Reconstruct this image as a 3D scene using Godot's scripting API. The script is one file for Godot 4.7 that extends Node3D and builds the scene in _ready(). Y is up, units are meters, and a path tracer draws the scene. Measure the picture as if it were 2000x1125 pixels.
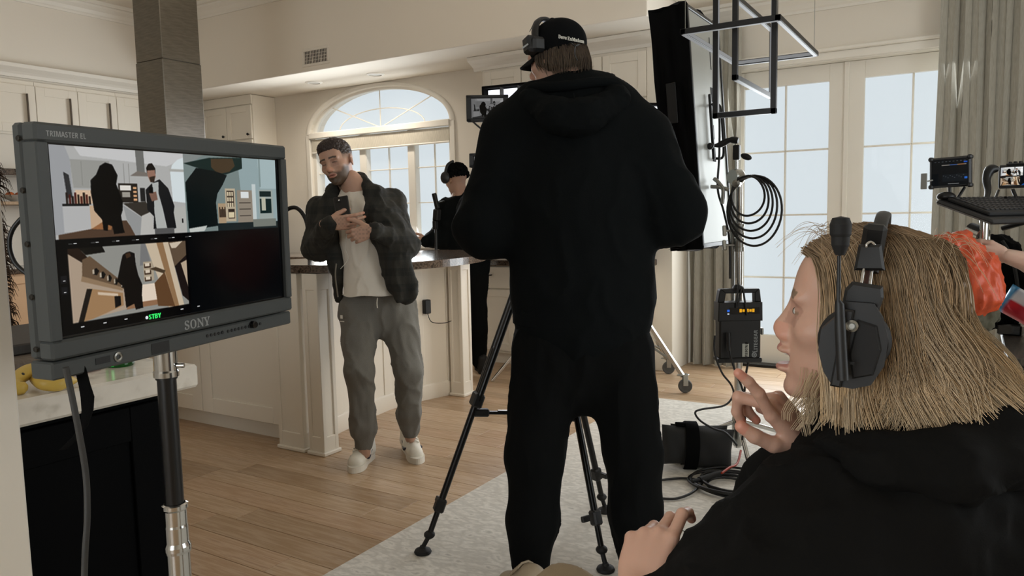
extends Node3D
# A film crew at work in a white kitchen and living room. Everything is metres, y up; the room runs along x (window wall) and z.

var M := {}
var taken := {}
var rng := RandomNumberGenerator.new()
const I3 := Basis.IDENTITY


# Collects triangles for ONE mesh.
class MB:
	var v := PackedVector3Array()
	var n := PackedVector3Array()
	var uv := PackedVector2Array()
	var c := PackedColorArray()
	var ix := PackedInt32Array()
	var col := Color.WHITE

	func vert(p: Vector3, nn: Vector3, t := Vector2.ZERO) -> int:
		v.append(p)
		n.append(nn)
		uv.append(t)
		c.append(col)
		return v.size() - 1

	func tri_i(a: int, b: int, d: int) -> void:
		var g := (v[b] - v[a]).cross(v[d] - v[a])
		if g.dot(n[a] + n[b] + n[d]) > 0.0:
			ix.append(a)
			ix.append(d)
			ix.append(b)
		else:
			ix.append(a)
			ix.append(b)
			ix.append(d)

	func tri(a: Vector3, b: Vector3, d: Vector3, nn: Vector3) -> void:
		tri_i(vert(a, nn), vert(b, nn), vert(d, nn))

	func quad(a: Vector3, b: Vector3, d: Vector3, e: Vector3, nn: Vector3) -> void:
		var q := vert(a, nn, Vector2(0, 0))
		vert(b, nn, Vector2(1, 0))
		vert(d, nn, Vector2(1, 1))
		vert(e, nn, Vector2(0, 1))
		tri_i(q, q + 1, q + 2)
		tri_i(q, q + 2, q + 3)

	# box with chamfered edges
	func box(at: Vector3, size: Vector3, b := Basis.IDENTITY, r := 0.003) -> MB:
		var h := size * 0.5
		r = minf(r, minf(h.x, minf(h.y, h.z)) * 0.9)
		var ax := [b.x, b.y, b.z]
		for k in 3:
			var i := (k + 1) % 3
			var j := (k + 2) % 3
			var ek: Vector3 = ax[k]
			var ei: Vector3 = ax[i]
			var ej: Vector3 = ax[j]
			for s in [-1.0, 1.0]:
				var m: Vector3 = at + ek * (h[k] * s)
				var u: Vector3 = ei * (h[i] - r)
				var w: Vector3 = ej * (h[j] - r)
				quad(m - u - w, m + u - w, m + u + w, m - u + w, ek * s)
				if r > 0.0:
					for t in [-1.0, 1.0]:
						var p: Vector3 = at + ek * (h[k] * s) + ei * ((h[i] - r) * t)
						var q: Vector3 = at + ek * ((h[k] - r) * s) + ei * (h[i] * t)
						quad(p - w, p + w, q + w, q - w, (ek * s + ei * t).normalized())
		if r > 0.0:
			for sx in [-1.0, 1.0]:
				for sy in [-1.0, 1.0]:
					for sz in [-1.0, 1.0]:
						var g := Vector3(h.x * sx, h.y * sy, h.z * sz)
						var d := Vector3(sx, sy, sz) * r
						tri(at + b * (g - Vector3(0, d.y, d.z)), at + b * (g - Vector3(d.x, 0, d.z)), at + b * (g - Vector3(d.x, d.y, 0)), (b * Vector3(sx, sy, sz)).normalized())
		return self

	func span(lo: Vector3, hi: Vector3, r := 0.003) -> MB:
		return box((lo + hi) * 0.5, (hi - lo).abs(), Basis.IDENTITY, r)

	# round bar through points; radii is one number or one per point
	func tube(pts: PackedVector3Array, radii, sides := 8, caps := true, flat := 1.0, up := Vector3.ZERO) -> MB:
		var m := pts.size()
		var t0 := (pts[1] - pts[0]).normalized()
		var x := up if up != Vector3.ZERO else (Vector3.UP if absf(t0.y) < 0.9 else Vector3.RIGHT)
		x = (x - t0 * x.dot(t0)).normalized()
		var first := v.size()
		for k in m:
			var t := (pts[mini(k + 1, m - 1)] - pts[maxi(k - 1, 0)]).normalized()
			x = (x - t * x.dot(t)).normalized()
			var y := t.cross(x)
			var r: float = radii if radii is float else radii[k]
			for s in sides:
				var a := TAU * s / sides
				var d := x * cos(a) * flat + y * sin(a)
				vert(pts[k] + d * r, (x * cos(a) / flat + y * sin(a)).normalized(), Vector2(float(s) / sides, float(k) / m))
		for k in m - 1:
			for s in sides:
				var a := first + k * sides + s
				var b := first + k * sides + (s + 1) % sides
				tri_i(a, b, b + sides)
				tri_i(a, b + sides, a + sides)
		if caps:
			for e in [0, m - 1]:
				var t := (pts[1] - pts[0]).normalized() * -1.0 if e == 0 else (pts[m - 1] - pts[m - 2]).normalized()
				var mid := vert(pts[e], t)
				var ring := v.size()
				for s in sides:
					vert(v[first + e * sides + s], t)
				for s in sides:
					tri_i(mid, ring + s, ring + (s + 1) % sides)
		return self

	func rod(a: Vector3, b: Vector3, r: float, sides := 10, r2 := -1.0) -> MB:
		return tube(PackedVector3Array([a, b]), [r, r if r2 < 0.0 else r2], sides)

	# profile of (radius, height) turned round the y axis of b
	func lathe(at: Vector3, profile: PackedVector2Array, segs := 20, b := Basis.IDENTITY) -> MB:
		var m := profile.size()
		for k in m - 1:
			var p := profile[k]
			var q := profile[k + 1]
			if p.is_equal_approx(q):
				continue
			var d := (q - p).normalized()
			var first := v.size()
			for s in segs + 1:
				var a := TAU * s / segs
				var o := Vector3(cos(a), 0, sin(a))
				var nn := b * (o * d.y - Vector3.UP * d.x)
				vert(at + b * (o * p.x + Vector3.UP * p.y), nn)
				vert(at + b * (o * q.x + Vector3.UP * q.y), nn)
			for s in segs:
				var a := first + s * 2
				tri_i(a, a + 1, a + 3)
				tri_i(a, a + 3, a + 2)
		return self

	func ball(at: Vector3, r: Vector3, b := Basis.IDENTITY, segs := 14, rings := 9) -> MB:
		var first := v.size()
		for k in rings + 1:
			var la := PI * k / rings
			for s in segs:
				var a := TAU * s / segs
				var d := Vector3(sin(la) * cos(a), cos(la), sin(la) * sin(a))
				vert(at + b * (d * r), (b * (d / r)).normalized())
		for k in rings:
			for s in segs:
				var a := first + k * segs + s
				var e := first + k * segs + (s + 1) % segs
				tri_i(a, e, e + segs)
				tri_i(a, e + segs, a + segs)
		return self

	# outline (2D) pushed out along z of xf by depth
	func prism(poly: PackedVector2Array, depth: float, xf := Transform3D.IDENTITY, r := 0.0) -> MB:
		var idx := Geometry2D.triangulate_polygon(poly)
		var inner := poly
		if r > 0.0:
			var o := Geometry2D.offset_polygon(poly, -r)
			if o.size() == 1 and o[0].size() == poly.size():
				inner = o[0]
				var best := 0
				for k in inner.size():
					if inner[k].distance_to(poly[0]) < inner[best].distance_to(poly[0]):
						best = k
				var turned := PackedVector2Array()
				for k in inner.size():
					turned.append(inner[(k + best) % inner.size()])
				if turned[1].distance_to(poly[1]) > turned[turned.size() - 1].distance_to(poly[1]):
					var back := PackedVector2Array([turned[0]])
					for k in range(turned.size() - 1, 0, -1):
						back.append(turned[k])
					turned = back
				inner = turned
				idx = Geometry2D.triangulate_polygon(inner)
			else:
				r = 0.0
		var nz := xf.basis.z.normalized()
		for e in [0, 1]:
			var first := v.size()
			for p in inner:
				vert(xf * Vector3(p.x, p.y, depth * e), nz * (1.0 if e else -1.0), p)
			for k in range(0, idx.size(), 3):
				tri_i(first + idx[k], first + idx[k + 1], first + idx[k + 2])
		var ccw := not Geometry2D.is_polygon_clockwise(poly)
		for k in poly.size():
			var j := (k + 1) % poly.size()
			var p := poly[k]
			var q := poly[j]
			var d := (q - p).normalized()
			var o := Vector3(d.y, -d.x, 0) * (1.0 if ccw else -1.0)
			var nn := (xf.basis * o).normalized()
			quad(xf * Vector3(p.x, p.y, r), xf * Vector3(q.x, q.y, r), xf * Vector3(q.x, q.y, depth - r), xf * Vector3(p.x, p.y, depth - r), nn)
			if r > 0.0:
				var pi := inner[k]
				var qi := inner[j]
				quad(xf * Vector3(p.x, p.y, r), xf * Vector3(q.x, q.y, r), xf * Vector3(qi.x, qi.y, 0), xf * Vector3(pi.x, pi.y, 0), (nn - nz).normalized())
				quad(xf * Vector3(p.x, p.y, depth - r), xf * Vector3(q.x, q.y, depth - r), xf * Vector3(qi.x, qi.y, depth), xf * Vector3(pi.x, pi.y, depth), (nn + nz).normalized())
		return self

	# smooth sheet: rows of points, all of one length
	func sheet(rows: Array, closed := false) -> MB:
		var first := v.size()
		var w: int = rows[0].size()
		for j in rows.size():
			for i in w:
				vert(rows[j][i], Vector3.ZERO, Vector2(float(i) / (w - 1), float(j) / maxi(rows.size() - 1, 1)))
		var start := ix.size()
		for j in rows.size() - 1:
			for i in (w if closed else w - 1):
				var a := first + j * w + i
				var b := first + j * w + (i + 1) % w
				ix.append_array(PackedInt32Array([a, b, b + w, a, b + w, a + w]))
		smooth(start, first)
		return self

	func smooth(start: int, first: int) -> void:
		for k in range(first, n.size()):
			n[k] = Vector3.ZERO
		for k in range(start, ix.size(), 3):
			var g := (v[ix[k + 2]] - v[ix[k]]).cross(v[ix[k + 1]] - v[ix[k]])
			n[ix[k]] += g
			n[ix[k + 1]] += g
			n[ix[k + 2]] += g
		for k in range(first, n.size()):
			n[k] = n[k].normalized()

	func strand(pts: PackedVector3Array, r0: float, r1: float, c0: Color, c1: Color) -> void:
		var m := pts.size()
		var first := v.size()
		var t0 := pts[1] - pts[0]
		var x := t0.cross(Vector3(0.31, 0.2, 0.93)).normalized()
		for k in m:
			var t := (pts[mini(k + 1, m - 1)] - pts[maxi(k - 1, 0)]).normalized()
			x = (x - t * x.dot(t)).normalized()
			var y := t.cross(x)
			var f := float(k) / (m - 1)
			var r := lerpf(r0, r1, f)
			var cc := c0.lerp(c1, f)
			for d: Vector3 in [x, y * 0.866 - x * 0.5, y * -0.866 - x * 0.5]:
				v.append(pts[k] + d * r)
				n.append(d)
				uv.append(Vector2(0, f))
				c.append(cc)
		for k in m - 1:
			for s in 3:
				var a := first + k * 3 + s
				var b := first + k * 3 + (s + 1) % 3
				ix.append_array(PackedInt32Array([a, b + 3, b, a, a + 3, b + 3]))

	func mesh(origin := Vector3.ZERO) -> ArrayMesh:
		var a := []
		a.resize(Mesh.ARRAY_MAX)
		var w := v
		if origin != Vector3.ZERO:
			w = v.duplicate()
			for k in w.size():
				w[k] -= origin
		a[Mesh.ARRAY_VERTEX] = w
		a[Mesh.ARRAY_NORMAL] = n
		a[Mesh.ARRAY_TEX_UV] = uv
		a[Mesh.ARRAY_COLOR] = c
		a[Mesh.ARRAY_INDEX] = ix
		var m := ArrayMesh.new()
		m.add_surface_from_arrays(Mesh.PRIMITIVE_TRIANGLES, a)
		return m


# A field of blended capsules and ellipsoids, meshed as surface nets.
class Blob:
	var prims := []

	func cap(a: Vector3, b: Vector3, ra: float, rb: float, k := 0.03, flat := 1.0, across := Vector3.BACK) -> Blob:
		prims.append([0, a, b, ra, rb, k, flat, across.normalized(), false])
		return self

	func ell(at: Vector3, r: Vector3, k := 0.02, b := Basis.IDENTITY) -> Blob:
		prims.append([1, at, r, b, 0.0, k, 1.0, Vector3.ZERO, false])
		return self

	func cut(at: Vector3, r: Vector3, k := 0.01, b := Basis.IDENTITY) -> Blob:
		prims.append([1, at, r, b, 0.0, k, 1.0, Vector3.ZERO, true])
		return self

	func chain(pts: Array, radii: Array, k := 0.03) -> Blob:
		for i in pts.size() - 1:
			cap(pts[i], pts[i + 1], radii[i], radii[i + 1], k)
		return self

	func build(mb: MB, h: float, box := AABB()) -> void:
		var lo := Vector3.ONE * 1e6
		var hi := Vector3.ONE * -1e6
		var bounds := []
		for p in prims:
			var l: Vector3
			var g: Vector3
			if p[0] == 0:
				var r := maxf(p[3], p[4])
				l = p[1].min(p[2]) - Vector3.ONE * r
				g = p[1].max(p[2]) + Vector3.ONE * r
			else:
				var b: Basis = p[3]
				var e := Vector3.ZERO
				for q in 3:
					e += (b[q] * p[2][q]).abs()
				l = p[1] - e
				g = p[1] + e
			bounds.append([l, g])
			if not p[8]:
				lo = lo.min(l)
				hi = hi.max(g)
		lo -= Vector3.ONE * h * 3
		hi += Vector3.ONE * h * 3
		if box.size != Vector3.ZERO:
			lo = lo.max(box.position)
			hi = hi.min(box.end)
		var nx := int((hi.x - lo.x) / h) + 2
		var ny := int((hi.y - lo.y) / h) + 2
		var nz := int((hi.z - lo.z) / h) + 2
		var F := PackedFloat32Array()
		F.resize(nx * ny * nz)
		F.fill(1.0)
		for q in prims.size():
			var p = prims[q]
			var k: float = p[5]
			var pad := k + 2.5 * h
			var i0 := clampi(int((bounds[q][0].x - pad - lo.x) / h), 0, nx - 1)
			var i1 := clampi(int((bounds[q][1].x + pad - lo.x) / h) + 1, 0, nx - 1)
			var j0 := clampi(int((bounds[q][0].y - pad - lo.y) / h), 0, ny - 1)
			var j1 := clampi(int((bounds[q][1].y + pad - lo.y) / h) + 1, 0, ny - 1)
			var k0 := clampi(int((bounds[q][0].z - pad - lo.z) / h), 0, nz - 1)
			var k1 := clampi(int((bounds[q][1].z + pad - lo.z) / h) + 1, 0, nz - 1)
			var kind: int = p[0]
			var cutting: bool = p[8]
			var a: Vector3 = p[1]
			var ba := Vector3.ZERO
			var ra := 0.0
			var dr := 0.0
			var flat: float = p[6]
			var w: Vector3 = p[7]
			var inv := 0.0
			var bx := Vector3.ZERO
			var by := Vector3.ZERO
			var bz := Vector3.ZERO
			var rm := 0.0
			if kind == 0:
				ba = p[2] - a
				if flat != 1.0:
					ba += w * (ba.dot(w) * (1.0 / flat - 1.0))
				ra = p[3]
				dr = p[4] - p[3]
				inv = 1.0 / maxf(ba.length_squared(), 1e-9)
			else:
				var b: Basis = p[3]
				bx = b.x / p[2].x
				by = b.y / p[2].y
				bz = b.z / p[2].z
				rm = minf(p[2].x, minf(p[2].y, p[2].z))
			var scale := sqrt(flat)
			for z in range(k0, k1 + 1):
				for y in range(j0, j1 + 1):
					var at := (z * ny + y) * nx + i0
					var d := Vector3(lo.x + i0 * h, lo.y + y * h, lo.z + z * h) - a
					for x in range(i0, i1 + 1):
						var s: float
						if kind == 0:
							var e := d
							if flat != 1.0:
								e += w * (d.dot(w) * (1.0 / flat - 1.0))
							var t := clampf(e.dot(ba) * inv, 0.0, 1.0)
							s = ((e - ba * t).length() - ra - dr * t) * scale
						else:
							var g := Vector3(d.dot(bx), d.dot(by), d.dot(bz))
							var l := g.length()
							var gg := Vector3(g.dot(Vector3(bx.x, by.x, bz.x)), g.dot(Vector3(bx.y, by.y, bz.y)), g.dot(Vector3(bx.z, by.z, bz.z))).length()
							s = l * (l - 1.0) / gg if gg > 1e-6 else -rm
						var f := F[at]
						if cutting:
							var u := maxf(k - absf(f + s), 0.0)
							F[at] = maxf(f, -s) + u * u * 0.25 / k
						else:
							var u := maxf(k - absf(f - s), 0.0)
							F[at] = minf(f, s) - u * u * 0.25 / k
						at += 1
						d.x += h
		var own := {}
		var first := mb.v.size()
		var start := mb.ix.size()
		var lim := h * 2.6
		var offs := PackedInt32Array([0, 1, nx, nx + 1, nx * ny, nx * ny + 1, nx * ny + nx, nx * ny + nx + 1])
		for z in nz - 1:
			for y in ny - 1:
				var at := (z * ny + y) * nx
				for x in nx - 1:
					var f0 := F[at]
					if f0 < lim and f0 > -lim:
						var inside := 0
						for o in offs:
							if F[at + o] < 0.0:
								inside += 1
						if inside > 0 and inside < 8:
							var sum := Vector3.ZERO
							var m := 0
							for e in 12:
								var ea: int = EA[e]
								var eb: int = EB[e]
								var fa := F[at + offs[ea]]
								var fb := F[at + offs[eb]]
								if (fa < 0.0) != (fb < 0.0):
									var t := fa / (fa - fb)
									var pa := Vector3(ea & 1, (ea >> 1) & 1, ea >> 2)
									var pb := Vector3(eb & 1, (eb >> 1) & 1, eb >> 2)
									sum += pa.lerp(pb, t)
									m += 1
							var p := lo + (Vector3(x, y, z) + sum / m) * h
							own[at] = mb.v.size()
							mb.v.append(p)
							mb.n.append(Vector3.ZERO)
							mb.uv.append(Vector2.ZERO)
							mb.c.append(mb.col)
					at += 1
		var step := [1, nx, nx * ny]
		for at: int in own:
			var f := F[at]
			for axis in 3:
				var g := F[at + step[axis]]
				if (f < 0.0) == (g < 0.0):
					continue
				var u: int = step[(axis + 1) % 3]
				var w: int = step[(axis + 2) % 3]
				var i1 = own.get(at - u)
				var i2 = own.get(at - u - w)
				var i3 = own.get(at - w)
				if i1 == null or i2 == null or i3 == null:
					continue
				var i0: int = own[at]
				if f < 0.0:
					mb.ix.append_array(PackedInt32Array([i0, i2, i1, i0, i3, i2]))
				else:
					mb.ix.append_array(PackedInt32Array([i0, i1, i2, i0, i2, i3]))
		mb.smooth(start, first)
	const EA := [0, 2, 4, 6, 0, 1, 4, 5, 0, 1, 2, 3]
	const EB := [1, 3, 5, 7, 2, 3, 6, 7, 4, 5, 6, 7]


func numbered(called: String) -> String:
	taken[called] = taken.get(called, 0) + 1
	return called if taken[called] == 1 else "%s_%03d" % [called, taken[called] - 1]


func thing(called: String, label: String, category: String, at := Vector3.ZERO, group := "") -> Node3D:
	var o := Node3D.new()
	o.name = numbered(called)
	add_child(o)
	o.position = at
	return tag(o, label, category, group)


func tag(o: Node3D, label: String, category: String, group := "") -> Node3D:
	o.set_meta("label", label)
	o.set_meta("category", category)
	if group:
		o.set_meta("group", group)
	return o


# one named mesh; its points are given in the world and moved into its parent
func part(called: String, mb: MB, m: Material, parent: Node3D = null, label := "") -> MeshInstance3D:
	var o := MeshInstance3D.new()
	var up := parent if parent else self
	o.name = called if parent else numbered(called)
	up.add_child(o, true)
	o.mesh = mb.mesh(up.global_position)
	o.material_override = m
	if label:
		o.set_meta("label", label)
	return o


func struct(called: String, mb: MB, m: Material, parent: Node3D = null) -> MeshInstance3D:
	var o := part(called, mb, m, parent)
	if not parent:
		o.set_meta("kind", "structure")
	return o


func mat(called: String, color: Color, rough := 0.6, metal := 0.0) -> StandardMaterial3D:
	var m := StandardMaterial3D.new()
	m.resource_name = called
	m.albedo_color = color
	m.roughness = rough
	m.metallic = metal
	M[called] = m
	return m


func noise_tex(f: float, octaves := 4, kind := FastNoiseLite.TYPE_SIMPLEX_SMOOTH, ramp: Array = [], normal := 0.0, sz := 512, sd := 1) -> NoiseTexture2D:
	var z := FastNoiseLite.new()
	z.noise_type = kind
	z.seed = sd
	z.frequency = f
	z.fractal_octaves = octaves
	var t := NoiseTexture2D.new()
	t.width = sz
	t.height = sz
	t.seamless = true
	t.noise = z
	if ramp:
		var g := Gradient.new()
		g.offsets = PackedFloat32Array(range(ramp.size()).map(func(k): return k / float(ramp.size() - 1)))
		g.colors = PackedColorArray(ramp)
		t.color_ramp = g
	if normal > 0.0:
		t.as_normal_map = true
		t.bump_strength = normal
	return t


# grain or weave laid over a material from its own axes
func grain(m: StandardMaterial3D, color: Texture2D, scale: Vector3, bump: Texture2D = null, depth := 0.02) -> StandardMaterial3D:
	m.uv1_triplanar = true
	m.uv1_scale = scale
	if color:
		m.albedo_texture = color
	if bump:
		m.heightmap_enabled = true
		m.heightmap_texture = bump
		m.heightmap_scale = depth
	return m


func glow(called: String, color: Color, energy: float) -> StandardMaterial3D:
	var m := mat(called, Color(0.05, 0.05, 0.05), 0.5)
	m.emission_enabled = true
	m.emission = color
	m.emission_energy_multiplier = energy
	return m


func text(called: String, words: String, size: float, m: Material, parent: Node3D, at: Vector3, b: Basis, bold := 400, font := "Droid Sans", italic := false) -> MeshInstance3D:
	var t := TextMesh.new()
	var f := SystemFont.new()
	f.font_names = PackedStringArray([font])
	f.font_weight = bold
	f.font_italic = italic
	t.font = f
	t.text = words
	t.font_size = 32
	t.pixel_size = size / 23.0
	t.depth = 0.0008
	var o := MeshInstance3D.new()
	o.name = called
	parent.add_child(o, true)
	o.mesh = t
	o.material_override = m
	o.global_transform = Transform3D(b, at)
	return o


func curve(pts: Array, per := 8) -> PackedVector3Array:
	var out := PackedVector3Array()
	for k in pts.size() - 1:
		var a: Vector3 = pts[maxi(k - 1, 0)]
		var b: Vector3 = pts[k]
		var c: Vector3 = pts[k + 1]
		var d: Vector3 = pts[mini(k + 2, pts.size() - 1)]
		for s in per:
			out.append(b.cubic_interpolate(c, a, d, float(s) / per))
	out.append(pts[pts.size() - 1])
	return out


func facing(forward: Vector3, up := Vector3.UP) -> Basis:  # z along forward
	var z := forward.normalized()
	var x := up.cross(z).normalized()
	return Basis(x, z.cross(x), z)


func _ready() -> void:
	rng.seed = 7
	# camera
	var cam := Camera3D.new()
	cam.name = "camera"
	add_child(cam)
	cam.position = Vector3(0, 1.3, 0)
	cam.rotation = Vector3(deg_to_rad(-5.468), deg_to_rad(31.524), deg_to_rad(-1.22))
	cam.fov = 41.87
	cam.near = 0.02
	cam.current = true
	# sky: one even overcast white, burnt out by the exposure
	var env := Environment.new()
	env.background_mode = Environment.BG_SKY
	var sky := Sky.new()
	var sm := ProceduralSkyMaterial.new()
	var sc := Color(0.828, 0.868, 0.89)
	sm.sky_top_color = sc
	sm.sky_horizon_color = sc
	sm.ground_bottom_color = sc
	sm.ground_horizon_color = sc
	sky.sky_material = sm
	env.sky = sky
	env.background_energy_multiplier = 1.0
	env.tonemap_mode = Environment.TONE_MAPPER_LINEAR
	env.tonemap_exposure = 1.06
	env.sdfgi_enabled = true
	env.ssao_enabled = true
	env.ssil_enabled = true
	var we := WorldEnvironment.new()
	we.name = "sky"
	we.environment = env
	add_child(we)
	# daylight pouring in through the openings
	var day := Color(0.96, 0.985, 1.0)
	area("kitchen_window_daylight", Vector3(-5.46, 1.65, -6.1), Vector3(0, -0.3, 1), Vector2(1.9, 1.3), day, 2.3)
	area("arch_window_daylight", Vector3(-5.46, 2.45, -6.12), Vector3(0, -0.1, 1), Vector2(1.5, 0.35), day, 0.45)
	area("french_door_daylight", Vector3(-0.87, 1.3, -6.3), Vector3(0, -0.1, 1), Vector2(1.7, 2.0), day, 1.8)
	area("unseen_right_window_light", Vector3(2.38, 1.5, -2.6), Vector3(-1, 0, 0), Vector2(2.2, 1.7), day, 1.1)  # unseen window, placed to light the room from the right
	area("unseen_rear_window_light", Vector3(-1.2, 1.6, 2.85), Vector3(0, 0, -1), Vector2(2.4, 1.6), day, 1.75)  # unseen window behind the camera, placed to light surfaces facing it
	materials()
	room()
	kitchen()
	windows()
	objects()


func area(called: String, at: Vector3, towards: Vector3, size: Vector2, color: Color, energy: float) -> AreaLight3D:
	var l := AreaLight3D.new()
	l.name = called
	add_child(l)
	l.transform = Transform3D(facing(-towards), at)
	l.area_size = size
	l.area_normalize_energy = false
	l.light_color = color
	l.light_energy = energy
	l.area_range = 14.0
	l.area_attenuation = 2.0
	l.shadow_enabled = true
	return l


func materials() -> void:
	var fine := noise_tex(0.05, 3, FastNoiseLite.TYPE_SIMPLEX_SMOOTH, [], 0.0, 256)
	var weave := noise_tex(0.35, 2, FastNoiseLite.TYPE_VALUE, [], 0.0, 256, 3)
	var cloudy := noise_tex(0.006, 5, FastNoiseLite.TYPE_SIMPLEX_SMOOTH, [Color(0.86, 0.86, 0.86), Color(1, 1, 1)], 0.0, 512, 4)
	grain(mat("wall_paint", Color(0.9, 0.872, 0.825), 0.75), null, Vector3.ONE * 2.0, fine, 0.03)
	mat("ceiling_paint", Color(0.91, 0.88, 0.83), 0.85)
	mat("cabinet_paint", Color(0.91, 0.88, 0.825), 0.42)
	mat("trim_paint", Color(0.91, 0.89, 0.85), 0.4)
	mat("gap", Color(0.16, 0.145, 0.13), 0.9)
	# oak planks in four tones
	var oak := noise_tex(0.012, 5, FastNoiseLite.TYPE_SIMPLEX_SMOOTH, [Color(0.8, 0.74, 0.68), Color(1, 1, 1), Color(0.9, 0.86, 0.8), Color(1, 1, 1)], 0.0, 512, 9)
	for k in 5:
		var tone: Color = [Color(0.76, 0.66, 0.55), Color(0.72, 0.62, 0.51), Color(0.79, 0.69, 0.58), Color(0.70, 0.6, 0.49), Color(0.75, 0.64, 0.53)][k]
		var m := grain(mat("oak_%d" % k, tone, 0.36), oak, Vector3(0.35, 1.0, 5.0), fine, 0.02)
		m.uv1_offset = Vector3(k * 0.37, 0, k * 0.21)
	# rug: pale pile with grey clouds
	var pile := noise_tex(0.02, 6, FastNoiseLite.TYPE_SIMPLEX_SMOOTH, [Color(0.6, 0.585, 0.55), Color(0.85, 0.83, 0.79), Color(0.76, 0.74, 0.7), Color(0.87, 0.85, 0.81), Color(0.7, 0.685, 0.645)], 0.0, 1024, 12)
	var rug := grain(mat("rug_pile", Color(1, 1, 1), 0.95), pile, Vector3(0.38, 0.38, 0.75), weave, 0.12)
	rug.rim_enabled = true
	rug.rim = 0.2
	var stone := noise_tex(0.02, 6, FastNoiseLite.TYPE_SIMPLEX_SMOOTH, [Color(0.1, 0.08, 0.07), Color(0.28, 0.24, 0.2), Color(0.45, 0.4, 0.36), Color(0.14, 0.12, 0.1), Color(0.55, 0.5, 0.45)], 0.0, 512, 15)
	grain(mat("granite", Color(0.95, 0.92, 0.9), 0.12), stone, Vector3.ONE * 3.5)
	var quartz := noise_tex(0.008, 6, FastNoiseLite.TYPE_SIMPLEX_SMOOTH, [Color(0.72, 0.7, 0.66), Color(0.93, 0.92, 0.9), Color(0.97, 0.96, 0.94), Color(0.8, 0.78, 0.74)], 0.0, 512, 16)
	grain(mat("quartz", Color(0.93, 0.91, 0.88), 0.18), quartz, Vector3.ONE * 1.6)
	var brush := noise_tex(0.03, 3, FastNoiseLite.TYPE_SIMPLEX_SMOOTH, [Color(0.85, 0.85, 0.85), Color(1, 1, 1)], 0.0, 256, 17)
	grain(mat("stainless", Color(0.52, 0.5, 0.46), 0.3, 1.0), brush, Vector3(1, 8, 1))
	mat("chrome", Color(0.78, 0.78, 0.77), 0.16, 1.0)
	mat("dull_chrome", Color(0.62, 0.62, 0.6), 0.32, 1.0)
	mat("black_plastic", Color(0.055, 0.057, 0.06), 0.5)
	mat("soft_black", Color(0.035, 0.035, 0.037), 0.75)
	mat("gloss_black", Color(0.02, 0.02, 0.022), 0.16)
	mat("rubber", Color(0.045, 0.045, 0.045), 0.7)
	mat("black_metal", Color(0.05, 0.05, 0.052), 0.38, 0.3)
	mat("cable_black", Color(0.035, 0.035, 0.035), 0.45)
	mat("cable_grey", Color(0.2, 0.2, 0.195), 0.55)
	grain(mat("housing_grey", Color(0.235, 0.25, 0.25), 0.5), null, Vector3.ONE * 30.0, weave, 0.004)
	mat("screen_glass", Color(0.008, 0.014, 0.018), 0.06)
	mat("letter_grey", Color(0.55, 0.56, 0.56), 0.4)
	mat("letter_white", Color(0.85, 0.84, 0.8), 0.5)
	mat("white_plastic", Color(0.85, 0.85, 0.83), 0.45)
	mat("black_lacquer", Color(0.022, 0.023, 0.026), 0.35)
	mat("cabinet_black", Color(0.018, 0.02, 0.024), 0.55).metallic_specular = 0.15
	# cloth
	for a in [["coat_black", Color(0.07, 0.068, 0.064)], ["hoodie_black", Color(0.042, 0.052, 0.055)], ["sweatpant_black", Color(0.042, 0.046, 0.046)], ["cap_black", Color(0.05, 0.055, 0.06)], ["beanie_black", Color(0.05, 0.052, 0.055)], ["fabric_black", Color(0.04, 0.04, 0.041)], ["nylon_grey", Color(0.13, 0.13, 0.128)], ["shirt_white", Color(0.86, 0.83, 0.78)], ["khaki", Color(0.52, 0.45, 0.35)], ["orange_cloth", Color(0.7, 0.25, 0.08)], ["olive_cloth", Color(0.27, 0.26, 0.2)]]:
		var m := grain(mat(a[0], a[1], 0.92), null, Vector3.ONE * 9.0, weave, 0.04)
		m.rim_enabled = true
		m.rim = 0.05
	for k in ["coat_black", "hoodie_black", "sweatpant_black", "cap_black", "beanie_black", "fabric_black"]:
		M[k].metallic_specular = 0.2
		M[k].rim_enabled = false
	M.orange_cloth.roughness = 0.5
	var heather := noise_tex(0.2, 3, FastNoiseLite.TYPE_SIMPLEX_SMOOTH, [Color(0.72, 0.72, 0.71), Color(1, 1, 1)], 0.0, 256, 21)
	grain(mat("heather_grey", Color(0.5, 0.49, 0.465), 0.95), heather, Vector3.ONE * 7.0, weave, 0.04)
	var linen := noise_tex(0.08, 3, FastNoiseLite.TYPE_SIMPLEX_SMOOTH, [Color(0.86, 0.86, 0.85), Color(1, 1, 1)], 0.0, 256, 22)
	var cu := grain(mat("curtain_linen", Color(0.71, 0.695, 0.65), 0.9), linen, Vector3(5, 0.6, 5), weave, 0.03)
	cu.backlight_enabled = true
	cu.backlight = Color(0.10, 0.097, 0.09)
	var shade := grain(mat("shade_fabric", Color(0.88, 0.85, 0.79), 0.9), linen, Vector3(5, 0.6, 5))
	shade.backlight_enabled = true
	shade.backlight = Color(0.5, 0.48, 0.44)
	# plaid of the overshirt: dark green-grey checks
	var pl := Image.create(64, 64, false, Image.FORMAT_RGB8)
	for y in 64:
		for x in 64:
			var u := (0.0 if x % 32 < 16 else 1.0) + (0.0 if y % 32 < 16 else 1.0)
			var cc := Color(0.075, 0.08, 0.073).lerp(Color(0.17, 0.165, 0.145), u * 0.5)
			if x % 32 == 7 or y % 32 == 7:
				cc = cc.lerp(Color(0.2, 0.18, 0.14), 0.5)
			pl.set_pixel(x, y, cc)
	grain(mat("plaid_cloth", Color(1, 1, 1), 0.9), ImageTexture.create_from_image(pl), Vector3.ONE * 6.2, weave, 0.05)
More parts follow.
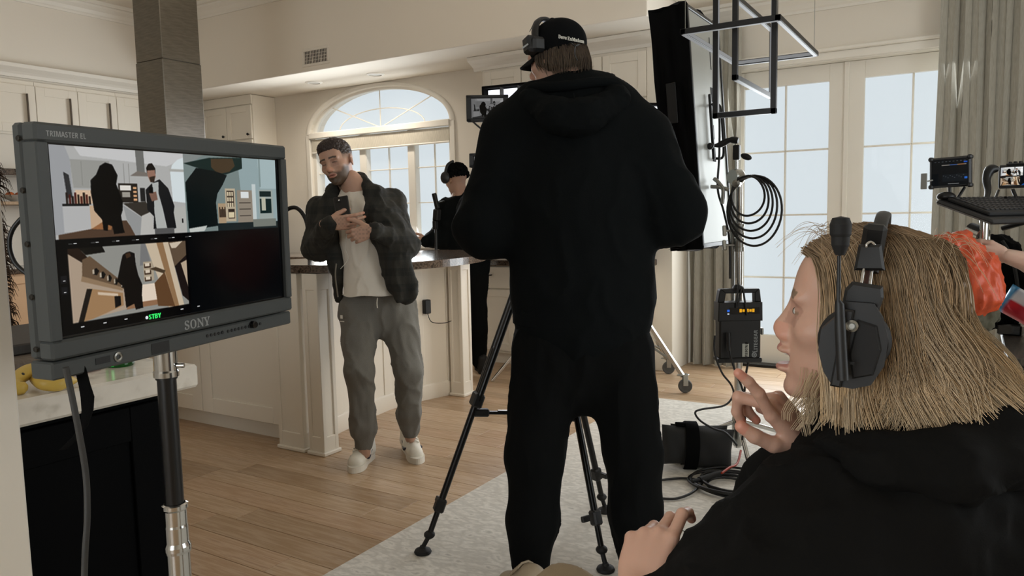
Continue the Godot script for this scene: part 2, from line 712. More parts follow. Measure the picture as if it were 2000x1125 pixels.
	# tinted by vertex colours
	for a in [["skin", 0.5], ["hair", 0.42], ["painted", 0.5]]:
		var m := mat(a[0], Color(1, 1, 1), a[1])
		m.vertex_color_use_as_albedo = true
	M.skin.subsurf_scatter_enabled = true
	M.skin.subsurf_scatter_strength = 0.12
	var fu := mat("fur", Color(1, 1, 1), 0.9)
	fu.vertex_color_use_as_albedo = true
	fu.metallic_specular = 0.1
	M.hair.rim_enabled = true
	M.hair.rim = 0.05
	M.hair.metallic_specular = 0.35
	var pane := mat("window_glass", Color(1, 1, 1, 0.04), 0.02)
	pane.metallic_specular = 0.12
	pane.transparency = BaseMaterial3D.TRANSPARENCY_ALPHA
	var bottle := mat("bottle_glass", Color(0.02, 0.4, 0.1, 0.25), 0.06)
	bottle.refraction_enabled = true
	bottle.refraction_scale = 0.05
	glow("panel_light", Color(1.0, 0.93, 0.82), 1.4)
	glow("grid_light", Color(0.96, 0.97, 1.0), 1.3)
	glow("strip_light", Color(0.95, 0.96, 0.97), 0.22)
	glow("led_green", Color(0.2, 1.0, 0.45), 0.8)
	glow("led_amber", Color(1.0, 0.72, 0.03), 0.7)
	glow("led_blue", Color(0.1, 0.45, 1.0), 0.7)
	glow("led_white", Color(0.95, 0.97, 1.0), 0.8)


func room() -> void:
	# floor: a slab, and oak planks laid along the room
	var fl := struct("floor", MB.new().span(Vector3(-8.1, -0.3, -6.7), Vector3(2.7, -0.004, 3.2), 0.0), M.oak_3)
	var row := 0
	var z := -6.42
	var cut := {}
	while z < -1.5:
		var x := -5.4 + rng.randf() * 1.2
		while x < 2.2:
			var l: float = [1.1, 1.4, 1.7, 2.0][rng.randi() % 4]
			var under_rug := x > -1.85 and z > -4.78
			var unseen := x + l < -4.6 or (x + l < -3.6 and z < -3.1 and z > -4.3)
			if not under_rug and not unseen and x + l > -5.0:
				if not cut.has(l):
					cut[l] = MB.new().box(Vector3(0, 0, 0), Vector3(l - 0.002, 0.008, 0.138), I3, 0.0012).mesh()
				var o := MeshInstance3D.new()
				o.name = "plank"
				fl.add_child(o, true)
				o.mesh = cut[l]
				o.material_override = M["oak_%d" % (rng.randi() % 5)]
				o.position = Vector3(x + l / 2, -0.004, z + 0.07)
			x += l
		z += 0.14
		row += 1
	# walls, with thickness
	struct("wall_left", MB.new().span(Vector3(-8.1, 0, -6.5), Vector3(-7.9, 3.7, 3.2), 0.0), M.wall_paint)
	var ww := MB.new()
	ww.span(Vector3(-7.9, 0, -6.4), Vector3(-6.44, 2.73, -6.2), 0.0)
	ww.span(Vector3(-4.48, 0, -6.4), Vector3(-2.07, 2.73, -6.2), 0.0)
	ww.span(Vector3(-6.44, 0, -6.4), Vector3(-4.48, 1.02, -6.2), 0.0)
	var arch := PackedVector2Array()
	for k in 25:
		var a := PI * k / 24.0
		arch.append(Vector2(-5.46 + 0.98 * cos(a), 2.26 + 0.43 * sin(a)))
	arch.append(Vector2(-6.44, 2.74))
	arch.append(Vector2(-4.48, 2.74))
	ww.prism(arch, 0.2, Transform3D(I3, Vector3(0, 0, -6.4)))
	struct("wall_window", ww, M.wall_paint)
	var wd := MB.new()
	wd.span(Vector3(-2.07, 0, -6.6), Vector3(-1.80, 3.0, -6.35), 0.0)
	wd.span(Vector3(0.06, 0, -6.6), Vector3(2.7, 3.0, -6.35), 0.0)
	wd.span(Vector3(-1.80, 2.44, -6.6), Vector3(0.06, 3.0, -6.35), 0.0)
	wd.span(Vector3(-1.80, -0.1, -6.6), Vector3(0.06, 0.002, -6.35), 0.0)
	struct("wall_door", wd, M.wall_paint)
	var wr := MB.new()
	wr.span(Vector3(2.5, 0, -6.6), Vector3(2.7, 3.0, -3.7), 0.0)
	wr.span(Vector3(2.5, 0, -1.5), Vector3(2.7, 3.0, 3.2), 0.0)
	wr.span(Vector3(2.5, 0, -3.7), Vector3(2.7, 0.65, -1.5), 0.0)
	wr.span(Vector3(2.5, 2.35, -3.7), Vector3(2.7, 3.0, -1.5), 0.0)
	struct("wall_right", wr, M.wall_paint)
	var wb := MB.new()
	wb.span(Vector3(-8.1, 0, 3.0), Vector3(-2.4, 3.7, 3.2), 0.0)
	wb.span(Vector3(0.0, 0, 3.0), Vector3(2.7, 3.7, 3.2), 0.0)
	wb.span(Vector3(-2.4, 0, 3.0), Vector3(0.0, 0.8, 3.2), 0.0)
	wb.span(Vector3(-2.4, 2.4, 3.0), Vector3(0.0, 3.7, 3.2), 0.0)
	struct("wall_back", wb, M.wall_paint)
	struct("wall_partition", MB.new().span(Vector3(-1.72, 0, -0.687), Vector3(-1.497, 3.0, 1.2), 0.004), M.wall_paint)
	# the kitchen's high ceiling, the lower one over the living room, and the bulkhead over the window wall
	struct("ceiling", MB.new().span(Vector3(-8.1, 3.6, -5.4), Vector3(-2.07, 3.8, 3.2), 0.0), M.ceiling_paint)
	struct("ceiling_living_room", MB.new().span(Vector3(-2.07, 2.96, -6.6), Vector3(2.7, 3.8, 3.2), 0.004), M.ceiling_paint)
	struct("ceiling_bulkhead", MB.new().span(Vector3(-7.9, 2.73, -6.6), Vector3(-2.075, 3.7, -5.34), 0.006), M.ceiling_paint)
	# crown mouldings
	var crown := PackedVector2Array([Vector2(0, 0), Vector2(0.015, 0), Vector2(0.02, 0.02), Vector2(0.03, 0.03), Vector2(0.05, 0.06), Vector2(0.085, 0.09), Vector2(0.09, 0.11), Vector2(0.115, 0.115), Vector2(0.12, 0.15), Vector2(0, 0.15)])
	var t1 := MB.new()
	t1.prism(crown, 5.8, Transform3D(Basis(Vector3(0, 0, 1), Vector3.UP, Vector3(-1, 0, 0)), Vector3(-2.09, 3.45, -5.34)))
	struct("trim_1", t1, M.trim_paint)
	var t2 := MB.new()
	t2.prism(crown, 6.0, Transform3D(Basis(Vector3(1, 0, 0), Vector3.UP, Vector3(0, 0, 1)), Vector3(-7.9, 3.45, -5.34)))
	struct("trim_2", t2, M.trim_paint)
	var t3 := MB.new()
	t3.prism(crown, 4.5, Transform3D(Basis(Vector3(0, 0, 1), Vector3.UP, Vector3(-1, 0, 0)), Vector3(2.45, 2.82, -6.35)))
	struct("trim_3", t3, M.trim_paint)
	# moulding over the french doors
	var t4 := MB.new()
	t4.span(Vector3(-1.95, 2.44, -6.35), Vector3(0.2, 2.50, -6.325), 0.004)
	t4.span(Vector3(-1.97, 2.50, -6.35), Vector3(0.22, 2.53, -6.30), 0.008)
	struct("trim_4", t4, M.trim_paint)
	var bs := MB.new()
	bs.span(Vector3(0.1, 0, -6.35), Vector3(2.5, 0.13, -6.335), 0.003)
	struct("baseboard_door", bs, M.trim_paint)
	# the rug
	var rg := thing("rug", "large pale grey mottled area rug covering the living room floor", "rug", Vector3(-0.2, 0, -2.4))
	var ru := MB.new().span(Vector3(-1.985, 0.0, -4.93), Vector3(1.7, 0.012, -0.4), 0.004)
	part("pile", ru, M.rug_pile, rg)
	var sr := MB.new()
	sr.rod(Vector3(-1.16, 0.0115, -2.86), Vector3(1.7, 0.0115, -2.93), 0.003, 6)
	part("seam", sr, M.cable_grey, rg)


func pane_part(lo: Vector3, hi: Vector3, parent: Node3D) -> void:
	part("pane", MB.new().box((lo + hi) / 2, Vector3((hi - lo).x, (hi - lo).y, 0.004), I3, 0.0), M.window_glass, parent)


func windows() -> void:
	# arched window over the sink
	var z := -6.28
	var w1 := thing("window_1", "white framed arched kitchen window", "window", Vector3(-5.46, 1.02, z))
	w1.set_meta("kind", "structure")
	w1.remove_meta("category")
	var fr := MB.new()
	var rows := []
	for k in 33:
		var a := PI * k / 32.0
		var o := Vector3(-5.46, 2.26, 0)
		var ring := PackedVector3Array()
		for q in [[0.98, 0.43, z + 0.085], [0.985, 0.435, z + 0.08], [0.985, 0.435, z + 0.04], [0.955, 0.405, z + 0.035], [0.955, 0.405, z - 0.03], [0.98, 0.43, z - 0.03]]:
			ring.append(Vector3(o.x + q[0] * cos(a), o.y + q[1] * sin(a), q[2]))
		rows.append(ring)
	fr.sheet(rows)
	# casing round the arch and down the sides
	var cas := []
	for k in 33:
		var a := PI * k / 32.0
		var ring := PackedVector3Array()
		for q in [[0.975, 0.0, 0.0], [0.975, 0.0, 0.012], [1.0, 0.025, 0.022], [1.03, 0.04, 0.014], [1.035, 0.04, 0.0]]:
			ring.append(Vector3(-5.46 + q[0] * cos(a), 2.26 + (0.43 + q[1]) * sin(a), -6.2 + q[2]))
		cas.append(ring)
	fr.sheet(cas)
	for s in [-1.0, 1.0]:
		fr.span(Vector3(-5.46 + s * 0.975, 1.02, -6.2), Vector3(-5.46 + s * 1.035, 2.26, -6.182), 0.004)
		fr.span(Vector3(-5.46 + s * 0.93, 1.02, z - 0.03), Vector3(-5.46 + s * 0.985, 2.26, z + 0.05), 0.004)
	part("window_frame", fr, M.trim_paint, w1)
	part("window_sill", MB.new().span(Vector3(-6.52, 0.985, -6.36), Vector3(-4.4, 1.02, -6.14), 0.006), M.trim_paint, w1)
	part("transom", MB.new().span(Vector3(-6.44, 2.21, z - 0.05), Vector3(-4.48, 2.275, z + 0.11), 0.006), M.trim_paint, w1)
	var ml := MB.new()
	for x in [-5.69, -5.02]:
		ml.span(Vector3(x - 0.05, 1.02, z - 0.03), Vector3(x + 0.05, 2.21, z + 0.05), 0.008)
	part("mullion", ml, M.trim_paint, w1)
	var mu := MB.new()
	var cols := [-6.40, -5.74, -5.64, -5.07, -4.97, -4.52]
	for k in 3:
		var a: float = cols[k * 2]
		var b: float = cols[k * 2 + 1]
		if k != 1 or true:
			mu.span(Vector3((a + b) / 2 - 0.006, 1.02, z - 0.012), Vector3((a + b) / 2 + 0.006, 2.21, z + 0.012), 0.003)
		for y in [1.08, 1.458, 1.822]:
			mu.span(Vector3(a, y - 0.006, z - 0.012), Vector3(b, y + 0.006, z + 0.012), 0.003)
	# fan bars of the arch
	var hub := Vector3(-5.46, 2.275, z)
	for a in [42.0, 90.0, 138.0]:
		var d := Vector3(0.96 * cos(deg_to_rad(a)), 0.41 * sin(deg_to_rad(a)), 0)
		mu.rod(hub, hub + d, 0.0065, 6)
	var mid := PackedVector3Array()
	for k in 17:
		var a := PI * k / 16.0
		mid.append(hub + Vector3(0.6 * cos(a), 0.2 * sin(a), 0))
	mu.tube(mid, 0.006, 6)
	part("muntin", mu, M.trim_paint, w1)
	for k in 3:
		var a: float = cols[k * 2]
		var b: float = cols[k * 2 + 1]
		var m := (a + b) / 2
		for xx in [[a, m], [m, b]]:
			for yy in [[1.03, 1.458], [1.458, 1.822], [1.822, 2.2]]:
				pane_part(Vector3(xx[0] + 0.008, yy[0] + 0.008, z), Vector3(xx[1] - 0.008, yy[1] - 0.008, z), w1)
	var fan := PackedVector2Array()
	for k in 25:
		var a := PI * k / 24.0
		fan.append(Vector2(-5.46 + 0.96 * cos(a), 2.27 + 0.41 * sin(a)))
	part("pane", MB.new().prism(fan, 0.004, Transform3D(I3, Vector3(0, 0, z - 0.002))), M.window_glass, w1)
	var sh := thing("roller_shade", "beige fabric shade pulled up under the arch of the kitchen window", "window shade", Vector3(-5.46, 2.05, -6.19))
	part("fabric", MB.new().span(Vector3(-6.42, 2.06, -6.212), Vector3(-4.5, 2.2, -6.198), 0.002), M.shade_fabric, sh)
	part("hem_bar", MB.new().rod(Vector3(-6.42, 2.055, -6.205), Vector3(-4.5, 2.055, -6.205), 0.011), M.trim_paint, sh)
	# the pair of french doors
	var zd := -6.46
	for d in 2:
		var x0: float = [-1.775, -0.865][d]
		var x1: float = [-0.875, 0.035][d]
		var o := thing("door_%d" % (d + 1), "white glazed french door leaf", "door", Vector3((x0 + x1) / 2, 0, zd))
		o.set_meta("kind", "structure")
		o.remove_meta("category")
		var g0: float = x0 + 0.122
		var g1: float = x1 - 0.122
		var lf := MB.new()
		lf.span(Vector3(x0, 0.02, zd - 0.022), Vector3(g0, 2.43, zd + 0.022), 0.003)
		lf.span(Vector3(g1, 0.02, zd - 0.022), Vector3(x1, 2.43, zd + 0.022), 0.003)
		lf.span(Vector3(g0, 0.02, zd - 0.022), Vector3(g1, 0.262, zd + 0.022), 0.003)
		lf.span(Vector3(g0, 2.297, zd - 0.022), Vector3(g1, 2.43, zd + 0.022), 0.003)
		part("door_leaf", lf, M.trim_paint, o)
		var mt := MB.new()
		var ys := [0.262, 0.746, 1.26, 1.775, 2.297]
		var xm := (g0 + g1) / 2
		mt.span(Vector3(xm - 0.007, 0.262, zd - 0.014), Vector3(xm + 0.007, 2.297, zd + 0.014), 0.004)
		for k in [1, 2, 3]:
			mt.span(Vector3(g0, ys[k] - 0.007, zd - 0.014), Vector3(g1, ys[k] + 0.007, zd + 0.014), 0.004)
		part("muntin", mt, M.trim_paint, o)
		for k in 4:
			for xx in [[g0, xm], [xm, g1]]:
				pane_part(Vector3(xx[0] + 0.004, ys[k] + 0.004, zd), Vector3(xx[1] - 0.004, ys[k + 1] - 0.004, zd), o)
	var ja := MB.new()
	ja.span(Vector3(-1.80, 0, -6.6), Vector3(-1.778, 2.44, -6.34), 0.002)
	ja.span(Vector3(0.038, 0, -6.6), Vector3(0.06, 2.44, -6.34), 0.002)
	ja.span(Vector3(-1.80, 2.432, -6.6), Vector3(0.06, 2.45, -6.34), 0.002)
	ja.span(Vector3(-0.888, 0.02, zd + 0.022), Vector3(-0.852, 2.43, zd + 0.04), 0.004)
	struct("trim_5", ja, M.trim_paint)
	struct("trim_6", MB.new().span(Vector3(-1.80, 0.0, -6.6), Vector3(0.06, 0.025, -6.34), 0.004), M.black_metal)
	# unseen windows, placed to light the room from the right and behind
	for a in [["window_2", Vector3(2.6, 1.5, -2.6), Vector3(0.06, 1.7, 2.2)], ["window_3", Vector3(-1.2, 1.6, 3.1), Vector3(2.4, 1.6, 0.06)]]:
		var o := thing(a[0], "unseen large plain window out of view, placed to light the room", "window", a[1])
		o.set_meta("kind", "structure")
		o.remove_meta("category")
		var f := MB.new()
		var s: Vector3 = a[2]
		var along := Vector3(0, 0, 1) if s.x < s.z else Vector3(1, 0, 0)
		var l := maxf(s.x, s.z)
		for e in [-1.0, 0.0, 1.0]:
			f.box(a[1] + along * (l / 2 * e), Vector3(0.06, s.y, 0.06), I3, 0.004)
		for e in [-1.0, 1.0]:
			f.box(a[1] + Vector3(0, s.y / 2 * e, 0), along * l + (Vector3.ONE - along) * 0.06, I3, 0.004)
		part("window_frame", f, M.trim_paint, o)
		part("pane", MB.new().box(a[1], along * l + Vector3(0, s.y, 0) + (Vector3.ONE - along - Vector3.UP) * 0.004, I3, 0.0), M.window_glass, o)


# a shaker door in its own plane: x to the right, y up, z out of the cabinet
func shaker(x0: float, y0: float, x1: float, y1: float, rail: float, xf: Transform3D, parent: Node3D, called := "door", m: Material = null) -> MeshInstance3D:
	var d := MB.new()
	var t := 0.02
	for a in [[x0, y0, x0 + rail, y1], [x1 - rail, y0, x1, y1], [x0 + rail, y0, x1 - rail, y0 + rail], [x0 + rail, y1 - rail, x1 - rail, y1]]:
		d.box(xf * Vector3((a[0] + a[2]) / 2, (a[1] + a[3]) / 2, t / 2), Vector3(a[2] - a[0], a[3] - a[1], t), xf.basis, 0.002)
	d.box(xf * Vector3((x0 + x1) / 2, (y0 + y1) / 2, 0.005), Vector3(x1 - x0 - 2 * rail, y1 - y0 - 2 * rail, 0.01), xf.basis, 0.0)
	return part(called, d, m if m else M.cabinet_paint, parent)


func knob(at: Vector3, out: Vector3, parent: Node3D) -> void:
	var k := MB.new()
	var b := facing(out) * Basis(Vector3.RIGHT, PI / 2)
	k.lathe(at, PackedVector2Array([Vector2(0.006, 0), Vector2(0.006, 0.012), Vector2(0.014, 0.016), Vector2(0.016, 0.022), Vector2(0.012, 0.028), Vector2(0, 0.03)]), 14, b)
	part("knob", k, M.black_metal, parent)


func bar_pull(at: Vector3, along: Vector3, out: Vector3, l: float, parent: Node3D) -> void:
	var k := MB.new()
	k.box(at + out * 0.025, along * l + (Vector3.ONE - along.abs()) * 0.011, I3, 0.003)
	for s in [-0.4, 0.4]:
		k.box(at + out * 0.012 + along * (l * s), Vector3.ONE * 0.01 + out.abs() * 0.016, I3, 0.002)
	part("handle", k, M.black_metal, parent)


func kitchen() -> void:
	var zf := Transform3D(I3, Vector3.ZERO)
	# --- wall cabinets on the left wall, in a row under the crown
	var left := Basis(Vector3(0, 0, -1), Vector3.UP, Vector3(1, 0, 0))
	var where := ["nearest the frame's left edge", "second from the left edge", "third from the left edge", "just left of the steel duct", "behind the steel duct", "at the corner beside the window wall"]
	var bronze := mat("bronze", Color(0.36, 0.32, 0.28), 0.45, 0.4)
	for k in 6:
		var z0 := -3.165 - 0.41 * k
		var z1 := z0 - 0.41
		var o := thing("wall_cabinet", "white shaker wall cabinet high on the left wall, " + where[k], "cabinet", Vector3(-7.9, 2.18, (z0 + z1) / 2), "wall cabinets on the left wall")
		part("body", MB.new().span(Vector3(-7.9, 2.18, z1 + 0.001), Vector3(-7.872, 2.7, z0 - 0.001), 0.002), M.cabinet_paint, o)
		var wd := shaker(-z0 + 0.003, 2.2, -z1 - 0.003, 2.655, 0.085, Transform3D(left, Vector3(-7.872, 0, 0)), o)
		part("handle", MB.new().box(Vector3(-7.838, 2.405, z1 + 0.085), Vector3(0.02, 0.34, 0.014), I3, 0.003), bronze, wd)
	var cr := PackedVector2Array([Vector2(0, 0), Vector2(0.03, 0), Vector2(0.035, 0.03), Vector2(0.05, 0.05), Vector2(0.085, 0.085), Vector2(0.09, 0.12), Vector2(0, 0.12)])
	struct("trim_7", MB.new().prism(cr, 2.9, Transform3D(Basis(Vector3(1, 0, 0), Vector3.UP, Vector3(0, 0, 1)), Vector3(-7.895, 2.725, -5.8))), M.trim_paint)
	# tall surround with an open refrigerator, counter and base cabinets toned by warm light along the left wall
	var fr := thing("refrigerator", "stainless refrigerator under the left wall cabinets with dark top edge", "refrigerator", Vector3(-7.6, 0, -4.9))
	var rb := MB.new()
	rb.span(Vector3(-7.88, 0.05, -5.3), Vector3(-7.3, 1.72, -4.5), 0.01)
	part("body", rb, M.stainless, fr)
	part("top_grille", MB.new().span(Vector3(-7.88, 1.72, -5.3), Vector3(-7.29, 1.8, -4.5), 0.006), M.black_metal, fr)
	part("door", MB.new().span(Vector3(-7.297, 0.1, -5.29), Vector3(-7.25, 1.7, -4.51), 0.008), M.stainless, fr)
	part("handle", MB.new().rod(Vector3(-7.2, 0.9, -4.58), Vector3(-7.2, 1.55, -4.58), 0.012), M.chrome, fr)
	var sb := thing("wall_shelf", "dark wooden wall shelf on the left kitchen wall at the frame's edge", "shelf", Vector3(-7.7, 1.5, -3.7))
	part("board", MB.new().span(Vector3(-7.9, 1.5, -4.4), Vector3(-7.55, 1.53, -2.9), 0.004), M.oak_3, sb)
	part("upper_board", MB.new().span(Vector3(-7.9, 1.77, -4.4), Vector3(-7.55, 1.83, -2.9), 0.004), M.granite, sb)
	var bowl := thing("bowl", "white bowl of orange fruit on the dark wall shelf at far left", "bowl", Vector3(-7.68, 1.53, -3.66))
	part("dish", MB.new().lathe(Vector3(-7.68, 1.53, -3.66), PackedVector2Array([Vector2(0.0, 0.004), Vector2(0.05, 0.0), Vector2(0.06, 0.01), Vector2(0.15, 0.06), Vector2(0.145, 0.062), Vector2(0.05, 0.018), Vector2(0, 0.015)]), 28), M.white_plastic, bowl)
	var peach := mat("peach", Color(0.8, 0.42, 0.2), 0.5)
	for k in 5:
		var at := Vector3(-7.68, 1.588, -3.66) + Vector3(cos(k * 1.256) * 0.07, 0, sin(k * 1.256) * 0.07)
		var p := part("peach", MB.new().ball(at, Vector3(0.036, 0.034, 0.036)), peach)
		tag(p, ["orange fruit at the bowl's right rim on the wall shelf", "orange fruit at the bowl's near rim on the wall shelf", "orange fruit at the bowl's near left rim on the wall shelf", "orange fruit at the bowl's far left rim on the wall shelf", "orange fruit at the bowl's back rim on the wall shelf"][k], "fruit", "fruit in the white bowl")
	var lc := thing("base_cabinet", "base cabinet run in warm-lit tan along the left wall behind the monitor", "cabinet", Vector3(-7.55, 0, -3.6))
	part("body", MB.new().span(Vector3(-7.88, 0.1, -4.45), Vector3(-7.25, 0.88, -1.6), 0.003), mat("warm_lit_tan", Color(0.80, 0.66, 0.52), 0.5), lc)  # tan has the warm light on this front put into its colour
	part("toe_kick", MB.new().span(Vector3(-7.88, 0.0, -4.45), Vector3(-7.32, 0.1, -1.6), 0.0), M.gap, lc)
	for k in 4:
		shaker(1.62 + 0.7 * k, 0.13, 2.3 + 0.7 * k, 0.86, 0.07, Transform3D(left, Vector3(-7.25, 0, 0)), lc, "door", M.warm_lit_tan)
	var lt := part("worktop", MB.new().span(Vector3(-7.89, 0.88, -4.47), Vector3(-7.22, 0.925, -1.6), 0.006), M.granite)
	tag(lt, "dark stone worktop along the left kitchen wall", "worktop")
	# --- two-door cabinet at the left end of the window wall
	var wc := thing("wall_cabinet", "white two-door wall cabinet with black knobs left of the arched window", "cabinet", Vector3(-7.4, 1.45, -6.02))
	part("body", MB.new().span(Vector3(-7.89, 1.45, -6.2), Vector3(-6.985, 2.725, -5.872), 0.003), M.cabinet_paint, wc)
	var zc := Transform3D(I3, Vector3(0, 0, -5.872))
	for a in [[-7.86, -7.425], [-7.418, -7.0]]:
		var d := shaker(a[0], 2.24, a[1], 2.61, 0.07, zc, wc)
		knob(Vector3(a[1] - 0.045, 2.285, -5.852), Vector3.BACK, d)
		shaker(a[0], 1.47, a[1], 2.225, 0.07, zc, wc)
	part("fascia", MB.new().span(Vector3(-7.89, 2.622, -5.872), Vector3(-6.985, 2.728, -5.852), 0.003), M.cabinet_paint, wc)
	# --- tall run right of the window: wall units with crown, base units with drawers
	var pl := ["far left of the run behind the softbox", "left of the capped man's head", "right of the capped man's head", "beside the black light panel"]
	for k in 4:
		var x0 := -3.84 + 0.39 * k
		var o := thing("pantry_cabinet", "white shaker cabinet right of the kitchen window, " + pl[k], "cabinet", Vector3(x0 + 0.195, 1.45, -6.02), "cabinets right of the window")
		part("body", MB.new().span(Vector3(x0 - (0.03 if k == 0 else 0.0), 1.45, -6.2), Vector3(x0 + 0.39, 2.625, -5.872), 0.002), M.cabinet_paint, o)
		shaker(x0 + 0.004, 2.24, x0 + 0.386, 2.6, 0.07, zc, o)
		shaker(x0 + 0.004, 1.46, x0 + 0.386, 2.222, 0.07, zc, o)
	struct("trim_8", MB.new().span(Vector3(-2.28, 0, -6.2), Vector3(-2.07, 2.625, -5.86), 0.003), M.cabinet_paint)
	var t9 := MB.new()
	var c9 := PackedVector2Array([Vector2(0, 0), Vector2(0.02, 0), Vector2(0.03, 0.025), Vector2(0.06, 0.045), Vector2(0.125, 0.075), Vector2(0.13, 0.105), Vector2(0, 0.105)])
	t9.prism(c9, 1.88, Transform3D(Basis(Vector3(0, 0, 1), Vector3.UP, Vector3(-1, 0, 0)), Vector3(-2.07, 2.622, -5.872)))
	t9.prism(c9, 0.33, Transform3D(Basis(Vector3(-1, 0, 0), Vector3.UP, Vector3(0, 0, -1)), Vector3(-3.87, 2.622, -5.872)))
	struct("trim_9", t9, M.trim_paint)
	var ln := ["under the sink window", "right of the sink", "beside the beanie man", "behind the tripod leg", "behind the capped man", "at the curtain end"]
	for k in 6:
		var x0 := -5.55 + 0.55 * k
		var o := thing("drawer_cabinet", "white base cabinet with a black bar handle " + ln[k], "cabinet", Vector3(x0 + 0.275, 0, -5.8), "base cabinets along the window wall")
		part("body", MB.new().span(Vector3(x0, 0.1, -6.2), Vector3(x0 + 0.55, 0.87, -5.522), 0.002), M.cabinet_paint, o)
		part("toe_kick", MB.new().span(Vector3(x0, 0.0, -6.2), Vector3(x0 + 0.55, 0.1, -5.58), 0.0), M.cabinet_paint, o)
		var zl := Transform3D(I3, Vector3(0, 0, -5.522))
		var dr := part("drawer", MB.new().span(Vector3(x0 + 0.004, 0.675, -5.522), Vector3(x0 + 0.546, 0.862, -5.502), 0.003), M.cabinet_paint, o)
		bar_pull(Vector3(x0 + 0.275, 0.79, -5.502), Vector3.RIGHT, Vector3.BACK, 0.11, dr)
		var d := shaker(x0 + 0.004, 0.125, x0 + 0.546, 0.665, 0.065, zl, o)
	var wt := part("worktop", MB.new().span(Vector3(-7.0, 0.872, -6.2), Vector3(-2.2, 0.925, -5.48), 0.006), M.granite)
	tag(wt, "dark granite worktop along the window wall", "worktop")
	# --- air vent on the bulkhead
	var v := thing("air_vent", "small beige slatted air vent on the bulkhead above the arched window", "vent", Vector3(-5.42, 2.86, -5.33))
	var vf := MB.new()
	for a in [[-5.605, 2.775, -5.24, 2.80], [-5.605, 2.918, -5.24, 2.945], [-5.605, 2.80, -5.575, 2.918], [-5.27, 2.80, -5.24, 2.918]]:
		vf.span(Vector3(a[0], a[1], -5.342), Vector3(a[2], a[3], -5.332), 0.003)
	part("frame", vf, M.wall_paint, v)
	part("dark_backing", MB.new().span(Vector3(-5.58, 2.795, -5.341), Vector3(-5.265, 2.925, -5.3395), 0.0), mat("vent_dark", Color(0.3, 0.28, 0.25), 0.9), v)  # flat dark sheet; the shade behind the slats is in its colour
	for k in 15:
		part("slat", MB.new().box(Vector3(-5.565 + 0.0203 * k, 2.859, -5.336), Vector3(0.004, 0.12, 0.012), Basis(Vector3.UP, 0.5), 0.0), M.wall_paint, v)
	for k in 3:
		part("slat", MB.new().box(Vector3(-5.4225, 2.829 + 0.03 * k, -5.335), Vector3(0.306, 0.003, 0.004), I3, 0.0), M.wall_paint, v)
	# --- downlights
	for a in [Vector3(-5.922, 2.73, -5.788), Vector3(-5.121, 2.73, -5.838)]:
		var o := thing("downlight", "round recessed downlight in the low ceiling " + ("left, above the window's left half" if a.x < -5.4 else "right, above the arch's right half"), "light", a, "downlights over the sink")
		part("trim_ring", MB.new().lathe(a, PackedVector2Array([Vector2(0.06, -0.001), Vector2(0.064, -0.01), Vector2(0.088, -0.004), Vector2(0.09, 0.0)]), 28), M.trim_paint, o)
		part("diffuser", MB.new().lathe(a, PackedVector2Array([Vector2(0.0, -0.003), Vector2(0.045, -0.004), Vector2(0.062, -0.002)]), 24), M.white_plastic, o)
		var l := SpotLight3D.new()  # added fill light; the downlight itself stands unlit
		l.name = "added_downlight_fill"
		o.add_child(l)
		l.position = Vector3(0, -0.03, 0)
		l.rotation.x = -PI / 2
		l.spot_angle = 84.0
		l.spot_angle_attenuation = 1.0
		l.light_color = Color(1.0, 0.96, 0.9)
		l.light_energy = 0.8
		l.light_size = 0.05
		l.spot_range = 8.0
		l.spot_attenuation = 2.0
		l.shadow_enabled = true
	# --- added fill lamps in the high ceiling, above the frame
	for a: Vector3 in [Vector3(-6.7, 3.6, -3.2), Vector3(-5.9, 3.6, -1.7), Vector3(-3.9, 3.6, -1.9), Vector3(-3.4, 3.6, -3.9)]:
		var o := thing("added_ceiling_light", "added round fill lamp in the high kitchen ceiling " + ("near the left wall" if a.x < -6.5 else "over the middle of the room" if a.x < -5 else "before the island" if a.z > -3 else "over the bar end"), "light", a, "added fill lamps in the high kitchen ceiling")
		part("trim_ring", MB.new().lathe(a, PackedVector2Array([Vector2(0.07, -0.001), Vector2(0.075, -0.012), Vector2(0.098, -0.004), Vector2(0.1, 0.0)]), 24), M.trim_paint, o)
		part("lamp", MB.new().lathe(a, PackedVector2Array([Vector2(0.0, -0.004), Vector2(0.07, -0.003)]), 20), M.panel_light, o)
		var l := OmniLight3D.new()
		l.name = "ceiling_fill_lamp"
		o.add_child(l)
		l.position = Vector3(0, -0.06, 0)
		l.light_color = Color(1.0, 0.95, 0.88)
		l.light_energy = 0.04 if a.x < -5.0 else 0.11
		l.light_size = 0.05
		l.omni_range = 12.0
		l.omni_attenuation = 2.0
		l.shadow_enabled = true
	# --- range hood: telescoping duct and a flat canopy
	var h := thing("range_hood", "stainless steel island range hood with a tall two-piece square duct", "range hood", Vector3(-4.97, 1.72, -3.455))
	part("lower_duct", MB.new().span(Vector3(-5.131, 1.8, -3.61), Vector3(-4.816, 2.438, -3.3), 0.006), M.stainless, h)
	part("upper_duct", MB.new().span(Vector3(-5.127, 2.438, -3.606), Vector3(-4.820, 3.6, -3.304), 0.004), M.stainless, h)
	part("canopy", MB.new().span(Vector3(-5.42, 1.72, -3.73), Vector3(-4.52, 1.8, -3.18), 0.02), M.stainless, h)
	# --- island with the raised bar
	island()


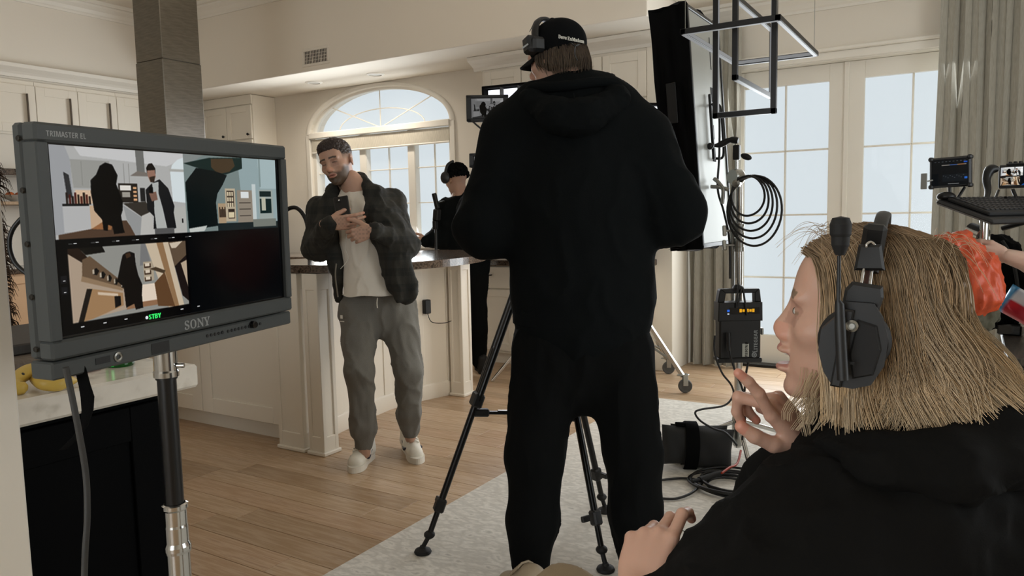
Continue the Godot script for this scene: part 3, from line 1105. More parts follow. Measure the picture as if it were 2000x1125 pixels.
func island() -> void:
	var o := thing("kitchen_island", "white panelled kitchen island with a raised curved bar", "island", Vector3(-4.0, 0, -3.5))
	var b := MB.new()
	b.span(Vector3(-5.2, 0.1, -4.3), Vector3(-3.4, 0.875, -2.975), 0.003)
	part("body", b, M.cabinet_paint, o)
	part("toe_kick", MB.new().span(Vector3(-5.2, 0.0, -4.25), Vector3(-3.37, 0.105, -3.03), 0.0), M.cabinet_paint, o)
	var zf := Transform3D(I3, Vector3(0, 0, -2.975))
	for a in [[-5.19, -4.66], [-4.655, -4.13], [-4.125, -3.385]]:
		shaker(a[0], 0.11, a[1], 0.9, 0.095, zf, o, "panel")
	# knee wall that follows the curve of the bar
	var line := [Vector2(-3.21, -3.0), Vector2(-3.245, -3.12), Vector2(-3.29, -3.30), Vector2(-3.345, -3.6), Vector2(-3.375, -3.85), Vector2(-3.365, -4.0), Vector2(-3.33, -4.15), Vector2(-3.285, -4.3), Vector2(-3.25, -4.42)]
	var poly := PackedVector2Array()
	for p: Vector2 in line:
		poly.append(Vector2(p.x, -p.y))
	for k in range(line.size() - 1, -1, -1):
		var p: Vector2 = line[k]
		poly.append(Vector2(p.x - 0.16, -p.y))
	var floorwise := Transform3D(Basis(Vector3.RIGHT, Vector3.FORWARD, Vector3.UP), Vector3.ZERO)
	part("knee_wall", MB.new().prism(poly, 0.997, floorwise.translated(Vector3(0, 0.002, 0))), M.cabinet_paint, o)
	# plinth, top rail and stiles on the knee wall
	for a in [[0.0, 0.11, 0.016], [0.93, 1.0, 0.012]]:
		var rows := []
		for q in [Vector2(-0.002, a[0]), Vector2(a[2], a[0]), Vector2(a[2], a[1] - 0.012), Vector2(a[2] - 0.01, a[1]), Vector2(-0.002, a[1])]:
			var ring := PackedVector3Array()
			for k in line.size():
				var t: Vector2 = (line[mini(k + 1, line.size() - 1)] - line[maxi(k - 1, 0)]).normalized()
				var out := Vector2(-t.y, t.x)
				if out.x < 0:
					out = -out
				var p: Vector2 = line[k] + out * q.x
				ring.append(Vector3(p.x, q.y, p.y))
			rows.append(ring)
		part("plinth" if a[0] == 0.0 else "rail", MB.new().sheet(rows), M.cabinet_paint, o)
	for k in [2, 4, 6, 8]:
		var p: Vector2 = line[k]
		var t: Vector2 = (line[mini(k + 1, 8)] - line[k - 1]).normalized()
		part("stile", MB.new().box(Vector3(p.x + 0.003, 0.52, p.y), Vector3(0.014, 0.83, 0.08), Basis(Vector3.UP, atan2(t.x, t.y)), 0.003), M.cabinet_paint, o)
	# square posts with recessed faces
	for a in [[Vector3(-3.27, 0, -2.975), 0.2, 0.155], [Vector3(-3.07, 0, -2.955), 0.115, 0.115], [Vector3(-3.172, 0, -4.44), 0.115, 0.12]]:
		var c: Vector3 = a[0]
		var w: float = a[1]
		var d: float = a[2]
		var p := MB.new()
		p.span(Vector3(c.x - w / 2 + 0.008, 0, c.z - d / 2 + 0.008), Vector3(c.x + w / 2 - 0.008, 1.01, c.z + d / 2 - 0.008), 0.0)
		for sx in [-1.0, 1.0]:
			for sz in [-1.0, 1.0]:
				p.box(Vector3(c.x + sx * (w / 2 - 0.014), 0.505, c.z + sz * (d / 2 - 0.014)), Vector3(0.028, 1.01, 0.028), I3, 0.003)
		for y in [0.06, 0.965]:
			p.box(Vector3(c.x, y, c.z), Vector3(w - 0.002, 0.09, d - 0.002), I3, 0.003)
		var post := part("post", p, M.cabinet_paint, o)
		part("foot", MB.new().box(Vector3(c.x, 0.011, c.z), Vector3(w + 0.022, 0.022, d + 0.022), I3, 0.005), M.cabinet_paint, post)
	# scrolled bracket under the bar
	var sc := PackedVector2Array()
	for k in 13:
		var t := k / 12.0
		sc.append(Vector2(0.19 * pow(1.0 - t, 1.4) + 0.02 * sin(t * TAU), -0.27 * t))
	sc.append(Vector2(0, -0.27))
	sc.append(Vector2(0, 0))
	part("bracket", MB.new().prism(sc, 0.05, Transform3D(I3, Vector3(-3.37, 0.998, -3.99))), M.cabinet_paint, o)
	# tops
	var top := PackedVector2Array()
	for p in curve([Vector3(-3.75, 0, -2.9), Vector3(-3.3, 0, -2.885), Vector3(-3.03, 0, -2.93), Vector3(-2.8, 0, -3.08), Vector3(-2.66, 0, -3.32), Vector3(-2.62, 0, -3.65), Vector3(-2.68, 0, -4.0), Vector3(-2.83, 0, -4.28), Vector3(-3.0, 0, -4.46), Vector3(-3.2, 0, -4.57), Vector3(-3.5, 0, -4.6)], 5):
		top.append(Vector2(p.x, -p.z))
	top.append(Vector2(-3.52, 4.3))
	top.append(Vector2(-3.6, 3.6))
	top.append(Vector2(-3.75, 3.1))
	var bt := part("bar_top", MB.new().prism(top, 0.044, floorwise.translated(Vector3(0, 1.012, 0)), 0.006), M.granite)
	tag(bt, "curved polished brown granite bar top raised on the island", "countertop")
	var it := part("island_top", MB.new().span(Vector3(-5.25, 0.877, -4.4), Vector3(-3.55, 0.92, -2.93), 0.006), M.granite)
	tag(it, "lower dark granite worktop of the island behind the bar", "countertop")
	# faucet seen past the monitor
	var f := thing("faucet", "black arched kitchen faucet on the island behind the monitor's right edge", "faucet", Vector3(-3.82, 0.92, -3.62))
	var arc := curve([Vector3(-3.82, 0.92, -3.62), Vector3(-3.82, 1.15, -3.62), Vector3(-3.83, 1.30, -3.615), Vector3(-3.9, 1.385, -3.6), Vector3(-3.99, 1.36, -3.58), Vector3(-4.02, 1.25, -3.575)], 6)
	part("spout", MB.new().tube(arc, 0.014, 12), M.black_metal, f)
	part("base", MB.new().lathe(Vector3(-3.82, 0.92, -3.62), PackedVector2Array([Vector2(0.03, 0), Vector2(0.03, 0.02), Vector2(0.02, 0.05), Vector2(0.014, 0.06)]), 18), M.black_metal, f)
	part("lever", MB.new().tube(curve([Vector3(-3.80, 0.98, -3.62), Vector3(-3.75, 1.03, -3.60), Vector3(-3.72, 1.07, -3.6)], 4), 0.007), M.black_metal, f)
	# charger with its cord on the knee wall
	var c := thing("charger", "small black wall charger with a thin cord plugged into the white island panel", "charger", Vector3(-3.3, 0.67, -4.21))
	part("plug", MB.new().box(Vector3(-3.295, 0.672, -4.205), Vector3(0.045, 0.1, 0.055), Basis(Vector3.UP, -0.25), 0.006), M.black_plastic, c)
	part("cord", MB.new().tube(curve([Vector3(-3.285, 0.622, -4.205), Vector3(-3.27, 0.56, -4.23), Vector3(-3.22, 0.545, -4.32), Vector3(-3.21, 0.56, -4.42), Vector3(-3.24, 0.57, -4.47)], 6), 0.003, 6), M.cable_black, c)


# a part whose points are already in its parent's own axes
func lpart(called: String, mb: MB, m: Material, parent: Node3D, label := "") -> MeshInstance3D:
	var o := MeshInstance3D.new()
	o.name = called
	parent.add_child(o, true)
	o.mesh = mb.mesh()
	o.material_override = m
	if label:
		o.set_meta("label", label)
	return o


func ltext(called: String, words: String, size: float, m: Material, parent: Node3D, at: Vector3, b := I3, bold := 400, font := "Droid Sans", italic := false) -> MeshInstance3D:
	var o := text(called, words, size, m, parent, Vector3.ZERO, I3, bold, font, italic)
	o.transform = Transform3D(b, at)
	return o


# fills a polygon of an image; points run 0..1 inside the rectangle r
func fill(im: Image, r: Rect2, pts: Array, c: Color) -> void:
	var w := im.get_width()
	var h := im.get_height()
	var q := PackedVector2Array()
	var y0 := 1e9
	var y1 := -1e9
	for k in range(0, pts.size(), 2):
		var p := (r.position + Vector2(pts[k], pts[k + 1]) * r.size) * Vector2(w, h)
		q.append(p)
		y0 = minf(y0, p.y)
		y1 = maxf(y1, p.y)
	for y in range(maxi(int(y0), 0), mini(int(y1) + 1, h)):
		var xs := []
		for k in q.size():
			var a := q[k]
			var b := q[(k + 1) % q.size()]
			if (a.y <= y + 0.5) != (b.y <= y + 0.5):
				xs.append(a.x + (b.x - a.x) * (y + 0.5 - a.y) / (b.y - a.y))
		xs.sort()
		for k in range(0, xs.size() - 1, 2):
			im.fill_rect(Rect2i(int(xs[k]), y, maxi(int(xs[k + 1]) - int(xs[k]), 1), 1), c)


func rc(im: Image, r: Rect2, x0: float, y0: float, x1: float, y1: float, c: Color) -> void:
	fill(im, r, [x0, y0, x1, y0, x1, y1, x0, y1], c)


func wide_shot(im: Image, r: Rect2, k := 1.0) -> void:  # the kitchen with the costume and the man
	rc(im, r, 0, 0, 1, 1, Color(0.74 * k, 0.74 * k, 0.73 * k))
	fill(im, r, [0.16, 0, 1, 0, 1, 0.08, 0.85, 0.17, 0.4, 0.12, 0.2, 0.1], Color(0.84 * k, 0.84 * k, 0.84 * k))
	fill(im, r, [0.0, 0, 0.1, 0, 0.13, 0.14, 0.14, 0.95, 0.0, 0.95], Color(0.66 * k, 0.67 * k, 0.68 * k))
	fill(im, r, [0.13, 0.14, 0.4, 0.14, 0.4, 0.45, 0.14, 0.45], Color(0.64 * k, 0.64 * k, 0.62 * k))
	for x in [0.2, 0.5, 0.54]:
		rc(im, r, x, 0.16, x + 0.004, 0.42, Color(0.55 * k, 0.55 * k, 0.53 * k))
	fill(im, r, [0.08, 0.28, 0.115, 0.31, 0.13, 0.55, 0.095, 0.56], Color(0.2 * k, 0.2 * k, 0.21 * k))
	rc(im, r, 0.15, 0.47, 0.27, 0.62, Color(0.9 * k, 0.78 * k, 0.66 * k))
	for x in 9:
		rc(im, r, 0.085 + 0.019 * x, 0.5 + 0.02 * (x % 3), 0.099 + 0.019 * x, 0.63, Color((0.15 + 0.16 * (x % 2)) * k, 0.11 * k, 0.09 * k))
	rc(im, r, 0.06, 0.62, 0.235, 0.645, Color(0.1 * k, 0.1 * k, 0.1 * k))
	rc(im, r, 0.06, 0.645, 0.24, 0.93, Color(0.76 * k, 0.76 * k, 0.76 * k))
	fill(im, r, [0.24, 0.64, 0.33, 0.64, 0.33, 0.84, 0.24, 0.9], Color(0.82 * k, 0.7 * k, 0.58 * k))
	fill(im, r, [0.02, 0.95, 0.24, 0.9, 0.33, 0.82, 0.5, 0.82, 0.57, 1, 0.02, 1], Color(0.33 * k, 0.25 * k, 0.19 * k))
	fill(im, r, [0.24, 0.9, 0.32, 0.83, 0.4, 0.83, 0.38, 0.92], Color(0.62 * k, 0.42 * k, 0.27 * k))
	rc(im, r, 0.455, 0.39, 0.6, 0.61, Color(0.16 * k, 0.14 * k, 0.12 * k))
	rc(im, r, 0.465, 0.41, 0.55, 0.47, Color(0.95 * k, 0.93 * k, 0.9 * k))
	rc(im, r, 0.48, 0.49, 0.54, 0.55, Color(0.66 * k, 0.64 * k, 0.6 * k))
	for y in 4:
		rc(im, r, 0.565, 0.43 + 0.045 * y, 0.592, 0.455 + 0.045 * y, Color(0.9 * k, 0.68 * k, 0.5 * k))
	rc(im, r, 0.62, 0.44, 0.66, 0.6, Color(0.14 * k, 0.14 * k, 0.14 * k))
	fill(im, r, [0.6, 0, 0.665, 0, 0.668, 0.25, 0.605, 0.25], Color(0.46 * k, 0.46 * k, 0.45 * k))
	fill(im, r, [0.55, 0.3, 0.61, 0.24, 0.7, 0.26, 0.7, 0.3], Color(0.5 * k, 0.47 * k, 0.44 * k))
	fill(im, r, [0.88, 0.24, 0.9, 0.15, 0.95, 0.08, 1, 0.05, 1, 0.62, 0.89, 0.6], Color(0.9 * k, 0.94 * k, 0.95 * k))
	rc(im, r, 0.87, 0.2, 1, 0.23, Color(0.72 * k, 0.72 * k, 0.7 * k))
	fill(im, r, [0.48, 0.62, 0.66, 0.6, 0.7, 0.72, 0.62, 0.78], Color(0.22 * k, 0.2 * k, 0.18 * k))
	fill(im, r, [0.48, 0.64, 0.62, 0.79, 0.62, 1, 0.56, 1, 0.5, 0.8], Color(0.62 * k, 0.63 * k, 0.63 * k))
	fill(im, r, [0.62, 0.77, 0.7, 0.72, 0.72, 1, 0.6, 1], Color(0.78 * k, 0.77 * k, 0.75 * k))
	fill(im, r, [0.86, 0.68, 1, 0.66, 1, 0.99, 0.86, 1], Color(0.75 * k, 0.75 * k, 0.73 * k))
	rc(im, r, 0.96, 0.82, 0.972, 0.87, Color(0.05, 0.05, 0.05))
	# figures
	fill(im, r, [0.33, 0.2, 0.37, 0.16, 0.42, 0.18, 0.455, 0.3, 0.44, 0.4, 0.45, 0.45, 0.48, 0.6, 0.475, 0.7, 0.46, 0.76, 0.47, 0.9, 0.48, 0.96, 0.4, 0.97, 0.39, 0.88, 0.36, 0.86, 0.355, 0.93, 0.325, 0.92, 0.32, 0.8, 0.27, 0.7, 0.255, 0.5, 0.26, 0.36, 0.3, 0.3], Color(0.02, 0.018, 0.018))
	fill(im, r, [0.68, 0.2, 0.7, 0.15, 0.73, 0.14, 0.755, 0.2, 0.755, 0.27, 0.685, 0.26], Color(0.1 * k, 0.08 * k, 0.07 * k))
	fill(im, r, [0.685, 0.23, 0.75, 0.22, 0.755, 0.3, 0.735, 0.36, 0.705, 0.36, 0.69, 0.3], Color(0.62 * k, 0.47 * k, 0.4 * k))
	fill(im, r, [0.7, 0.31, 0.75, 0.29, 0.74, 0.37, 0.71, 0.37], Color(0.22 * k, 0.17 * k, 0.14 * k))
	fill(im, r, [0.665, 0.46, 0.72, 0.38, 0.785, 0.33, 0.855, 0.44, 0.9, 0.66, 0.89, 0.74, 0.905, 0.93, 0.87, 0.95, 0.71, 0.93, 0.72, 0.78, 0.67, 0.7], Color(0.1 * k, 0.105 * k, 0.11 * k))
	fill(im, r, [0.72, 0.38, 0.775, 0.36, 0.77, 0.5, 0.8, 0.7, 0.825, 0.93, 0.735, 0.93, 0.725, 0.72, 0.73, 0.55], Color(0.74 * k, 0.75 * k, 0.74 * k))
	fill(im, r, [0.69, 0.5, 0.75, 0.48, 0.76, 0.58, 0.71, 0.6], Color(0.52 * k, 0.39 * k, 0.33 * k))
	rc(im, r, 0.695, 0.43, 0.725, 0.5, Color(0.03, 0.03, 0.03))
	rc(im, r, 0.72, 0.93, 0.885, 1, Color(0.36 * k, 0.36 * k, 0.36 * k))


func dark_shot(im: Image, r: Rect2) -> void:  # the costume close to the lens under the hood, the open shelves behind
	rc(im, r, 0, 0, 1, 1, Color(0.50, 0.56, 0.55))
	fill(im, r, [0.55, 0, 1, 0, 1, 1, 0.6, 1], Color(0.62, 0.7, 0.71))
	fill(im, r, [0.78, 0, 1, 0, 1, 0.42, 0.8, 0.42], Color(0.7, 0.78, 0.79))
	rc(im, r, 0.79, 0.0, 0.81, 0.4, Color(0.55, 0.62, 0.62))
	fill(im, r, [0, 0, 0.2, 0, 0.05, 0.12, 0, 0.13], Color(0.55, 0.58, 0.57))
	fill(im, r, [0.0, 0.12, 0.25, 0.03, 0.6, 0.0, 0.6, 0.15, 0.42, 0.24, 0.28, 0.22], Color(0.1, 0.17, 0.16))
	fill(im, r, [0.27, 0.04, 0.5, 0.02, 0.52, 0.12, 0.46, 0.2, 0.34, 0.24, 0.27, 0.15], Color(0.3, 0.24, 0.17))
	fill(im, r, [0.01, 0.36, 0.12, 0.17, 0.3, 0.2, 0.43, 0.25, 0.38, 0.38, 0.32, 0.5, 0.3, 0.62, 0.31, 0.93, 0.02, 0.97], Color(0.035, 0.075, 0.08))
	rc(im, r, 0.32, 0.63, 0.4, 0.9, Color(0.72, 0.62, 0.5))
	for k in 5:
		rc(im, r, 0.33 + 0.014 * k, 0.68 + 0.03 * (k % 2), 0.341 + 0.014 * k, 0.82, Color(0.2, 0.15, 0.12))
	rc(im, r, 0.4, 0.43, 0.51, 0.88, Color(0.78, 0.72, 0.62))
	for a in [[0.415, 0.46, 0.493, 0.68], [0.425, 0.71, 0.495, 0.84]]:
		rc(im, r, a[0], a[1], a[2], a[3], Color(0.2, 0.16, 0.13))
	for k in 9:
		rc(im, r, 0.42 + 0.024 * (k % 3), 0.475 + 0.075 * (k / 3), 0.438 + 0.024 * (k % 3), 0.53 + 0.075 * (k / 3), Color(0.86, 0.8, 0.68))
	rc(im, r, 0.43, 0.75, 0.49, 0.83, Color(0.9, 0.84, 0.7))
	rc(im, r, 0.53, 0.45, 0.7, 0.9, Color(0.6, 0.56, 0.5))
	rc(im, r, 0.57, 0.47, 0.66, 0.56, Color(0.93, 0.95, 0.95))
	for k in 3:
		rc(im, r, 0.55, 0.62 + 0.09 * k, 0.68, 0.63 + 0.09 * k, Color(0.25, 0.22, 0.2))
	rc(im, r, 0.7, 0.36, 0.745, 0.96, Color(0.83, 0.87, 0.87))
	rc(im, r, 0.78, 0.44, 0.95, 0.9, Color(0.66, 0.7, 0.68))
	rc(im, r, 0.79, 0.46, 0.93, 0.54, Color(0.1, 0.16, 0.16))
	rc(im, r, 0.79, 0.57, 0.93, 0.78, Color(0.07, 0.15, 0.15))
	rc(im, r, 0.81, 0.55, 0.86, 0.74, Color(0.78, 0.78, 0.7))
	rc(im, r, 0.31, 0.9, 1, 1, Color(0.1, 0.15, 0.16))
	rc(im, r, 0.7, 0.86, 0.98, 0.97, Color(0.5, 0.52, 0.49))
	fill(im, r, [0.02, 0.95, 0.2, 0.92, 0.17, 0.99, 0.03, 1.0], Color(0.82, 0.84, 0.82))


func tilted_shot(im: Image, r: Rect2) -> void:  # the costume between the oven and the shelves, camera tipped
	rc(im, r, 0, 0, 1, 1, Color(0.6, 0.6, 0.58))
	fill(im, r, [0.0, 0.06, 0.3, 0.5, 0.42, 0.64, 0.42, 0.92, 0, 1], Color(0.72, 0.64, 0.56))
	fill(im, r, [0.0, 0.0, 0.08, 0, 0.14, 0.13, 0.1, 0.2, 0, 0.07], Color(0.15, 0.1, 0.07))
	fill(im, r, [0.08, 0, 0.26, 0, 0.28, 0.08, 0.13, 0.1], Color(0.07, 0.06, 0.05))
	fill(im, r, [0.1, 0.16, 0.16, 0.12, 0.42, 0.55, 0.42, 0.63, 0.09, 0.44], Color(0.42, 0.34, 0.26))
	fill(im, r, [0.09, 0.38, 0.12, 0.4, 0.4, 0.6, 0.4, 0.65, 0.08, 0.45], Color(0.6, 0.5, 0.39))
	for k in 5:
		var u := 0.17 + 0.055 * k
		var s := 0.034 - 0.0045 * k
		fill(im, r, [u, 0.31 + 0.055 * k, u + s, 0.29 + 0.055 * k, u + s * 1.6, 0.33 + 0.06 * k, u + s, 0.39 + 0.055 * k, u, 0.37 + 0.057 * k], Color(0.08, 0.07, 0.06))
		fill(im, r, [u, 0.31 + 0.055 * k, u + s * 0.5, 0.3 + 0.055 * k, u + s * 0.5, 0.37 + 0.055 * k, u, 0.37 + 0.055 * k], Color(0.75, 0.7, 0.62))
	fill(im, r, [0.12, 0.56, 0.16, 0.57, 0.08, 1, 0.04, 1], Color(0.12, 0.1, 0.08))
	fill(im, r, [0.16, 0.57, 0.4, 0.68, 0.4, 0.86, 0.15, 0.98, 0.08, 1], Color(0.66, 0.52, 0.37))
	fill(im, r, [0.2, 0.62, 0.36, 0.68, 0.36, 0.72, 0.2, 0.66], Color(0.86, 0.78, 0.68))
	fill(im, r, [0.33, 0.71, 0.38, 0.72, 0.38, 0.85, 0.33, 0.88], Color(0.07, 0.06, 0.06))
	fill(im, r, [0.42, 0.93, 0.45, 0.82, 0.72, 0.82, 0.74, 0.93], Color(0.6, 0.45, 0.33))
	rc(im, r, 0.56, 0.6, 0.7, 0.85, Color(0.95, 0.88, 0.8))
	fill(im, r, [0.58, 0.0, 0.62, 0, 0.66, 0.3, 0.56, 0.32], Color(0.5, 0.5, 0.5))
	rc(im, r, 0.59, 0.27, 0.68, 0.55, Color(0.72, 0.66, 0.57))
	for k in 3:
		rc(im, r, 0.595, 0.3 + 0.1 * k, 0.655, 0.36 + 0.1 * k, Color(0.25, 0.18, 0.13))
		rc(im, r, 0.605, 0.29 + 0.1 * k, 0.645, 0.34 + 0.1 * k, Color(0.9, 0.84, 0.76))
	fill(im, r, [0.62, 0.0, 0.83, 0.0, 0.95, 1, 0.8, 1], Color(0.84, 0.77, 0.67))
	fill(im, r, [0.72, 0, 0.78, 0, 0.9, 1, 0.86, 1], Color(0.6, 0.47, 0.33))
	fill(im, r, [0.68, 0.6, 0.78, 0.45, 0.86, 1, 0.7, 0.95], Color(0.4, 0.28, 0.18))
	fill(im, r, [0.83, 0, 1, 0, 1, 0.28, 0.88, 0.4], Color(0.4, 0.33, 0.26))
	fill(im, r, [0.84, 0.02, 0.97, 0, 0.9, 0.1, 0.86, 0.1], Color(0.86, 0.8, 0.71))
	fill(im, r, [0.88, 0.38, 1, 0.22, 1, 0.95, 0.94, 0.85], Color(0.12, 0.09, 0.08))
	fill(im, r, [0.94, 0.34, 1, 0.3, 1, 0.72], Color(0.78, 0.7, 0.6))
	fill(im, r, [0.64, 0.38, 0.7, 0.36, 0.79, 0.43, 0.77, 0.47], Color(0.3, 0.24, 0.18))
	fill(im, r, [0.42, 0.14, 0.45, 0.11, 0.48, 0.1, 0.52, 0.13, 0.525, 0.3, 0.54, 0.45, 0.57, 0.6, 0.56, 0.75, 0.565, 0.94, 0.5, 0.95, 0.49, 0.86, 0.42, 0.9, 0.41, 0.6, 0.36, 0.5, 0.38, 0.38, 0.4, 0.25], Color(0.05, 0.035, 0.03))
	fill(im, r, [0.44, 0.13, 0.48, 0.11, 0.49, 0.17, 0.45, 0.2], Color(0.25, 0.17, 0.11))


func screen_mat(called: String, im: Image, energy: float) -> StandardMaterial3D:
	var m := mat(called, Color(0.01, 0.012, 0.014), 0.12)
	m.emission_enabled = true
	m.emission_operator = BaseMaterial3D.EMISSION_OP_MULTIPLY
	m.emission = Color.WHITE
	m.emission_texture = ImageTexture.create_from_image(im)
	m.emission_energy_multiplier = energy
	m.metallic_specular = 0.3
	return m


func four_up() -> Image:
	var im := Image.create(1024, 576, false, Image.FORMAT_RGB8)
	im.fill(Color(0.012, 0.022, 0.028))
	wide_shot(im, Rect2(0.0, 0.0, 0.5, 0.49))
	dark_shot(im, Rect2(0.5, 0.0, 0.49, 0.49))
	rc(im, Rect2(0, 0, 1, 1), 0.0, 0.49, 0.5, 1.0, Color(0.01, 0.01, 0.012))
	tilted_shot(im, Rect2(0.035, 0.54, 0.455, 0.4))
	# lenses are never as crisp as drawn edges
	im.resize(360, 202, Image.INTERPOLATE_LANCZOS)
	im.resize(1024, 576, Image.INTERPOLATE_CUBIC)
	var all := Rect2(0, 0, 1, 1)
	for k in 7:
		rc(im, all, 0.04 + 0.075 * k, 0.512, 0.053 + 0.075 * k, 0.519, Color(0.25, 0.25, 0.25))
		rc(im, all, 0.056 + 0.075 * k, 0.513, 0.067 + 0.075 * k, 0.518, Color(0.85, 0.85, 0.85))
		if k != 3 and k != 4:
			rc(im, all, 0.06 + 0.078 * k, 0.962, 0.072 + 0.078 * k, 0.969, Color(0.85, 0.85, 0.85))
	for k in 2:
		rc(im, all, 0.006, 0.68 + 0.06 * k, 0.026, 0.72 + 0.06 * k, Color(0.09, 0.09, 0.1))
		rc(im, all, 0.013, 0.705 + 0.06 * k, 0.021, 0.71 + 0.06 * k, Color(0.8, 0.8, 0.8))
	return im


func monitor() -> void:
	var o := thing("video_monitor", "large grey studio video monitor on a black pole showing four picture feeds", "monitor", Vector3(-1.254, 1.278, -0.895))
	o.rotation = Vector3(deg_to_rad(1.0755), deg_to_rad(100.1445), deg_to_rad(0.8227))
	var h := MB.new()
	var x0 := -0.295
	var x1 := 0.291
	h.span(Vector3(x0, 0.1525, -0.03), Vector3(x1, 0.182, 0), 0.004)
	h.span(Vector3(x0, -0.183, -0.03), Vector3(x1, -0.1525, 0), 0.004)
	h.span(Vector3(x0, -0.1535, -0.03), Vector3(-0.2745, 0.1535, 0), 0.002)
	h.span(Vector3(0.2735, -0.1535, -0.03), Vector3(x1, 0.1535, 0), 0.002)
	lpart("bezel", h, M.housing_grey, o)
	var bk := MB.new()
	bk.span(Vector3(x0, -0.183, -0.052), Vector3(x1, 0.182, -0.0305), 0.005)
	bk.span(Vector3(-0.22, -0.14, -0.1), Vector3(0.22, 0.14, -0.052), 0.006)
	lpart("housing", bk, M.housing_grey, o)
	var st := lpart("control_strip", MB.new().span(Vector3(x0, -0.214, -0.052), Vector3(x1 - 0.004, -0.1855, -0.003), 0.003), M.housing_grey, o)
	lpart("screen_border", MB.new().span(Vector3(-0.2745, -0.1535, -0.012), Vector3(0.2735, 0.1535, -0.009), 0.0), M.gloss_black, o)
	var s := MB.new()
	s.quad(Vector3(-0.268, 0.150, -0.0085), Vector3(0.268, 0.150, -0.0085), Vector3(0.268, -0.149, -0.0085), Vector3(-0.268, -0.149, -0.0085), Vector3.BACK)
	var sc := lpart("screen", s, screen_mat("monitor_picture", four_up(), 0.72), o)
	ltext("standby_text", "STBY", 0.0085, M.led_green, sc, Vector3(-0.088, -0.1425, -0.0078), I3, 700)
	lpart("standby_dot", MB.new().ball(Vector3(-0.106, -0.1425, -0.0078), Vector3(0.003, 0.003, 0.0006)), M.led_white, sc)
	ltext("brand_lettering", "SONY", 0.0165, M.letter_grey, o, Vector3(0.003, -0.1695, 0.0), I3, 700, "Droid Serif")
	ltext("series_lettering", "TRIMASTER EL", 0.0085, M.letter_grey, o, Vector3(-0.243, 0.1655, 0.0), Basis.from_scale(Vector3(0.86, 1, 1)), 700)
	for k in 15:
		lpart("button", MB.new().lathe(Vector3(0.03 + 0.0102 * k + (0.006 if k > 4 else 0.0) + (0.004 if k > 11 else 0.0), -0.1985, -0.003), PackedVector2Array([Vector2(0.0034, 0), Vector2(0.003, 0.0016), Vector2(0, 0.0016)]), 10, Basis(Vector3.RIGHT, PI / 2)), M.black_plastic, st)
	lpart("dial", MB.new().lathe(Vector3(0.157, -0.196, -0.003), PackedVector2Array([Vector2(0.0075, 0), Vector2(0.0075, 0.009), Vector2(0.006, 0.011), Vector2(0, 0.011)]), 18, Basis(Vector3.RIGHT, PI / 2)), M.gloss_black, st)
	lpart("jack", MB.new().lathe(Vector3(-0.1755, -0.199, -0.003), PackedVector2Array([Vector2(0.0085, 0), Vector2(0.0085, 0.002), Vector2(0.006, 0.003), Vector2(0.004, 0.002), Vector2(0.003, -0.002), Vector2(0, -0.002)]), 18, Basis(Vector3.RIGHT, PI / 2)), M.dull_chrome, st)
	lpart("badge", MB.new().box(Vector3(-0.205, -0.199, -0.0027), Vector3(0.028, 0.011, 0.001), I3, 0.0), M.black_plastic, st)
	lpart("badge", MB.new().box(Vector3(-0.085, -0.2, -0.0027), Vector3(0.04, 0.02, 0.001), I3, 0.0), M.black_plastic, st)
	for y in [0.158, 0.08, -0.002, -0.084, -0.166]:
		lpart("screw", MB.new().lathe(Vector3(x0, y, -0.036), PackedVector2Array([Vector2(0.005, 0), Vector2(0.004, 0.0015), Vector2(0, 0.001)]), 12, Basis(Vector3.BACK, PI / 2)), M.gloss_black, o)
	# the pole that carries it
	var px := -1.392
	var pz := -0.917
	var p := thing("monitor_stand", "black pole stand with chrome collars under the large video monitor", "stand", Vector3(px, 0, pz))
	var up := MB.new()
	up.lathe(Vector3(px, 0, pz), PackedVector2Array([Vector2(0.0, 0.99), Vector2(0.0245, 0.99), Vector2(0.0245, 1.0), Vector2(0.023, 1.004), Vector2(0.023, 1.06), Vector2(0.024, 1.062), Vector2(0.024, 1.068), Vector2(0.014, 1.07), Vector2(0.014, 1.13), Vector2(0, 1.13)]), 28)
	up.rod(Vector3(px + 0.02, 1.012, pz - 0.012), Vector3(px + 0.032, 1.012, pz - 0.02), 0.005)
	part("upper_collar", up, M.chrome, p)
	part("mount_block", MB.new().box(Vector3(px + 0.012, 1.2, pz + 0.003), Vector3(0.05, 0.24, 0.1), I3, 0.005), M.black_metal, p)
	part("tube", MB.new().lathe(Vector3(px, 0, pz), PackedVector2Array([Vector2(0, 0.6), Vector2(0.0185, 0.6), Vector2(0.0185, 0.992), Vector2(0.021, 0.992), Vector2(0.021, 0.985)]), 24), M.black_lacquer, p)
	var lo := MB.new()
	lo.lathe(Vector3(px, 0, pz), PackedVector2Array([Vector2(0.0, 0.62), Vector2(0.026, 0.62), Vector2(0.027, 0.626), Vector2(0.027, 0.634), Vector2(0.0235, 0.642), Vector2(0.0235, 0.675), Vector2(0.0225, 0.68), Vector2(0.0225, 0.71), Vector2(0.0255, 0.714), Vector2(0.0255, 0.722), Vector2(0.021, 0.724)]), 28)
	lo.lathe(Vector3(px, 0, pz), PackedVector2Array([Vector2(0.0, 0.3), Vector2(0.0235, 0.3), Vector2(0.0235, 0.62)]), 24)
	part("lower_collar", lo, M.chrome, p)
	for k in 3:
		var a := TAU * k / 3.0 + 0.4
		part("leg", MB.new().rod(Vector3(px, 0.34, pz), Vector3(px + cos(a) * 0.2, 0.012, pz + sin(a) * 0.2), 0.012), M.chrome, p)
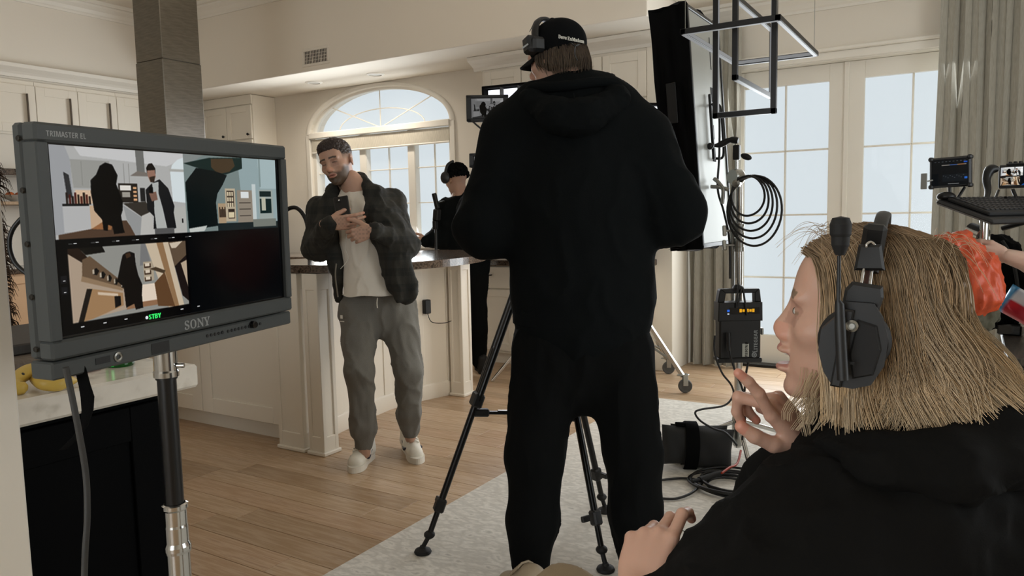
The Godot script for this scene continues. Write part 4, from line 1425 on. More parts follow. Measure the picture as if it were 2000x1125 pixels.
	# cables and strap hanging from it
	var c1 := part("cable", MB.new().tube(curve([Vector3(-1.166, 1.086, -0.604), Vector3(-1.167, 1.043, -0.61), Vector3(-1.165, 0.978, -0.616), Vector3(-1.165, 0.912, -0.621), Vector3(-1.161, 0.848, -0.616), Vector3(-1.162, 0.793, -0.609), Vector3(-1.162, 0.714, -0.601)], 8), 0.0047, 10), M.cable_grey)
	tag(c1, "grey cable hanging straight down in front of the dark cabinet under the monitor", "cable")
	var stp := MB.new()
	var sw := []
	for q in [[Vector3(-1.228, 1.073, -0.659), 0.0085], [Vector3(-1.22, 1.042, -0.66), 0.009], [Vector3(-1.216, 1.023, -0.661), 0.0105], [Vector3(-1.215, 1.002, -0.659), 0.009], [Vector3(-1.219, 0.978, -0.654), 0.006], [Vector3(-1.229, 0.96, -0.646), 0.006], [Vector3(-1.24, 0.947, -0.638), 0.006], [Vector3(-1.247, 0.939, -0.632), 0.006]]:
		var at: Vector3 = q[0]
		var w: Vector3 = Vector3(0.75, 0.0, -0.5).normalized() * float(q[1])
		sw.append(PackedVector3Array([at - w, at + w, at + w + Vector3(0.002, 0, 0.0025), at - w + Vector3(0.002, 0, 0.0025), at - w]))
	stp.sheet(sw)
	tag(part("strap", stp, M.fabric_black), "black fabric fastening strap dangling beside the grey cable", "strap")
	var c2 := part("cable", MB.new().tube(curve([Vector3(-1.445, 1.331, -0.72), Vector3(-1.463, 1.32, -0.708), Vector3(-1.481, 1.295, -0.694), Vector3(-1.485, 1.267, -0.688), Vector3(-1.476, 1.236, -0.69), Vector3(-1.457, 1.215, -0.7), Vector3(-1.436, 1.207, -0.712)], 8), 0.0042, 10), M.cable_black)
	tag(c2, "black cable looping out behind the left edge of the video monitor", "cable")


func foreground_island() -> void:
	var o := thing("side_island", "black base cabinet under the thick pale quartz slab in the left foreground", "cabinet", Vector3(-2.3, 0, -0.6))
	part("body", MB.new().span(Vector3(-2.74, 0.0, -1.2), Vector3(-1.845, 0.857, 0.2), 0.003), M.cabinet_black, o)
	var rt := Basis(Vector3(0, 0, -1), Vector3.UP, Vector3(1, 0, 0))
	var face := Transform3D(Basis(Vector3(0, 0, -1), Vector3.UP, Vector3(1, 0, 0)), Vector3(-1.845, 0, 0))
	shaker(0.62, 0.1, 1.185, 0.835, 0.09, face, o, "panel", M.cabinet_black)
	shaker(0.04, 0.1, 0.61, 0.835, 0.09, face, o, "panel", M.cabinet_black)
	var s := MB.new()
	s.span(Vector3(-2.85, 0.858, -1.265), Vector3(-1.775, 0.92, 0.25), 0.007)
	tag(part("quartz_slab", s, M.quartz), "thick pale marbled quartz slab in the left foreground", "countertop")
	# bananas
	var yel := mat("banana_skin", Color(1, 1, 1), 0.45)
	yel.vertex_color_use_as_albedo = true
	var bn := [[[Vector3(-1.84, 0.938, -0.829), Vector3(-1.869, 0.955, -0.866), Vector3(-1.882, 0.962, -0.906), Vector3(-1.822, 0.955, -0.908)], "curved yellow banana lying at the back against the white wall"], [[Vector3(-1.931, 0.945, -0.92), Vector3(-1.824, 0.942, -0.887), Vector3(-1.788, 0.938, -0.901), Vector3(-1.797, 0.938, -0.926), Vector3(-1.821, 0.93, -0.967)], "yellow banana with a dark stem pointing toward the strap"], [[Vector3(-1.874, 0.95, -0.847), Vector3(-1.854, 0.94, -0.847), Vector3(-1.835, 0.935, -0.846), Vector3(-1.846, 0.938, -0.861)], "yellow banana end with a black bruise beside the white wall"]]
	for b in bn:
		var pts := curve(b[0], 6)
		var radii := []
		var m := pts.size()
		for k in m:
			var f := float(k) / (m - 1)
			radii.append(0.0035 + 0.0145 * pow(sin(PI * clampf(f * 0.9 + 0.06, 0, 1)), 0.6) if f < 0.86 else lerpf(0.011, 0.0035, (f - 0.86) / 0.14))
		var bm := MB.new().tube(pts, radii, 10)
		for k in bm.v.size():
			bm.c[k] = Color(0.62, 0.42, 0.085)
			if bm.v[k].distance_to(pts[m - 1]) < 0.012 or bm.v[k].distance_to(pts[0]) < 0.008:
				bm.c[k] = Color(0.07, 0.05, 0.02)
		bm.col = Color(0.035, 0.026, 0.018)
		var mid := pts[m / 3]
		bm.ball(mid + Vector3(0.9, 0.35, 0.2).normalized() * 0.0135, Vector3(0.005, 0.006, 0.007))
		tag(part("banana", bm, yel), b[1], "banana", "bananas on the quartz slab")
	# green glass bottle
	var at := Vector3(-1.955, 0.92, -1.155)
	var g := thing("bottle", "green glass bottle standing on the quartz slab under the monitor", "bottle", at)
	part("glass", MB.new().lathe(at, PackedVector2Array([Vector2(0, 0.008), Vector2(0.028, 0.003), Vector2(0.033, 0.0), Vector2(0.036, 0.006), Vector2(0.036, 0.14), Vector2(0.03, 0.17), Vector2(0.016, 0.2), Vector2(0.013, 0.24), Vector2(0.0, 0.242)]), 32), M.bottle_glass, g)
	part("cap", MB.new().lathe(at, PackedVector2Array([Vector2(0.0135, 0.236), Vector2(0.0145, 0.238), Vector2(0.0145, 0.254), Vector2(0, 0.256)]), 20), M.dull_chrome, g)
	# boards stacked at the back of the slab
	var bw := grain(mat("weathered_board", Color(0.42, 0.38, 0.34), 0.7), M.oak_0.albedo_texture, Vector3(1.0, 1.0, 9.0))
	var dw := grain(mat("dark_board", Color(0.2, 0.185, 0.175), 0.6), M.oak_0.albedo_texture, Vector3(1.0, 1.0, 9.0))
	var b1 := MB.new().box(Vector3(-2.36, 0.936, -1.1), Vector3(0.5, 0.03, 0.34), Basis(Vector3.UP, 0.1), 0.004)
	tag(part("board", b1, bw), "weathered light wooden board lying lowest in the stack behind the bananas", "board", "boards on the quartz slab")
	var b2 := MB.new().box(Vector3(-2.42, 0.9665, -1.12), Vector3(0.44, 0.03, 0.3), Basis(Vector3.UP, 0.02), 0.004)
	tag(part("board", b2, dw), "dark grey wooden board lying on top of the stack behind the bananas", "board", "boards on the quartz slab")
	var nk := MB.new().box(Vector3(-2.03, 0.923, -1.02), Vector3(0.2, 0.005, 0.12), Basis(Vector3.UP, 0.2), 0.002)
	tag(part("napkin", nk, mat("napkin_pink", Color(0.72, 0.6, 0.58), 0.9)), "folded pale pink napkin on the quartz slab under the monitor", "napkin")


func objects() -> void:
	monitor()
	foreground_island()
	light_panel()
	light_stand()
	floor_gear()
	tripod()
	softbox()
	chandelier()
	curtains()
	video_cart()
	table_corner()
	people()


func light_panel() -> void:
	var at := Vector3(-1.21, 1.722, -4.0)
	var o := thing("film_light", "tall black skirted light panel seen from behind on the chrome stand", "film light", at)
	o.rotation.z = deg_to_rad(4.1)
	# local: x away from the lamp's face, y up, z along its width
	var fr := MB.new()
	for a in [[-0.595, 0.0, 0.02, 0.54], [0.595, 0.0, 0.02, 0.54]]:
		fr.box(Vector3(0, a[0], 0), Vector3(0.03, a[2], a[3]), I3, 0.003)
	for s in [-1.0, 1.0]:
		fr.box(Vector3(0, 0, 0.265 * s), Vector3(0.03, 1.19, 0.02), I3, 0.003)
	lpart("frame", fr, M.black_metal, o)
	lpart("back_plate", MB.new().box(Vector3(0.002, 0, 0), Vector3(0.012, 1.17, 0.515), I3, 0.002), mat("panel_aluminium", Color(0.68, 0.69, 0.67), 0.42, 0.35), o)
	lpart("diffuser", MB.new().box(Vector3(-0.03, 0, 0), Vector3(0.004, 1.15, 0.5), I3, 0.0), M.panel_light, o)
	var lamp := AreaLight3D.new()
	lamp.name = "panel_lamp"
	o.add_child(lamp)
	lamp.transform = Transform3D(facing(Vector3(1, 0, 0)), Vector3(-0.04, 0, 0))
	lamp.area_size = Vector2(0.48, 1.12)
	lamp.area_normalize_energy = false
	lamp.light_color = Color(1.0, 0.94, 0.85)
	lamp.light_energy = 1.6
	lamp.area_range = 12.0
	lamp.area_attenuation = 2.0
	lamp.shadow_enabled = true
	# cloth skirt: four sides with loose folds
	for s in [-1.0, 1.0]:
		var rows := []
		for j in 25:
			var y := 0.61 - 1.22 * j / 24.0
			var ring := PackedVector3Array()
			var deep := 0.195 - 0.03 * j / 24.0
			for i in 9:
				var f := i / 8.0
				var wob := 0.008 * sin(j * 0.7 + i * 1.9) + 0.01 * sin(i * 2.6)
				ring.append(Vector3(0.012 - deep * f, y, s * (0.279 + (wob if f > 0.1 else 0.0))))
			rows.append(ring)
		lpart("skirt_side", MB.new().sheet(rows), M.fabric_black, o)
	for s in [-1.0, 1.0]:
		var rows := []
		for j in 13:
			var z := -0.285 + 0.57 * j / 12.0
			var ring := PackedVector3Array()
			for i in 6:
				ring.append(Vector3(0.012 - 0.18 * i / 5.0, s * (0.607 + 0.012 * sin(j * 1.1 + i)), z))
			rows.append(ring)
		lpart("skirt_end", MB.new().sheet(rows), M.fabric_black if s > 0 else M.nylon_grey, o)
	for a in [[0.42, 0.16, 0.12], [0.2, 0.14, 0.05], [0.0, 0.04, 0.05], [-0.12, 0.04, 0.05]]:
		lpart("slot", MB.new().box(Vector3(0.0085, a[0], -0.02 - a[1] * 0.4), Vector3(0.003, 0.075 if a[2] < 0.1 else 0.17, 0.05 if a[2] < 0.1 else 0.008), I3, 0.0), M.soft_black, o)
	lpart("rail", MB.new().box(Vector3(0.022, 0.02, 0.02), Vector3(0.014, 0.34, 0.018), I3, 0.003), M.black_metal, o)
	lpart("handle", MB.new().tube(curve([Vector3(0.01, 0.14, -0.06), Vector3(0.05, 0.13, -0.06), Vector3(0.055, 0.0, -0.06), Vector3(0.05, -0.13, -0.06), Vector3(0.01, -0.14, -0.06)], 5), 0.007), M.black_metal, o)
	lpart("skirt_tab", MB.new().box(Vector3(-0.09, 0.13, 0.296), Vector3(0.05, 0.2, 0.006), I3, 0.002), M.soft_black, o)
	lpart("velcro", MB.new().box(Vector3(-0.1, -0.5, 0.293), Vector3(0.03, 0.06, 0.004), I3, 0.001), M.nylon_grey, o)


func t_handle(at: Vector3, out: Vector3, parent: Node3D) -> void:
	var k := MB.new()
	k.rod(at, at + out * 0.045, 0.006)
	var w := Vector3.UP.rotated(out, 0.25)
	k.box(at + out * 0.052, Vector3(0.014, 0.055, 0.02), facing(out, w), 0.004)
	part("t_handle", k, M.dull_chrome, parent)


func light_stand() -> void:
	var x := -1.035
	var z := -3.95
	var o := thing("light_stand", "chrome light stand holding the black light panel and battery box", "stand", Vector3(x, 0, z))
	part("pole", MB.new().rod(Vector3(x, 0.05, z), Vector3(x, 1.12, z), 0.0185, 20), M.chrome, o)
	part("pole", MB.new().rod(Vector3(x, 1.12, z), Vector3(x, 1.5, z), 0.015, 20), M.chrome, o)
	part("pole", MB.new().rod(Vector3(x - 0.035, 0.72, z - 0.01), Vector3(x - 0.035, 1.45, z - 0.01), 0.011, 16), M.dull_chrome, o)
	part("pole", MB.new().rod(Vector3(x - 0.015, 1.45, z), Vector3(x - 0.015, 1.62, z), 0.009, 16), M.chrome, o)
	var dirc := Vector3(-0.85, 0, 0.5).normalized()
	for y in [1.125, 1.2]:
		var k := MB.new()
		k.lathe(Vector3(x, y, z), PackedVector2Array([Vector2(0.019, -0.035), Vector2(0.026, -0.033), Vector2(0.026, -0.01), Vector2(0.0235, -0.008), Vector2(0.0235, 0.02), Vector2(0.026, 0.022), Vector2(0.026, 0.034), Vector2(0.015, 0.036)]), 24)
		var c := part("collar", k, M.dull_chrome, o)
		t_handle(Vector3(x, y, z) + dirc * 0.024, dirc, c)
	# grip head with arm and pin up to the panel
	var gh := MB.new()
	gh.lathe(Vector3(x - 0.012, 1.475, z + 0.02), PackedVector2Array([Vector2(0, -0.03), Vector2(0.036, -0.03), Vector2(0.04, -0.02), Vector2(0.04, 0.02), Vector2(0.036, 0.03), Vector2(0, 0.03)]), 28, Basis(Vector3.RIGHT, PI / 2) * Basis(Vector3.BACK, 0.5))
	gh.lathe(Vector3(x, 1.44, z + 0.05), PackedVector2Array([Vector2(0, -0.018), Vector2(0.02, -0.018), Vector2(0.02, 0.018), Vector2(0.008, 0.02), Vector2(0, 0.02)]), 20, Basis(Vector3.RIGHT, PI / 2))
	part("grip_head", gh, M.dull_chrome, o)
	part("pivot", MB.new().box(Vector3(x - 0.015, 1.6, z), Vector3(0.034, 0.075, 0.034), I3, 0.004), M.black_metal, o)
	part("arm", MB.new().tube(curve([Vector3(x - 0.008, 1.66, z), Vector3(x - 0.05, 1.665, z), Vector3(x - 0.1, 1.645, z + 0.005), Vector3(x - 0.128, 1.642, z + 0.01)], 5), [0.013, 0.017, 0.018, 0.018, 0.017, 0.014, 0.015, 0.017, 0.018, 0.017, 0.016, 0.014, 0.012, 0.01, 0.009, 0.008], 12), M.black_metal, o)
	part("ball_joint", MB.new().ball(Vector3(x - 0.15, 1.64, z + 0.012), Vector3.ONE * 0.018), M.black_metal, o)
	part("lever", MB.new().ball(Vector3(x + 0.035, 1.575, z + 0.01), Vector3(0.03, 0.016, 0.01), Basis(Vector3.BACK, -0.4)), M.black_metal, o)
	var cl := MB.new()
	cl.tube(curve([Vector3(x - 0.125, 1.47, z + 0.02), Vector3(x - 0.1, 1.45, z + 0.03), Vector3(x - 0.075, 1.41, z + 0.03), Vector3(x - 0.08, 1.34, z + 0.03)], 4), 0.011, 8)
	cl.tube(curve([Vector3(x - 0.14, 1.43, z + 0.03), Vector3(x - 0.09, 1.425, z + 0.03), Vector3(x - 0.05, 1.41, z + 0.02)], 4), 0.01, 8)
	part("spring_clamp", cl, M.dull_chrome, o)
	# legs
	for p: Vector3 in [Vector3(-1.42, 0, -3.737), Vector3(-0.907, 0, -3.709), Vector3(-0.75, 0, -4.35)]:
		var top := Vector3(x, 0.2, z)
		part("leg", MB.new().rod(top + (p - top) * 0.06, p + Vector3(0, 0.022, 0), 0.0125, 12), M.chrome, o)
	part("base_casting", MB.new().lathe(Vector3(x, 0, z), PackedVector2Array([Vector2(0, 0.06), Vector2(0.024, 0.06), Vector2(0.03, 0.1), Vector2(0.03, 0.2), Vector2(0.024, 0.24), Vector2(0.0185, 0.25)]), 20), M.dull_chrome, o)
	# cable hung in a loose coil on the grip head
	var ck := MB.new()
	for k in 5:
		var pts := []
		var rx := 0.105 + 0.016 * k
		var ry := 0.105 + 0.02 * k
		for j in 17:
			var a := TAU * j / 16.0 + PI / 2
			pts.append(Vector3(x + 0.06 + 0.008 * k + cos(a) * rx * 0.86, 1.475 - ry * (1.0 - sin(a)) * 0.95, z + 0.075 + 0.008 * sin(j + k) + cos(a) * rx * 0.3))
		ck.tube(curve(pts, 3), 0.0058, 8)
	tag(part("cable_coil", ck, M.cable_black), "black cable hanging in a loose coil from the grip head of the chrome stand", "cable")
	var dn := MB.new()
	dn.tube(curve([Vector3(-1.19, 1.86, -3.98), Vector3(-1.15, 1.83, -3.97), Vector3(-1.14, 1.6, -3.95), Vector3(-1.145, 1.42, -3.94), Vector3(-1.11, 1.3, -3.93), Vector3(-1.08, 1.15, -3.93), Vector3(-1.075, 0.95, -3.93)], 6), 0.006, 8)
	tag(part("cable", dn, M.cable_black), "black power cable running down the back of the light panel", "cable")
	# battery box hung on the stand
	var b := facing(Vector3(0.52, 0.0, 0.85))
	var at := Vector3(-1.015, 0.715, -3.86)
	var bx := thing("battery_box", "black battery box with yellow readout hanging on the chrome stand", "battery", at)
	bx.basis = b
	lpart("case", MB.new().box(Vector3(0, -0.05, 0), Vector3(0.21, 0.23, 0.085), I3, 0.008), mat("case_black", Color(0.03, 0.031, 0.033), 0.5), bx)
	var top := PackedVector2Array([Vector2(-0.112, 0.055), Vector2(0.112, 0.055), Vector2(0.11, 0.1), Vector2(0.102, 0.185), Vector2(0.094, 0.194), Vector2(-0.09, 0.194), Vector2(-0.098, 0.185), Vector2(-0.112, 0.1)])
	var hd := MB.new()
	hd.prism(PackedVector2Array([Vector2(-0.113, 0.03), Vector2(0.113, 0.03), Vector2(0.111, 0.125), Vector2(-0.11, 0.125)]), 0.092, Transform3D(I3, Vector3(0, 0, -0.046)), 0.004)
	hd.prism(PackedVector2Array([Vector2(-0.11, 0.125), Vector2(-0.075, 0.125), Vector2(-0.068, 0.172), Vector2(-0.095, 0.192), Vector2(-0.1, 0.185)]), 0.05, Transform3D(I3, Vector3(0, 0, -0.025)), 0.003)
	hd.prism(PackedVector2Array([Vector2(0.08, 0.125), Vector2(0.111, 0.125), Vector2(0.104, 0.185), Vector2(0.099, 0.192), Vector2(0.078, 0.172)]), 0.05, Transform3D(I3, Vector3(0, 0, -0.025)), 0.003)
	hd.prism(PackedVector2Array([Vector2(-0.095, 0.192), Vector2(-0.068, 0.17), Vector2(0.078, 0.17), Vector2(0.099, 0.192)]), 0.05, Transform3D(I3, Vector3(0, 0, -0.025)), 0.003)
	lpart("carry_top", hd, M.case_black, bx)
	lpart("foot_rail", MB.new().box(Vector3(0, -0.172, 0), Vector3(0.225, 0.024, 0.092), I3, 0.005), M.case_black, bx)
	var rd := lpart("readout", MB.new().box(Vector3(0.02, 0.083, 0.046), Vector3(0.15, 0.034, 0.002), I3, 0.0), M.gloss_black, bx)
	for k in 5:
		lpart("digit", MB.new().box(Vector3(0.0 + 0.0145 * k + (0.006 if k > 1 else 0.0), 0.084, 0.0472), Vector3(0.0115, 0.017 - 0.004 * (k % 2), 0.0006), I3, 0.0), M.led_amber, rd)
	lpart("status_lamp", MB.new().box(Vector3(-0.062, 0.084, 0.0468), Vector3(0.012, 0.011, 0.001), I3, 0.0), M.led_blue, bx)
	lpart("status_lamp", MB.new().box(Vector3(-0.062, 0.068, 0.0468), Vector3(0.009, 0.005, 0.001), I3, 0.0), M.led_white, bx)
	var side := Basis(Vector3.BACK, PI / 2)
	ltext("lettering", "LITEGEAR", 0.018, M.letter_grey, bx, Vector3(0.079, -0.075, 0.0428), side, 700)
	lpart("emblem", MB.new().lathe(Vector3(0.072, -0.145, 0.0426), PackedVector2Array([Vector2(0.008, 0), Vector2(0.008, 0.001), Vector2(0.013, 0.001), Vector2(0.013, 0)]), 24, Basis(Vector3.RIGHT, PI / 2)).ball(Vector3(0.072, -0.145, 0.043), Vector3(0.005, 0.005, 0.001)).box(Vector3(0.066, -0.13, 0.043), Vector3(0.003, 0.012, 0.001), Basis(Vector3.BACK, 0.3), 0.0), M.letter_grey, bx)
	var stk := lpart("sticker", MB.new().box(Vector3(0.028, -0.12, 0.0428), Vector3(0.034, 0.068, 0.0006), I3, 0.0), mat("sticker_grey", Color(0.66, 0.66, 0.62), 0.5), bx)
	ltext("lettering", "msscrup", 0.015, M.gloss_black, stk, Vector3(0.03, -0.12, 0.0433), side, 700)
	lpart("knob", MB.new().box(Vector3(0.122, -0.03, 0.0), Vector3(0.014, 0.036, 0.03), I3, 0.004), M.dull_chrome, bx)
	lpart("tie", MB.new().tube(curve([Vector3(-0.005, 0.215, 0.03), Vector3(-0.02, 0.16, 0.05), Vector3(-0.024, 0.1, 0.052), Vector3(-0.01, 0.14, 0.052), Vector3(0.012, 0.2, 0.03), Vector3(0.02, 0.13, 0.05), Vector3(0.03, 0.06, 0.052)], 5), 0.005, 8).ball(Vector3(0, 0.192, 0.0), Vector3(0.03, 0.022, 0.035)), M.cable_black, bx)


func pillow(mb: MB, at: Vector3, b: Basis, w: float, h: float, t: float) -> void:
	for s in [-1.0, 1.0]:
		var rows := []
		for j in 15:
			var v := -1.0 + j / 7.0
			var ring := PackedVector3Array()
			for i in 15:
				var u := -1.0 + i / 7.0
				var e := pow(maxf(1.0 - pow(absf(u), 4.0), 0.0), 0.6) * pow(maxf(1.0 - pow(absf(v), 3.0), 0.0), 0.6)
				var nip := 1.0 - 0.07 * (1.0 - absf(v)) * u * u
				ring.append(at + b * Vector3(u * w * 0.5 * nip, v * h * 0.5 * (1.0 - 0.06 * (1.0 - absf(u)) * v * v), s * t * 0.5 * e * (1.0 + 0.08 * sin(u * 5.0 + v * 3.0))))
			if s < 0:
				ring.reverse()
			rows.append(ring)
		mb.sheet(rows)


func floor_gear() -> void:
	# sandbag straddling a leg of the stand
	var b := facing(Vector3(0.5, 0.12, 0.85)) * Basis(Vector3.BACK, -0.06)
	var at := Vector3(-1.154, 0.122, -3.638)
	var sg := thing("sandbag", "dark grey saddle sandbag with a black strap on the chrome stand's leg", "sandbag", Vector3(at.x, 0, at.z))
	var l1 := MB.new()
	pillow(l1, at + b * Vector3(-0.1, 0.005, 0), b * Basis(Vector3.UP, 0.12), 0.17, 0.2, 0.1)
	part("lobe", l1, M.nylon_grey, sg)
	var l2 := MB.new()
	pillow(l2, at + b * Vector3(0.065, -0.005, 0.005), b * Basis(Vector3.UP, -0.08) * Basis(Vector3.BACK, -0.05), 0.22, 0.21, 0.12)
	part("lobe", l2, M.nylon_grey, sg)
	var l3 := MB.new()
	pillow(l3, at + b * Vector3(0.03, -0.005, -0.11), b * Basis(Vector3.UP, 0.06), 0.3, 0.2, 0.1)
	part("lobe", l3, M.soft_black, sg)
	var st := MB.new()
	var band := []
	for k in 17:
		var a := TAU * k / 16.0
		var c := at + b * Vector3(-0.035, 0, -0.02) + b * Vector3(0, cos(a) * 0.118, sin(a) * 0.085)
		band.append(PackedVector3Array([c - b.x * 0.034, c - b.x * 0.03 + b * Vector3(0, cos(a), sin(a)) * 0.006, c + b.x * 0.03 + b * Vector3(0, cos(a), sin(a)) * 0.006, c + b.x * 0.034]))
	st.sheet(band)
	part("strap", st, M.fabric_black, sg)
	part("handle_tab", MB.new().box(at + b * Vector3(-0.09, 0.108, 0), Vector3(0.05, 0.02, 0.03), b, 0.004), M.fabric_black, sg)
	# black cable coiled on the rug, with its plug
	var c := thing("cable_coil", "black power cable lying coiled on the pale rug behind the woman's hand", "cable", Vector3(-0.951, 0.012, -3.447))
	var ck := MB.new()
	var mid := Vector3(-0.928, 0.02, -3.45)
	for k in 6:
		var pts := []
		var r := 0.1 + 0.018 * k
		for j in 13:
			var a := TAU * j / 12.0 + k
			pts.append(mid + Vector3(cos(a) * r * (1.1 + 0.06 * sin(k * 2.0)) + 0.012 * sin(k * 3.0), 0.004 + 0.0075 * (k % 3) + 0.004 * sin(a * 2.0 + k), sin(a) * r * 0.95 + 0.015 * cos(k * 2.0)))
		ck.tube(curve(pts, 3), 0.006, 8)
	part("loops", ck, M.cable_black, c)
	part("plug", MB.new().rod(Vector3(-1.064, 0.045, -3.385), Vector3(-1.004, 0.045, -3.521), 0.014, 12).rod(Vector3(-1.087, 0.045, -3.349), Vector3(-1.064, 0.045, -3.385), 0.009, 10), M.rubber, c)
	part("tail", MB.new().tube(curve([Vector3(-1.248, 0.022, -3.351), Vector3(-1.169, 0.02, -3.431), Vector3(-1.085, 0.03, -3.421)], 6), 0.006, 8), M.cable_black, c)
	part("tail", MB.new().tube(curve([Vector3(-1.173, 0.02, -3.136), Vector3(-1.103, 0.02, -3.167), Vector3(-1.058, 0.025, -3.261), Vector3(-1.051, 0.03, -3.415)], 6), 0.006, 8), M.cable_black, c)
	part("tail", MB.new().tube(curve([Vector3(-1.028, 0.03, -3.589), Vector3(-0.988, 0.02, -3.626), Vector3(-0.886, 0.02, -3.664)], 6), 0.006, 8), M.cable_black, c)
	var oc := part("cable", MB.new().tube(curve([Vector3(-0.976, 0.072, -3.447), Vector3(-0.964, 0.074, -3.537), Vector3(-0.954, 0.066, -3.637), Vector3(-0.966, 0.097, -3.75)], 5), 0.0055, 8), mat("cable_orange", Color(0.62, 0.2, 0.08), 0.5))
	tag(oc, "short orange cable joining the plug of the coiled black cable to the stand", "cable")
	# loops from the battery box
	var k1 := MB.new().tube(curve([Vector3(-1.097, 0.678, -3.735), Vector3(-1.094, 0.588, -3.727), Vector3(-1.06, 0.49, -3.737), Vector3(-1.013, 0.432, -3.736), Vector3(-0.995, 0.388, -3.707), Vector3(-1.022, 0.346, -3.65), Vector3(-1.108, 0.335, -3.572), Vector3(-1.132, 0.324, -3.533), Vector3(-1.1, 0.292, -3.514), Vector3(-1.033, 0.26, -3.516), Vector3(-0.979, 0.245, -3.524), Vector3(-0.931, 0.185, -3.546)], 6), 0.0052, 8)
	tag(part("cable", k1, M.cable_black), "black cable looping down from the left end of the battery box", "cable")
	var k2 := MB.new().tube(curve([Vector3(-1.035, 0.677, -3.773), Vector3(-1.028, 0.587, -3.768), Vector3(-1.003, 0.496, -3.773), Vector3(-0.969, 0.405, -3.783), Vector3(-0.953, 0.302, -3.782), Vector3(-0.945, 0.189, -3.715)], 6), 0.0058, 8)
	k2.rod(Vector3(-1.038, 0.69, -3.773), Vector3(-1.033, 0.6, -3.766), 0.011)
	tag(part("cable", k2, M.cable_black), "black cable with a thick plug under the middle of the battery box", "cable")
	var k3 := MB.new().tube(curve([Vector3(-0.953, 0.666, -3.881), Vector3(-0.952, 0.575, -3.872), Vector3(-0.969, 0.471, -3.85), Vector3(-0.973, 0.315, -3.83), Vector3(-0.961, 0.148, -3.759)], 6), 0.0058, 8)
	k3.rod(Vector3(-0.953, 0.679, -3.883), Vector3(-0.953, 0.601, -3.874), 0.009)
	tag(part("cable", k3, M.cable_black), "black cable hanging from the right end of the battery box", "cable")
	# castered stand behind the operator's hip
	var r := thing("rolling_stand", "chrome rolling stand with rubber castors behind the standing man's hip", "stand", Vector3(-2.129, 0, -5.432))
	var hub := Vector3(-2.136, 0.527, -5.38)
	var foot1 := Vector3(-1.76, 0.118, -5.21)
	var foot2 := Vector3(-2.088, 0.125, -5.776)
	var foot3 := Vector3(-2.432, 0.014, -5.317)
	part("post", MB.new().rod(Vector3(hub.x, 0.3, hub.z), Vector3(hub.x, 1.3, hub.z), 0.02, 16), M.chrome, r)
	for f: Vector3 in [foot1, foot2, foot3]:
		part("leg", MB.new().box((hub + f) / 2, Vector3(0.022, 0.034, hub.distance_to(f)), facing(f - hub), 0.003), M.chrome, r)
		part("brace", MB.new().rod(Vector3(hub.x, 0.33, hub.z), hub.lerp(f, 0.7) - Vector3(0, 0.02, 0), 0.009), M.dull_chrome, r)
		var cs := MB.new()
		var w := Vector3(f.x + 0.02, 0.052, f.z + 0.01)
		cs.box(Vector3(f.x, 0.128, f.z), Vector3(0.075, 0.01, 0.06), I3, 0.003)
		var sd := Basis(Vector3.UP, 0.5)
		for s in [-1.0, 1.0]:
			cs.box(w + sd * Vector3(0, 0.045, 0.022 * s), Vector3(0.035, 0.085, 0.004), sd, 0.002)
		var wh := part("castor", cs, M.dull_chrome, r)
		var wm := MB.new().lathe(w, PackedVector2Array([Vector2(0.0, -0.014), Vector2(0.03, -0.014), Vector2(0.045, -0.016), Vector2(0.05, -0.01), Vector2(0.05, 0.01), Vector2(0.045, 0.016), Vector2(0.03, 0.014), Vector2(0.0, 0.014)]), 24, sd * Basis(Vector3.RIGHT, PI / 2))
		part("wheel", wm, mat("wheel_grey", Color(0.3, 0.3, 0.29), 0.6), wh)


